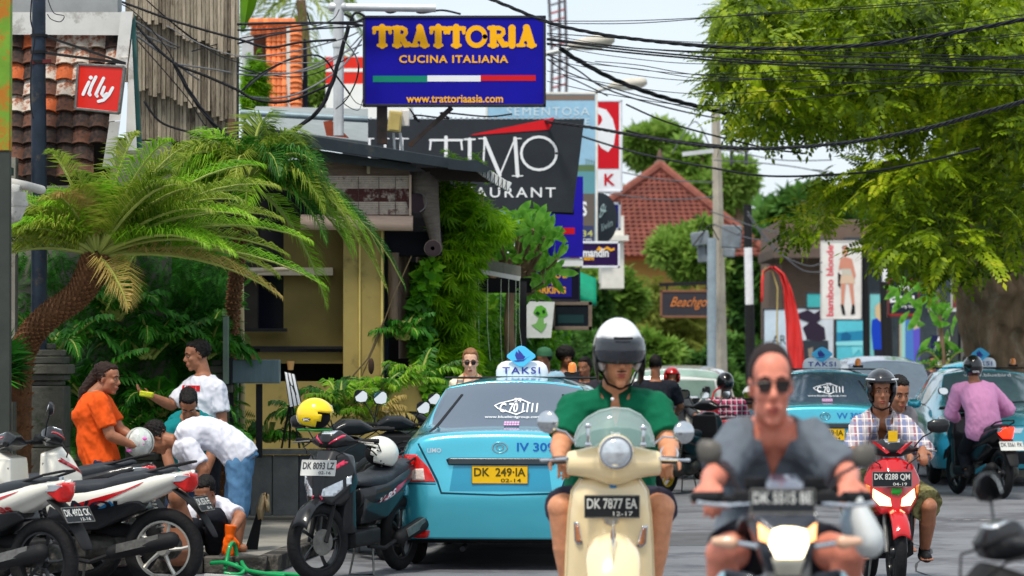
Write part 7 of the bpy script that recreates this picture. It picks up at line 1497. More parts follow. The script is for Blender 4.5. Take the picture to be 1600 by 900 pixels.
for k,(s_,a,b,c_,d) in enumerate((('AVIATOR',283,602,315,611),)):
 me=[o for o in man.children if o.name.startswith('shirt')][0].data;bv=bvh_of(me);mm=MB();p0=f(a,d);p1=f(c_,b);mm.quad((p0[0],0,p0[2]),(p1[0],0,p0[2]-.0),(p1[0],0,p1[2]),(p0[0],0,p1[2]));decal('shirt_print',mm,mat('print_red',(190,24,30),.8),man,bv,(0,1,0),.007,.02)
t=T('sponge','yellow sponge in the standing man hand','sponge',tuple(W(229,616,25.3)));MB().box((0,0,0),(.11,.07,.045),rot=MX.Rotation(.15,3,'Y')).obj('sponge_block',mat('sponge',(196,200,50),.95,var=.2,scale=30,bump=.6),t,bevel=.01)
f,loc=PJ(290,24.9,.112)
person('man in a teal T-shirt bending forward between the two men in white',loc,0,'stand',dict(pel=f(288,735,.42),neck=f(298,655,0),mid=f(290,685,.28),ha=f(275,742,.42),hb=f(303,742,.42),sa=f(268,672,.02),sb=f(326,665,.02),ea=f(262,712,-.05),eb=f(332,705,-.05),wa=f(276,752,-.12),wb=f(322,745,-.12),ka=f(268,790,.22),kb=f(300,790,.22),aa=f(272,842,.30),ab=f(300,842,.30),head=f(297,632,-.13)),sk=S_BRN(),b=1.02,head=(.1,.75,0),topm=TEAL,sleeve=.7,legm=DJ,leglen=2,shoes=MBK(),vox=.009)
f,loc=PJ(330,24.0,.112)
bent,*_=person('man in a white T-shirt and rolled jeans bent double in profile facing left',loc,0,'stand',dict(pel=f(375,712),neck=f(278,692),mid=f(326,678),ha=f(375,722,.09),hb=f(375,722,-.09),sa=f(292,704,.15),sb=f(298,698,-.15),ea=f(288,742,.18),eb=f(321,732,-.19),wa=f(285,778,.12),wb=f(318,772,-.14),ka=f(364,790,.10),kb=f(376,790,-.10),aa=f(352,848,.12),ab=f(373,848,-.12),head=f(246,684,0)),sk=S_BRN(),head=(R(-88),.95,0),topm=WT,sleeve=.8,hair='short',legm=LJ,leglen=1.30,leginf=.018,foot=(-1,-.1,0),hands=dict(a=((0,0,-1),(1,0,0),1,.4),b=((0,0,-1),(1,0,0),-1,.4)),vox=.0075,top0=-.06)
f,loc=PJ(330,23.5,.112)
person('crouching man in a white T-shirt and black trousers holding the hose in an orange glove',loc,0,'stand',dict(pel=f(322,832,.25),neck=f(322,790,.02),mid=f(326,812,.18),ha=f(312,835,.22),hb=f(338,835,.22),sa=f(298,806,.02),sb=f(352,800,.02),ea=f(292,838,.02),eb=f(378,806,-.12),wa=f(306,866,-.2),wb=f(364,833,-.26),ka=f(302,822,-.22),kb=f(342,806,-.24),aa=f(298,866,.02),ab=f(332,866,.02),head=f(323,770,-.12),fa=(-.3,-1,0),fb=(.1,-1,0)),sk=S_BRN(),b=.98,head=(R(-22),.42,0),topm=WT,sleeve=.8,hair='short',legm=BKC,leglen=1.9,shoes=None,hands=dict(b=((-.1,-.25,-1),(0,1,-.2),1,.35),a=((.6,-.2,-.8),(1,0,0),-1,.4)),vox=.0075)
gl=T('rubber_glove','bright orange rubber glove on the crouching man hand','glove',tuple(V(loc)+V(f(364,833,-.26))));mb=MB();hand_geo(mb,(0,0,0),(-.1,-.25,-1),(0,1,-.2),1,.35,1.18);mb.tube([(.008,.0,.075),(.003,0,.04),(0,0,0),(0,-.01,-.03)],[.046,.042,.036,.034],14);me=fuse(mb,.006,2);finish(me,mat('glove_orange',(240,98,14),.45,var=.1,bump=.2),3);link('glove_skin',me,gl)
hh=T('person','dark-haired head just showing behind the NOJ scooter seat','person',tuple(W(276,790,23.0)));m=MB().ell(W(276,768,23),(.085,.1,.11));me=fuse(m,.01,2);wrinkle(me,.006,60,1,(1,1,1));
for v in me.vertices: v.co -= origin_of(hh)
finish(me,HAIR(),3);link('hair',me,hh);mb=MB().ell(W(277,775,22.96),(.07,.09,.09)).caps(W(277,782,23),W(279,850,23.1),.06,.17);me=fuse(mb,.012,3)
for v in me.vertices: v.co -= origin_of(hh)
finish(me,S_BRN(),3);link('body',me,hh)
f,loc=PJ(735,28.2,.112)
w5,*_=person('fair-haired woman with sunglasses and a patterned scarf walking behind the taxi',loc,0,'stand',dict(pel=f(735,672),neck=f(735,592),ha=f(722,678),hb=f(748,678),sa=f(714,604),sb=f(757,604),ea=f(706,640,.05),eb=f(765,640,.05),wa=f(706,680),wb=f(765,680),ka=f(722,760),kb=f(748,760),aa=f(722,826),ab=f(748,826),head=f(735,567)),sk=S_PAL(),head=(0,.05,0),topm=mat('cream_top',(222,212,190),.9),sleeve=0,neck='tank',hair='short',hairm=mat('light_brown_hair',(140,96,66),.5,var=.3,scale=40),legm=DJ,leglen=1.9,shades=True,vox=.009,hs=1.0)
sc=MB();
for q in (-1,1): sc.tube([V(f(735+q*8,585,.03)),V(f(735+q*15,592,-.04)),V(f(735+q*17,606,-.12)),V(f(735+q*15,630,-.13))],[.022,.032,.034,.03],10)
sco=sc.obj('scarf',stripemat('scarf_print',(204,184,140),[(0,90,0,.5,(160,60,50)),(2,70,1,.6,(70,80,110))]),w5,smooth=3)
# ================================================================ riders
def glove_hands(): pass
YV=15.8;f,loc=PJ(955,YV,0);CRM=mat('cream_paint',(240,216,168),.22,var=.02,scale=2,coat=1,spec=.6);sV=S(YV)
ve=T('scooter','cream retro scooter with windscreen and plate DK 7877 EA, ridden by the man in green','scooter',loc)
def lf(pts,n=20):  # pts: (y,[(x,z)...]) rings
 return MB().loft([[V((x,y,z)) for x,z in r] for y,r in pts])
def fx(px,py): a=f(px,py);return (a[0],a[2])
out=[(926,738),(905,744),(892,762),(887,800),(884,850),(882,905),(886,960),(905,1000),(950,1008),(995,1000),(1012,960),(1018,905),(1016,850),(1013,800),(1008,762),(996,744),(975,738)]
Z=[fx(*p) for p in out];cx=fx(950,860)
rings=[]
for y,k,zs in ((-.22,.985,0),(-.27,1.0,0),(-.325,.97,0),(-.355,.82,.01),(-.375,.45,.02)): rings.append([(V((cx[0]+(x-cx[0])*k,y-(0 if k > .9 else .0)-(.08*max(0,(z-.55))),cx[1]+(z-cx[1])*k+zs*.3))) for x,z in Z])
o,bV=panel('leg_shield',MB().loft(rings),CRM,ve,.010,6)
tr_=MB().tube([V((x,-.265-.08*max(0,z-.55),z)) for x,z in Z[1:-1]],.007,6);tr_.obj('shield_trim',mat('cream_trim',(226,204,160),.3),ve)
P_=[]
for k in range(11):
 a=R(-5+125*k/10);zc=.30;P_.append([V((cx[0]+x*(.125-.02*abs(k-5)/5)*1.05,-.62-math.cos(a)*.33+.0,zc+.10+math.sin(a)*.36-abs(x)**2.5*.08)) for x in (-1,-.85,-.5,0,.5,.85,1)])
MB().loft(P_,closed=False).obj('front_fender',CRM,ve,solid=.008,smooth=3,sub=1);wheel(ve,(cx[0],-.62,.28),.28,.055,rim=ALU())
z0=fx(950,838);MB().hull([(cx[0]+x,y,z0[1]+z) for x,y,z in ((0,-.80,.12),(.014,-.80,.05),(-.014,-.80,.05),(.012,-.86,-.10),(-.012,-.86,-.10),(0,-.84,.10),(0,-.90,-.12),(0,-.83,.13))]).obj('fender_crest',CHR(),ve,bevel=.004)
neck=MB();neck.hull([(cx[0]+x,y,z) for x,y,z in sym([(.085,-.34,fx(0,742)[1]),(.10,-.25,fx(0,745)[1]),(.07,-.34,fx(0,722)[1]),(.07,-.25,fx(0,722)[1])])]);panel('steering_neck',neck,CRM,ve,.01,3)
zh=fx(955,713)[1];HX=fx(955,0)[0];hp=[]
for x,y,r1,r2 in ((-.235,-.34,.045,.045),(-.225,-.35,.062,.060),(-.17,-.36,.072,.068),(-.10,-.375,.088,.085),(-.04,-.39,.105,.11),(0,-.395,.112,.12),(.04,-.39,.105,.11),(.10,-.375,.088,.085),(.17,-.36,.072,.068),(.225,-.35,.062,.060),(.235,-.34,.045,.045)): hp.append([V((HX+x,y+r1*math.cos(t_),zh-.012-abs(x)*.05+r2*math.sin(t_))) for t_ in [2*PI*i/18 for i in range(18)]])
panel('handlebar_cowl',MB().loft(hp),CRM,ve,.008,4);zl=fx(957,702)
MB().lathe([(.088,.03),(.090,-.02),(.082,-.045),(.074,-.045)],32,(zl[0],-.50,zl[1]),'Y').obj('headlight_rim',CRM,ve,smooth=1.0)
hl=MB().lathe([(.076,-.035),(.076,-.048),(.055,-.062),(.03,-.068),(.001,-.070)],32,(zl[0],-.50,zl[1]),'Y').obj('headlight',GLS(),ve,smooth=1.2);MB().torus((zl[0],-.548,zl[1]),.076,.006,'Y',32,6).obj('chrome_ring',CHR(),hl)
for x,z in ((-.02,.0),(.02,-.01),(0,.03)): MB().ell((zl[0]+x,-.560,zl[1]+z),(.018,.006,.014)).obj('bulb_reflection',mat('warm_bulb_glint',(226,190,140),.2),hl)  # warm blobs paint the bulb reflections onto the lamp glass
WS=mat('clear_screen',(168,190,186),.05,var=0,alpha=.42,coat=1,spec=.8);wo_=[(896,690),(896,680),(902,664),(915,650),(933,640),(955,635),(978,637),(996,646),(1010,662),(1017,682),(1017,690)]
R1=[]
zc=fx(956,694)
for k in (0,.25,.5,.75,1): R1.append([V((zc[0]+(fx(*p)[0]-zc[0])*1.0,-.50+.10*k*(1)+.55*(fx(*p)[0]-zc[0])**2*3,zc[1]+(fx(*p)[1]-zc[1])*k)) for p in wo_])
wsn=MB().loft(R1,closed=False).obj('windscreen',WS,ve,smooth=3,solid=.004);MB().tube([r for r in R1[-1]],.0035,6).obj('screen_edge',mat('screen_edge',(190,206,204),.2),wsn);MB().loft([[r+V((0,-.004,0)) for r in R1[i]] for i in (0,1,2)],closed=False).obj('tinted_band',mat('tint_band',(110,142,138),.1,var=0,alpha=.45),wsn,smooth=3)
for x,y0,y1 in ((915,662,690),(998,665,690)):
 a,b=V(f(x,y0,-.545)),V(f(x,y1,-.545));m=MB().caps(a,b,.0085).ell(a,(.016,.010,.016)).ell(b,(.016,.010,.016)).obj('screen_clamp',CHR(),wsn)
m=MB();o=V(f(949,676,-.535));text(m,'Veste',o,V(f(963,676,-.535))-o,V(f(949,670,-.535))-o,.01,0);m.obj('screen_lettering',WHT,wsn,smooth=0,fix=False)
a,b=fx(949,757),fx(959,747);decal('badge',[(a[0],a[1]),(b[0],a[1]),(b[0],b[1]),(a[0],b[1])],INK('badge_blue',(80,150,206)),ve,bV,(0,1,0),.006,0,.004);
plate(ve,f(952,785,-.435),.268,.108,.08,0,'DK 7877 EA','12-17')
q=[fx(*p) for p in ((938,802),(964,802),(962,810),(951,815),(940,810))];decal('horn_grille',q,mat('grille_cream',(200,186,156),.4),ve,bV,(0,1,0),.005,.02,.006)
for k in range(4): a=fx(940,803+k*2.8);b=fx(962,804+k*2.8);decal('grille_slot',[(a[0]+k*.004,a[1]),(b[0]-k*.004,a[1]),(b[0]-k*.004,b[1]),(a[0]+k*.004,b[1])],CHR(),ve,bV,(0,1,0),.012,0,.003)
for pts in ([(895,809),(902,811),(908,842),(900,844),(896,838)],[(1006,814),(999,816),(990,846),(998,848),(1004,842)]):
 cc=[sum(p[0] for p in pts)/5,sum(p[1] for p in pts)/5];o=decal('indicator',[fx(*p) for p in pts],CHR(),ve,bV,(0,1,0),.006,.02,.010);decal('amber_lens',[fx(cc[0]+(p[0]-cc[0])*.72,cc[1]+(p[1]-cc[1])*.80) for p in pts],mat('amber_brown',(176,110,70),.2,var=.2,scale=40,coat=1),o,bV,(0,1,0),.016,.02,.004)
for (bx,by),(mx_,my),q in (((897,690),(855,657),-1),((1015,692),(1062,673),1)): mirror(ve,f(bx,by,-.36),f(mx_,my,-.36),(.056,.056),shell=CHR(),rnd_=True,dirn=q,tilt=q*.35)
for q,xa,xb in ((-1,885,862),(1,1024,1052)):
 g=MB().tube([V(f(xa,715,-.34)),V(f(xb,716,-.31))],.019,12).obj('grip',mat('grip_grey',(90,86,80),.7),ve);MB().tube([V(f(xa,713,-.40)),V(f(xb,714,-.44)),V(f(xb+q*18,715,-.40))],[.010,.008,.009],8).obj('brake_lever',CHR(),ve)
MB().hull([(cx[0]+x,y,z) for x,y,z in sym([(.15,-.2,.32),(.17,.2,.30),(.18,.3,.70),(.16,.75,.72),(.19,.7,.36),(.12,.9,.6),(.10,-.2,.25),(.1,.1,.62)])]).obj('rear_body',CRM,ve,bevel=.05,bseg=3);MB().hull([(cx[0]+x,y,z) for x,y,z in sym([(.12,.05,.80),(.16,.2,.86),(.14,.8,.86),(.15,.2,.76),(.13,.8,.76)])]).obj('seat',SEATM(),ve,bevel=.03);wheel(ve,(cx[0],.62,.28),.28,.055);MB().hull([(cx[0]+x,y,z) for x,y,z in sym([(.2,-.28,.30),(.2,-.28,.24),(.18,.1,.30),(.18,.1,.24)])]).obj('floorboard',MBK(),ve,bevel=.01)
GRN=mat('green_pique',(2,96,66),.9,var=.06,scale=5,bump=.2,bscale=120);NVY=mat('charcoal_shorts',(52,52,66),.9,var=.1,bump=.1);SCL=1.07
def g(px,py,dy=0): a=f(px,py,dy);return (a[0]/SCL,a[1]/SCL,a[2]/SCL)
rider,H,Q,K,HM=person('heavy man in a green polo shirt riding the cream scooter in a white helmet',loc,0,'ride',dict(pel=g(955,800,.28),neck=g(962,613,.12),mid=g(958,715,.26),ha=g(930,800,.22),hb=g(980,800,.22),sa=g(899,643,.10),sb=g(1024,641,.10),ea=g(876,694,-.02),eb=g(1044,692,-.02),wa=g(873,712,-.20),wb=g(1043,712,-.20),ka=g(876,790,-.20),kb=g(1030,790,-.20),aa=g(900,960,-.10),ab=g(1005,960,-.10),head=g(967,558,.04)),sk=S_TAN(),b=1.28,belly=.05,head=(.10,.10,0),hs=1.18,hw=.82,topm=GRN,sleeve=.80,neck='polo',inf=.018,hair='short',legm=NVY,leglen=.93,shades=mat('clear_shades',(150,152,160),.05,metal=.4,var=.2),shoes=None,hands=dict(a=((.25,-.8,-.35),(.1,-.1,-1),-1,.75),b=((-.25,-.8,-.35),(-.1,-.1,-1),1,.75)),vox=.0075,scale=SCL,limb=1.0,wr=.006)
MB().torus((0,0,0),.040,.007,'Z',24,6,rx=.013).xf(MX.Translation(V(K['wb'])+V((.0,.04,.012))) @ MX.Rotation(1.1,4,'X')).obj('wristwatch',CHR(),rider);MB().ell(V(g(957,619,-.02))+V((-.005,-.125,-.012)),.008).obj('button',WHT,rider)
mst=MB().ell(HM((0,-.100,-.047)),(.026*1.1,.006,.0035),rot=Q).obj('moustache',HAIR(),rider)
hv=put_helmet('white open-face helmet with a smoked visor on the man in green',rider,H,Q,mat('white_gloss',(226,226,226),.25,var=.01,coat=1),mat('smoked_visor',(40,44,52),.05,var=.15,alpha=.80,coat=1,scale=12),z=(-.045,.055),s=1.15,open_z=.05)
MB().loft([[H+Q @ (V((.140*math.sin(a),-.160*math.cos(a)+.012,z)))*1.12 for a in [-.35+.7*k/6 for k in range(7)]] for z in (.088,.098)],closed=False).obj('visor_clip',MBK(),hv,solid=.006)
for q in (-1,1): MB().hull([H+Q @ (V((q*x,y,z))*1.14) for x,y,z in ((.125,-.05,.06),(.135,.0,.05),(.128,-.07,-.02),(.12,-.07,-.09),(.10,.02,-.12),(.13,.04,-.02),(.105,-.03,-.12),(.10,-.02,.02))]).obj('cheek_guard',BLK(),hv,bevel=.01)
YG=10.3;f,loc=PJ(1207,YG,0);nb=T('motorcycle','black motorcycle with a lit headlamp ridden by the man in the grey T-shirt','motorcycle',loc);LIT=mat('lit_lamp',(255,236,196),.2,var=0,emit=5);LIT2=mat('lit_lamp_warm',(255,176,110),.2,var=0,emit=3)
def fy(px,py,y): return V(f(px,py,y))
DKG=mat('gunmetal',(44,48,58),.3,metal=.3,var=.1,coat=.6)
hm=MB();hm.hull([fy(x,y,-.66+d) for x,y,d in ((1157,792,.06),(1250,790,.06),(1166,850,.02),(1240,850,.02),(1178,882,.05),(1226,882,.05),(1204,835,-.03),(1160,770,.16),(1246,770,.16),(1175,880,.2),(1230,880,.2),(1150,800,.25),(1256,800,.25))]);o,bN=panel('headlight_cowl',hm,DKG,nb,.010,3)
o=decal('headlight',[fx(*p) if False else (f(*p)[0],f(*p)[2]) for p in [(1182,812),(1195,808),(1216,809),(1230,812),(1232,832),(1224,850),(1186,850),(1177,832)]],LIT,nb,bN,(0,1,0),.008,.03,.01)
for q in (-1,1): decal('position_lamp',[(f(1204+q*x,y)[0],f(0,y)[2]) for x,y in ((24,815),(42,802),(40,826),(28,830))],LIT2,nb,bN,(0,1,0),.008,.03,.008)
decal('lower_lens',[(f(x,y)[0],f(x,y)[2]) for x,y in ((1180,852),(1228,852),(1222,878),(1188,878))],mat('frosted_lens',(214,208,190),.3,var=.1,metal=.2),nb,bN,(0,1,0),.008,.03,.008)
rr=[]
for k in range(5): rr.append([fy(1208+(x-1208)*(1-.25*k/4)*(.45+.55*math.cos(k/4*1.2)),772-k*9,-.60+.05*k+abs(x-1208)*.0008) for x in (1168,1180,1194,1208,1222,1236,1248)])
MB().loft(rr,closed=False).obj('fly_screen',mat('smoke_screen',(70,76,96),.15,var=.1,coat=1),nb,solid=.006,smooth=3)
plate(nb,fy(1194,768,-.70),.195,.072,-.1,0,'DK 5515 BE','')
for q,bx,mx_,my in ((-1,1166,1096,700),(1,1246,1327,706)):
 MB().tube([fy(1207+q*18,782,-.50),fy(1207+q*45,772,-.48),fy(1207+q*85,770,-.42),fy(1207+q*130,772,-.34)],.012,10).obj('handlebar',MBK(),nb);MB().tube([fy(1207+q*92,768,-.41),fy(1207+q*132,770,-.33)],.018,12).obj('grip',MBK(),nb);MB().tube([fy(1207+q*55,776,-.52),fy(1207+q*85,778,-.56),fy(1207+q*132,774,-.52)],.008,8).obj('brake_lever',CHR(),nb)
 MB().box(fy(1207+q*60,768,-.46),(.07,.06,.05)).obj('switch_block',MBK(),nb,bevel=.01);MB().lathe([(.02,-.02),(.034,0),(.034,.03)],12,fy(1207+q*44,752,-.46)).obj('fluid_cup',MBK(),nb);mirror(nb,fy(1207+q*62,765,-.44),fy(mx_,my,-.42),(.040,.040),dirn=q,shell=mat('mirror_greyed',(96,92,86),.4),tilt=q*.3)
 MB().tube([fy(1207+q*40,838,-.55),fy(1207+q*80,832,-.53)],.010,8).obj('indicator_stem',CHR(),nb);MB().caps(fy(1207+q*82,832,-.54),fy(1207+q*106,831,-.53),.022,.014).obj('indicator',mat('indicator_peach',(226,180,150),.2,coat=1),nb)
 MB().hull([fy(1207+q*a,y,d) for a,y,d in ((38,880,-.45),(90,872,-.38),(105,905,-.36),(60,940,-.40),(50,900,-.30),(95,930,-.2),(40,930,-.45))]).obj('tank_shroud',DKG,nb,bevel=.02);MB().hull([fy(1207+q*a,y,d) for a,y,d in ((88,872,-.40),(106,896,-.38),(98,915,-.39),(84,900,-.41),(95,890,-.35))]).obj('shroud_accent',mat('pale_blue_plastic',(150,190,206),.3,coat=1),nb,bevel=.01)
 MB().tube([fy(1207+q*22,830,-.58),fy(1207+q*23,1130,-.72)],.022,12).obj('fork_leg',ALU(),nb)
MB().hull([fy(x,y,d) for x,y,d in ((1150,800,-.2),(1262,800,-.2),(1140,850,0),(1275,850,0),(1165,790,.15),(1250,790,.15),(1160,880,.1),(1250,880,.1))]).obj('fuel_tank',DKG,nb,bevel=.04,bseg=3)
wheel(nb,(0,-.72,.30),.30,.05,rim=MBK());wheel(nb,(0,.60,.30),.30,.06);P_=[]
for k in range(9): a=R(20+120*k/8);P_.append([V((x*.065,-.72-math.cos(a)*.33,.30+math.sin(a)*.33-abs(x)**2*.03)) for x in (-1,-.5,0,.5,1)])
MB().loft(P_,closed=False).obj('front_fender',MBK(),nb,solid=.006,smooth=3);MB().box((0,-.05,.42),(.28,.42,.40)).obj('engine',GREASY(),nb,bevel=.05);MB().hull([(x,y,z) for x,y,z in sym([(.12,.1,.80),(.14,.7,.84),(.12,.1,.72),(.10,.8,.74)])]).obj('seat',SEATM(),nb,bevel=.03);MB().tube([(.13,.1,.3),(.16,.8,.42)],[.03,.05],12).obj('exhaust',MBK(),nb)
SCL=1.0
def g(px,py,dy=0): a=f(px,py,dy);return (a[0]/SCL,a[1]/SCL,a[2]/SCL)
GRY=mat('grey_cotton',(100,108,117),.9,var=.06,scale=5,bump=.1,bscale=30)
gr_,H,Q,K,HM=person('sunburnt man in a grey V-neck T-shirt and sunglasses riding the nearest motorcycle',loc,0,'ride',dict(pel=g(1210,850,.30),neck=g(1213,663,.14),mid=g(1212,765,.28),ha=g(1185,860,.24),hb=g(1238,860,.24),sa=g(1163,688,.10),sb=g(1265,688,.10),ea=g(1118,742,-.02),eb=g(1322,740,-.02),wa=g(1101,752,-.20),wb=g(1318,748,-.20),ka=g(1122,860,-.18),kb=g(1318,860,-.18),aa=g(1140,1080,.02),ab=g(1290,1080,.02),head=g(1206,604,.04)),sk=S_RED(),b=.93,belly=.01,head=(0,.04,0),hs=1.12,hw=.80,topm=GRY,sleeve=.92,neck='v',inf=.016,hair='buzz',hairm=mat('dark_short_hair',(44,32,30),.7,var=.2,scale=60),legm=BKC,leglen=.70,shades=True,hands=dict(a=((.15,-.85,-.4),(.1,-.1,-1),-1,.7),b=((-.15,-.85,-.4),(-.1,-.1,-1),1,.7)),vox=.008,scale=SCL,limb=.98)
bg=T('plastic_bag','translucent white plastic bag hanging from the grey shirt rider hand','bag',tuple(V(loc)+fy(1322,772,-.38)));o_=fy(1322,772,-.38);PB=mat('bag_film',(226,230,230),.35,var=.05,alpha=.80,bump=.3,bscale=9)
rings=[]
for y,x0,x1,d in ((768,1318,1326,.01),(782,1310,1334,.03),(800,1308,1345,.05),(820,1312,1356,.07),(838,1314,1360,.08),(850,1318,1356,.06),(858,1326,1348,.03),(860,1334,1342,.01)): c=(x0+x1)/2;rings.append([fy(c+(x1-x0)/2*math.cos(a)*(1+.06*math.sin(5*a+y)),y,-.38+d*math.sin(a))-o_ for a in [2*PI*k/22 for k in range(22)]])
MB().loft(rings).obj('bag_film',PB,bg,smooth=3);rings=[]
for y,x0,x1,d in ((770,1314,1320,.01),(785,1298,1312,.03),(805,1294,1314,.03),(822,1298,1316,.02),(830,1304,1314,.01)): c=(x0+x1)/2;rings.append([fy(c+(x1-x0)/2*math.cos(a),y,-.36+d*math.sin(a))-o_ for a in [2*PI*k/16 for k in range(16)]])
MB().loft(rings).obj('bag_film',mat('bag_film2',(190,208,220),.35,var=.05,alpha=.75),bg,smooth=3);MB().ell(fy(1306,806,-.36)-o_,(.012,.01,.04)).obj('blue_label',INK('lblue',(60,150,196)),bg);MB().ell(fy(1338,846,-.38)-o_,(.03,.03,.02)).obj('contents',mat('food',(206,190,170),.8),bg)
YP=21.6;rz=0.0;p=at(1385,0,YP)
RD=mat('red_gloss',(190,8,18),.18,var=.03,coat=1)
rs_,_,bf=scooter('scooter','glossy red scooter with both headlamps lit and plate DK 8288 QM',(p.x,YP+.3,0),.03,RD,None,lit=1,plate_f=None,mir=(None,(.34,-.42,1.17)),mirs=(.082,.052),sc=.96)
f,loc=PJ(1385,YP,0)
plate(rs_,(-.03,-.66,.80),.275,.105,-.05,0,'DK 8288 QM','04-19');decal('green_badge',[(-.032,.695),(-.036,.71),(-.03,.735),(.036,.735),(.042,.71),(.016,.69)],mat('badge_green',(50,170,60),.4),rs_,bf,(0,1,0),.010,.03,.006)
MB().box((0,-.50,1.10),(.065,.01,.075)).obj('yellow_tag',mat('tag_yellow',(226,178,20),.5),rs_)
for q in (-1,1): MB().hull([(q*x,y,z) for x,y,z in ((.03,-.535,.985),(.05,-.53,.975),(.15,-.47,1.06),(.13,-.49,1.065),(.045,-.50,.98),(.14,-.46,1.05))]).obj('red_stripe',RD,rs_)
PL=stripemat('plaid',(176,166,170),[(0,62,0,.75,(90,110,160)),(0,62,2.2,.88,(140,60,80)),(2,62,0,.78,(120,128,160)),(0,124,1,.9,(222,214,210)),(2,124,1,.9,(226,216,212))])
pr,H,Q,K,HM=person('man in an open plaid shirt and black helmet riding the red scooter',loc,0,'ride',dict(pel=f(1380,752,.35),neck=f(1381,650,.16),mid=f(1380,702,.34),ha=f(1368,752,.3),hb=f(1394,752,.3),sa=f(1349,668,.12),sb=f(1414,668,.12),ea=f(1330,712,0),eb=f(1445,706,0),wa=f(1332,702,-.08),wb=f(1440,702,-.06),ka=f(1335,795,-.12),kb=f(1448,790,-.12),aa=f(1345,858,.0),ab=f(1446,860,.05),head=f(1379,612,.08)),sk=S_BRN(),b=1.0,head=(0,.05,0),topm=PL,sleeve=1.75,neck='open',inf=.022,loose=.05,legm=mat('camo',(120,116,76),.9,var=.5,scale=14,stain=(66,60,36),stainf=.48),leglen=.98,leginf=.03,shoes=MBK(),hands=dict(a=((.2,-.8,-.3),(0,0,-1),-1,.75),b=((-.15,-.85,-.45),(0,-.1,-1),1,.7)),vox=.008)
put_helmet('black and grey helmet with white flashes on the plaid shirt rider',pr,H,Q,mat('black_shell',(44,47,54),.25,var=.35,scale=9,coat=1,stain=(16,16,20),stainf=.5),None,s=1.0,open_z=.035,low=-.12);f2,loc2=PJ(1410,22.3,0)
hp_=[c for c in bpy.data.objects if c.get('label','').startswith('black and grey helmet')][0]
for q in (-1,1): visor_geo(H,Q,.05,.085,1.01,a=.0) if False else MB().loft([[H+Q @ V((q*.137*math.sin(a),-.156*math.cos(a)+.012,z+.03)) for a in [.5+.7*k/6 for k in range(7)]] for z in (.055,.065)],closed=False).obj('white_flash',WHT,hp_,solid=.004)
visor_geo(H,Q,.045,.075,1.02,a=.9).obj('raised_visor',mat('smoke_dark',(30,32,38),.1,coat=1),hp_,smooth=3,solid=.004)
person('child passenger with dark hair behind the plaid shirt rider',(loc2[0],22.5,0),0,'ride',dict(pel=f2(1405,735,.1),neck=f2(1408,640,.1),mid=f2(1406,690,.1),ha=f2(1396,735,.1),hb=f2(1414,735,.1),sa=f2(1390,652,.1),sb=f2(1426,652,.1),ea=f2(1385,690,.1),eb=f2(1430,690,.1),wa=f2(1390,715,-.1),wb=f2(1425,715,-.1),ka=f2(1380,770,.1),kb=f2(1430,770,.1),aa=f2(1385,850,.1),ab=f2(1428,850,.1),head=f2(1411,616,.02)),sk=S_BRN(),head=(.2,.25,0),b=.85,topm=mat('grey_check',(120,116,120),.9),sleeve=.8,hair='short',legm=BKC,leglen=1,vox=.010)
YK=35.6;f,loc=PJ(1532,YK,0)
scooter('scooter','black scooter with a lit tail lamp ridden by the pink shirt rider',put(1566,35.2,PI+.24,0,.75),PI+.24,BLK(),None,lit=2,plate_r=('DK 5561 FX',''),pw=True,mir=((.27,-.4,1.2),(.27,-.4,1.2)))
pk,H,Q,K,HM=person('rider in a pink long-sleeved shirt and black helmet, seen from behind',loc,0,'ride',dict(pel=f(1537,672,0),neck=f(1523,598,.05),mid=f(1532,636,-.05),ha=f(1547,674,.03),hb=f(1524,674,.03),sa=f(1549,610,.05),sb=f(1499,610,.05),ea=f(1580,640,.15),eb=f(1488,646,.15),wa=f(1566,648,.38),wb=f(1502,655,.38),ka=f(1557,705,.45),kb=f(1515,708,.40),aa=f(1552,745,.35),ab=f(1518,738,.30),head=f(1522,577,.08),fa=(0,1,0),fb=(0,1,0)),sk=S_BRN(),b=1.12,head=(PI,.1,0),topm=mat('pink_cotton',(228,156,200),.85,var=.05,scale=4,bump=.2,bscale=12),sleeve=1.9,inf=.022,legm=BKC,leglen=1.9,shoes=MBK(),foot=(0,1,0),hands=dict(a=((0,1,0),(0,0,-1),1,.6),b=((0,1,0),(0,0,-1),-1,.6)),vox=.011,eyes=False,wr=.006)
hk=put_helmet('plain black helmet with a small white label on the pink shirt rider',pk,H,Q,mat('black_gloss',(22,22,26),.25,var=.05,coat=1),None,s=1.0,low=-.11,strap=False);m=MB();o=V(f(1518,582,-.085));text(m,'GIX',o,V(f(1529,582,-.085))-o,V(f(1518,579,-.085))-o,.02,0);m.obj('label',WHT,hk,smooth=0,fix=False)
def back_rider(label,cx,Y,shirt,P_,helmet=None,hlabel='',b=1.0,**kw):
 f,loc=PJ(cx,Y,0);pj={k: f(*v) for k,v in P_.items()};return person(label,loc,0,'ride',pj,sk=S_BRN(),b=b,topm=shirt,vox=.012,eyes=False,foot=(0,1,0),head=(PI,.08,0),legm=BKC,leglen=1.9,shoes=MBK(),hands=dict(a=((0,1,0),(0,0,-1),1,.6),b=((0,1,0),(0,0,-1),-1,.6)),**kw)
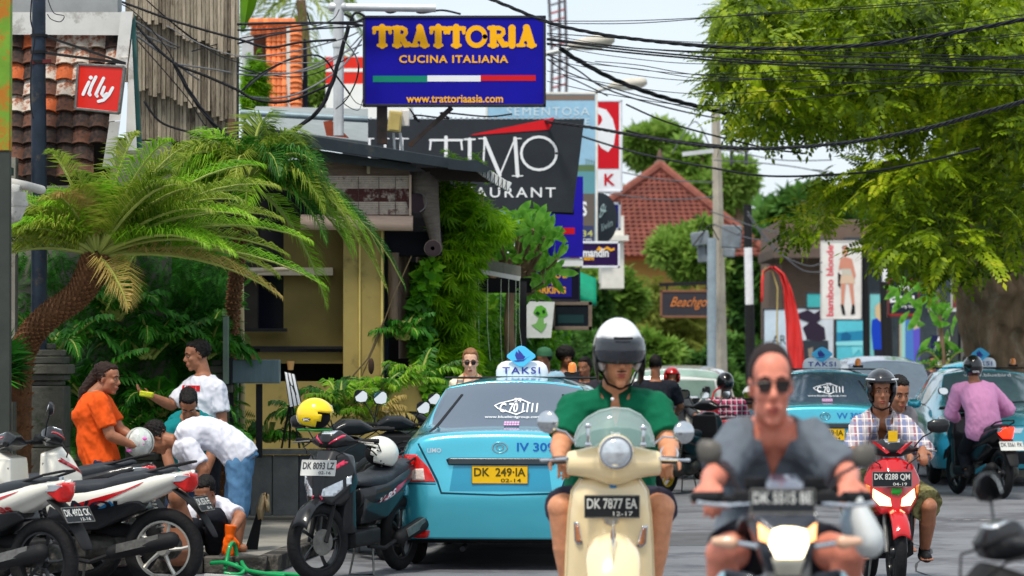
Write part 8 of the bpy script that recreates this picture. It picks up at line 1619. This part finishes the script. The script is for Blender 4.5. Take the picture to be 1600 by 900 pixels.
def bp(cx,hy,s,w=1.0): return dict(pel=(cx,hy+.72*s,0),neck=(cx,hy+.17*s,0),mid=(cx,hy+.45*s,-.05),ha=(cx+.09*s,hy+.74*s,0),hb=(cx-.09*s,hy+.74*s,0),sa=(cx+.19*s*w,hy+.25*s,0),sb=(cx-.19*s*w,hy+.25*s,0),ea=(cx+.29*s*w,hy+.48*s,.1),eb=(cx-.29*s*w,hy+.48*s,.1),wa=(cx+.27*s,hy+.55*s,.35),wb=(cx-.27*s,hy+.55*s,.35),ka=(cx+.2*s,hy+.92*s,.35),kb=(cx-.2*s,hy+.92*s,.35),aa=(cx+.16*s,hy+1.25*s,.3),ab=(cx-.16*s,hy+1.25*s,.3),head=(cx,hy,0),fa=(0,1,0),fb=(0,1,0))
def fixdirs(d): d2={k: v for k,v in d.items() if k not in ('fa','fb')};return d2
s_=S(37);back_rider('man in a black T-shirt riding away just right of the green polo shoulder',1025,37,mat('black_tee',(28,30,40),.85,var=.1),fixdirs(bp(1024,572,s_,1.05)),sleeve=.8)
scooter('scooter','scooter with a yellow rimmed wheel under the man in the black T-shirt',put(1040,36.4,PI-.5,0,.69),PI-.5,BLK(),mat('yellow_rim',(206,166,40),.4),rim=mat('yellow_rim',(206,166,40),.4),mir=((.27,-.4,1.15),(.27,-.4,1.15)),mirs=(.06,.06))
s_=S(40);CHK=stripemat('magenta_check',(196,40,100),[(0,90,0,.4,(30,24,40)),(2,90,0,.4,(34,26,44)),(0,90,1.6,.8,(226,200,210)),(2,90,1.6,.8,(226,200,210))])
ck,H,Q,K,HM=back_rider('rider in a magenta checked shirt with a red shoulder bag, seen from behind',1133,40,CHK,fixdirs(bp(1133,601,s_,1.0)),sleeve=1.9);put_helmet('shiny black helmet on the rider in the magenta checked shirt',ck,H,Q,mat('black_gloss',(22,22,26)),None,strap=False,low=-.1)
bb=T('shoulder_bag','red shoulder bag hanging at the side of the magenta checked shirt','bag',tuple(W(1112,668,39.7)));MB().hull([W(x,y,Y) for Y in (39.55,39.75) for x,y in ((1100,660),(1104,640),(1117,622),(1122,640),(1120,666),(1104,668))]).obj('bag_body',mat('bag_red',(186,26,38),.5,var=.1),bb,world=True,bevel=.03);MB().tube([W(1112,625,39.65),W(1116,612,39.7),W(1124,606,39.9)],.012,6).obj('bag_strap',mat('bag_red',(186,26,38)),bb,world=True)
scooter('scooter','dark scooter under the rider in the magenta checked shirt',put(1135,39.6,PI-.05,0,.4),PI-.05,MBK(),None,mir=((.27,-.4,1.1),(.27,-.4,1.1)),plate_r=('DK 2206 BF',''))
f,loc=PJ(1068,41,0);s_=S(41)
kk,H,Q,K,HM=person('rider in dark grey with a red helmet, half hidden behind the man in black',loc,0,'ride',dict(pel=f(1052,665),neck=f(1052,612),mid=f(1050,640),ha=f(1047,668),hb=f(1060,668),sa=f(1036,622),sb=f(1068,622),ea=f(1030,645,-.1),eb=f(1082,645,-.1),wa=f(1035,655,-.3),wb=f(1086,650,-.3),ka=f(1035,690,-.3),kb=f(1070,690,-.3),aa=f(1040,730,-.2),ab=f(1066,730,-.2),head=f(1050,592)),sk=S_BRN(),topm=mat('dark_grey_tee',(74,78,84),.85,var=.1),sleeve=1.7,legm=BKC,leglen=1.9,shoes=MBK(),vox=.013,eyes=False);put_helmet('red helmet of the half hidden rider in dark grey',kk,H,Q,mat('red_shell',(176,20,26),.25,coat=1),None,strap=False)
scooter('scooter','white scooter with a round mirror facing us beyond the man in black',(W(1066,0,41.2).x,41.5,0),.3,PW_,None,mir=((.2,-.4,1.15),(.2,-.4,1.15)),mirs=(.06,.06));f,loc=PJ(1172,41,0)
kk,H,Q,K,HM=person('rider with a white helmet between the checked shirt and the grey shirt rider',loc,0,'ride',dict(pel=f(1175,690),neck=f(1174,638),mid=f(1175,665),ha=f(1168,692),hb=f(1182,692),sa=f(1158,648),sb=f(1190,648),ea=f(1152,668,-.1),eb=f(1198,668,-.1),wa=f(1160,680,-.3),wb=f(1192,680,-.3),ka=f(1160,710,-.3),kb=f(1190,710,-.3),aa=f(1164,745,-.2),ab=f(1188,745,-.2),head=f(1173,622)),sk=S_BRN(),topm=mat('blue_grey_tee',(74,100,116),.85,var=.1),sleeve=.8,legm=BKC,leglen=1.9,shoes=MBK(),vox=.013,eyes=False);put_helmet('white helmet with a dark visor between the two riders',kk,H,Q,mat('white_gloss',(236,236,236)),mat('smoked_visor',(40,44,52)),strap=False,z=(-.06,.03))
scooter('scooter','dark scooter under the rider with the white helmet',(W(1174,0,41.4).x,41.6,0),.1,BLK(),None,mir=((.27,-.4,1.0),(.27,-.4,1.0)))
for label,cx,hy,Y,shirt,hd,col in (('person with a green cap and light blue shirt beyond the taxi roof sign',850,562,38,(150,186,210),-.9,'cap'),('person with bushy black hair in a dark jacket beyond the taxi',884,560,39,(40,44,56),.4,'bush'),('person with long dark hair just left of the white helmet',913,575,37,(50,46,56),-.5,'long'),('person in dark clothes standing under the big tree',1457,566,56,(50,54,50),.2,''),('second person seated under the big tree beside the navy banner',1483,574,56,(60,40,50),-.6,''),('person standing left of the tree trunk',1512,566,55,(150,70,60),.5,''),('person standing closest to the tree trunk',1526,562,54,(120,60,50),-.3,'')):
 f,loc=PJ(cx,Y,0);s_=S(Y);z=V(f(cx,hy))[2];k=dict(POSES['stand']);dz=z-1.58
 K_={a: (v[0],v[1],v[2]+dz*(1 if v[2] > .6 else .5 if v[2] > .3 else 0)) for a,v in k.items()}
 kk,H,Q,K,HM=person(label,loc,0,'stand',K_,sk=S_BRN(),topm=mat('far_shirt_%d' % shirt[0],shirt,.85,var=.1),sleeve=.8 if col != 'bush' else 1.9,legm=BKC,leglen=1.9,shoes=MBK(),head=(hd,.1,0),vox=.014,eyes=Y < 50,brows=False,hair='long' if col=='long' else 'short')
 if col=='bush': me=fuse(MB().ell(HM((0,.02,.06)),(.125,.125,.11)),.012,2);wrinkle(me,.012,40,1,(1,1,1));finish(me,HAIR(),3);o=link('bushy_hair',me,kk);clean_cut(me,lambda c: c.z < H.z+.02 and (c-H).dot(Q @ V((0,-1,0))) > .03)
 if col=='cap': MB().lathe([(.10,-.01),(.098,.04),(.075,.085),(.02,.105)],20,HM((0,.01,.05))).obj('cap',mat('cap_green',(60,110,80),.8),kk,smooth=1.5)
rz=R(-76);t=scooter('motorcycle','blurred black motorcycle cut off by the lower right corner',put(1580,10.0,rz,0,-.4),rz,MBK(),None,mir=((.30,-.36,1.17),(.27,-.40,1.17)),mirs=(.075,.05),cat='motorcycle',mt=-.9)
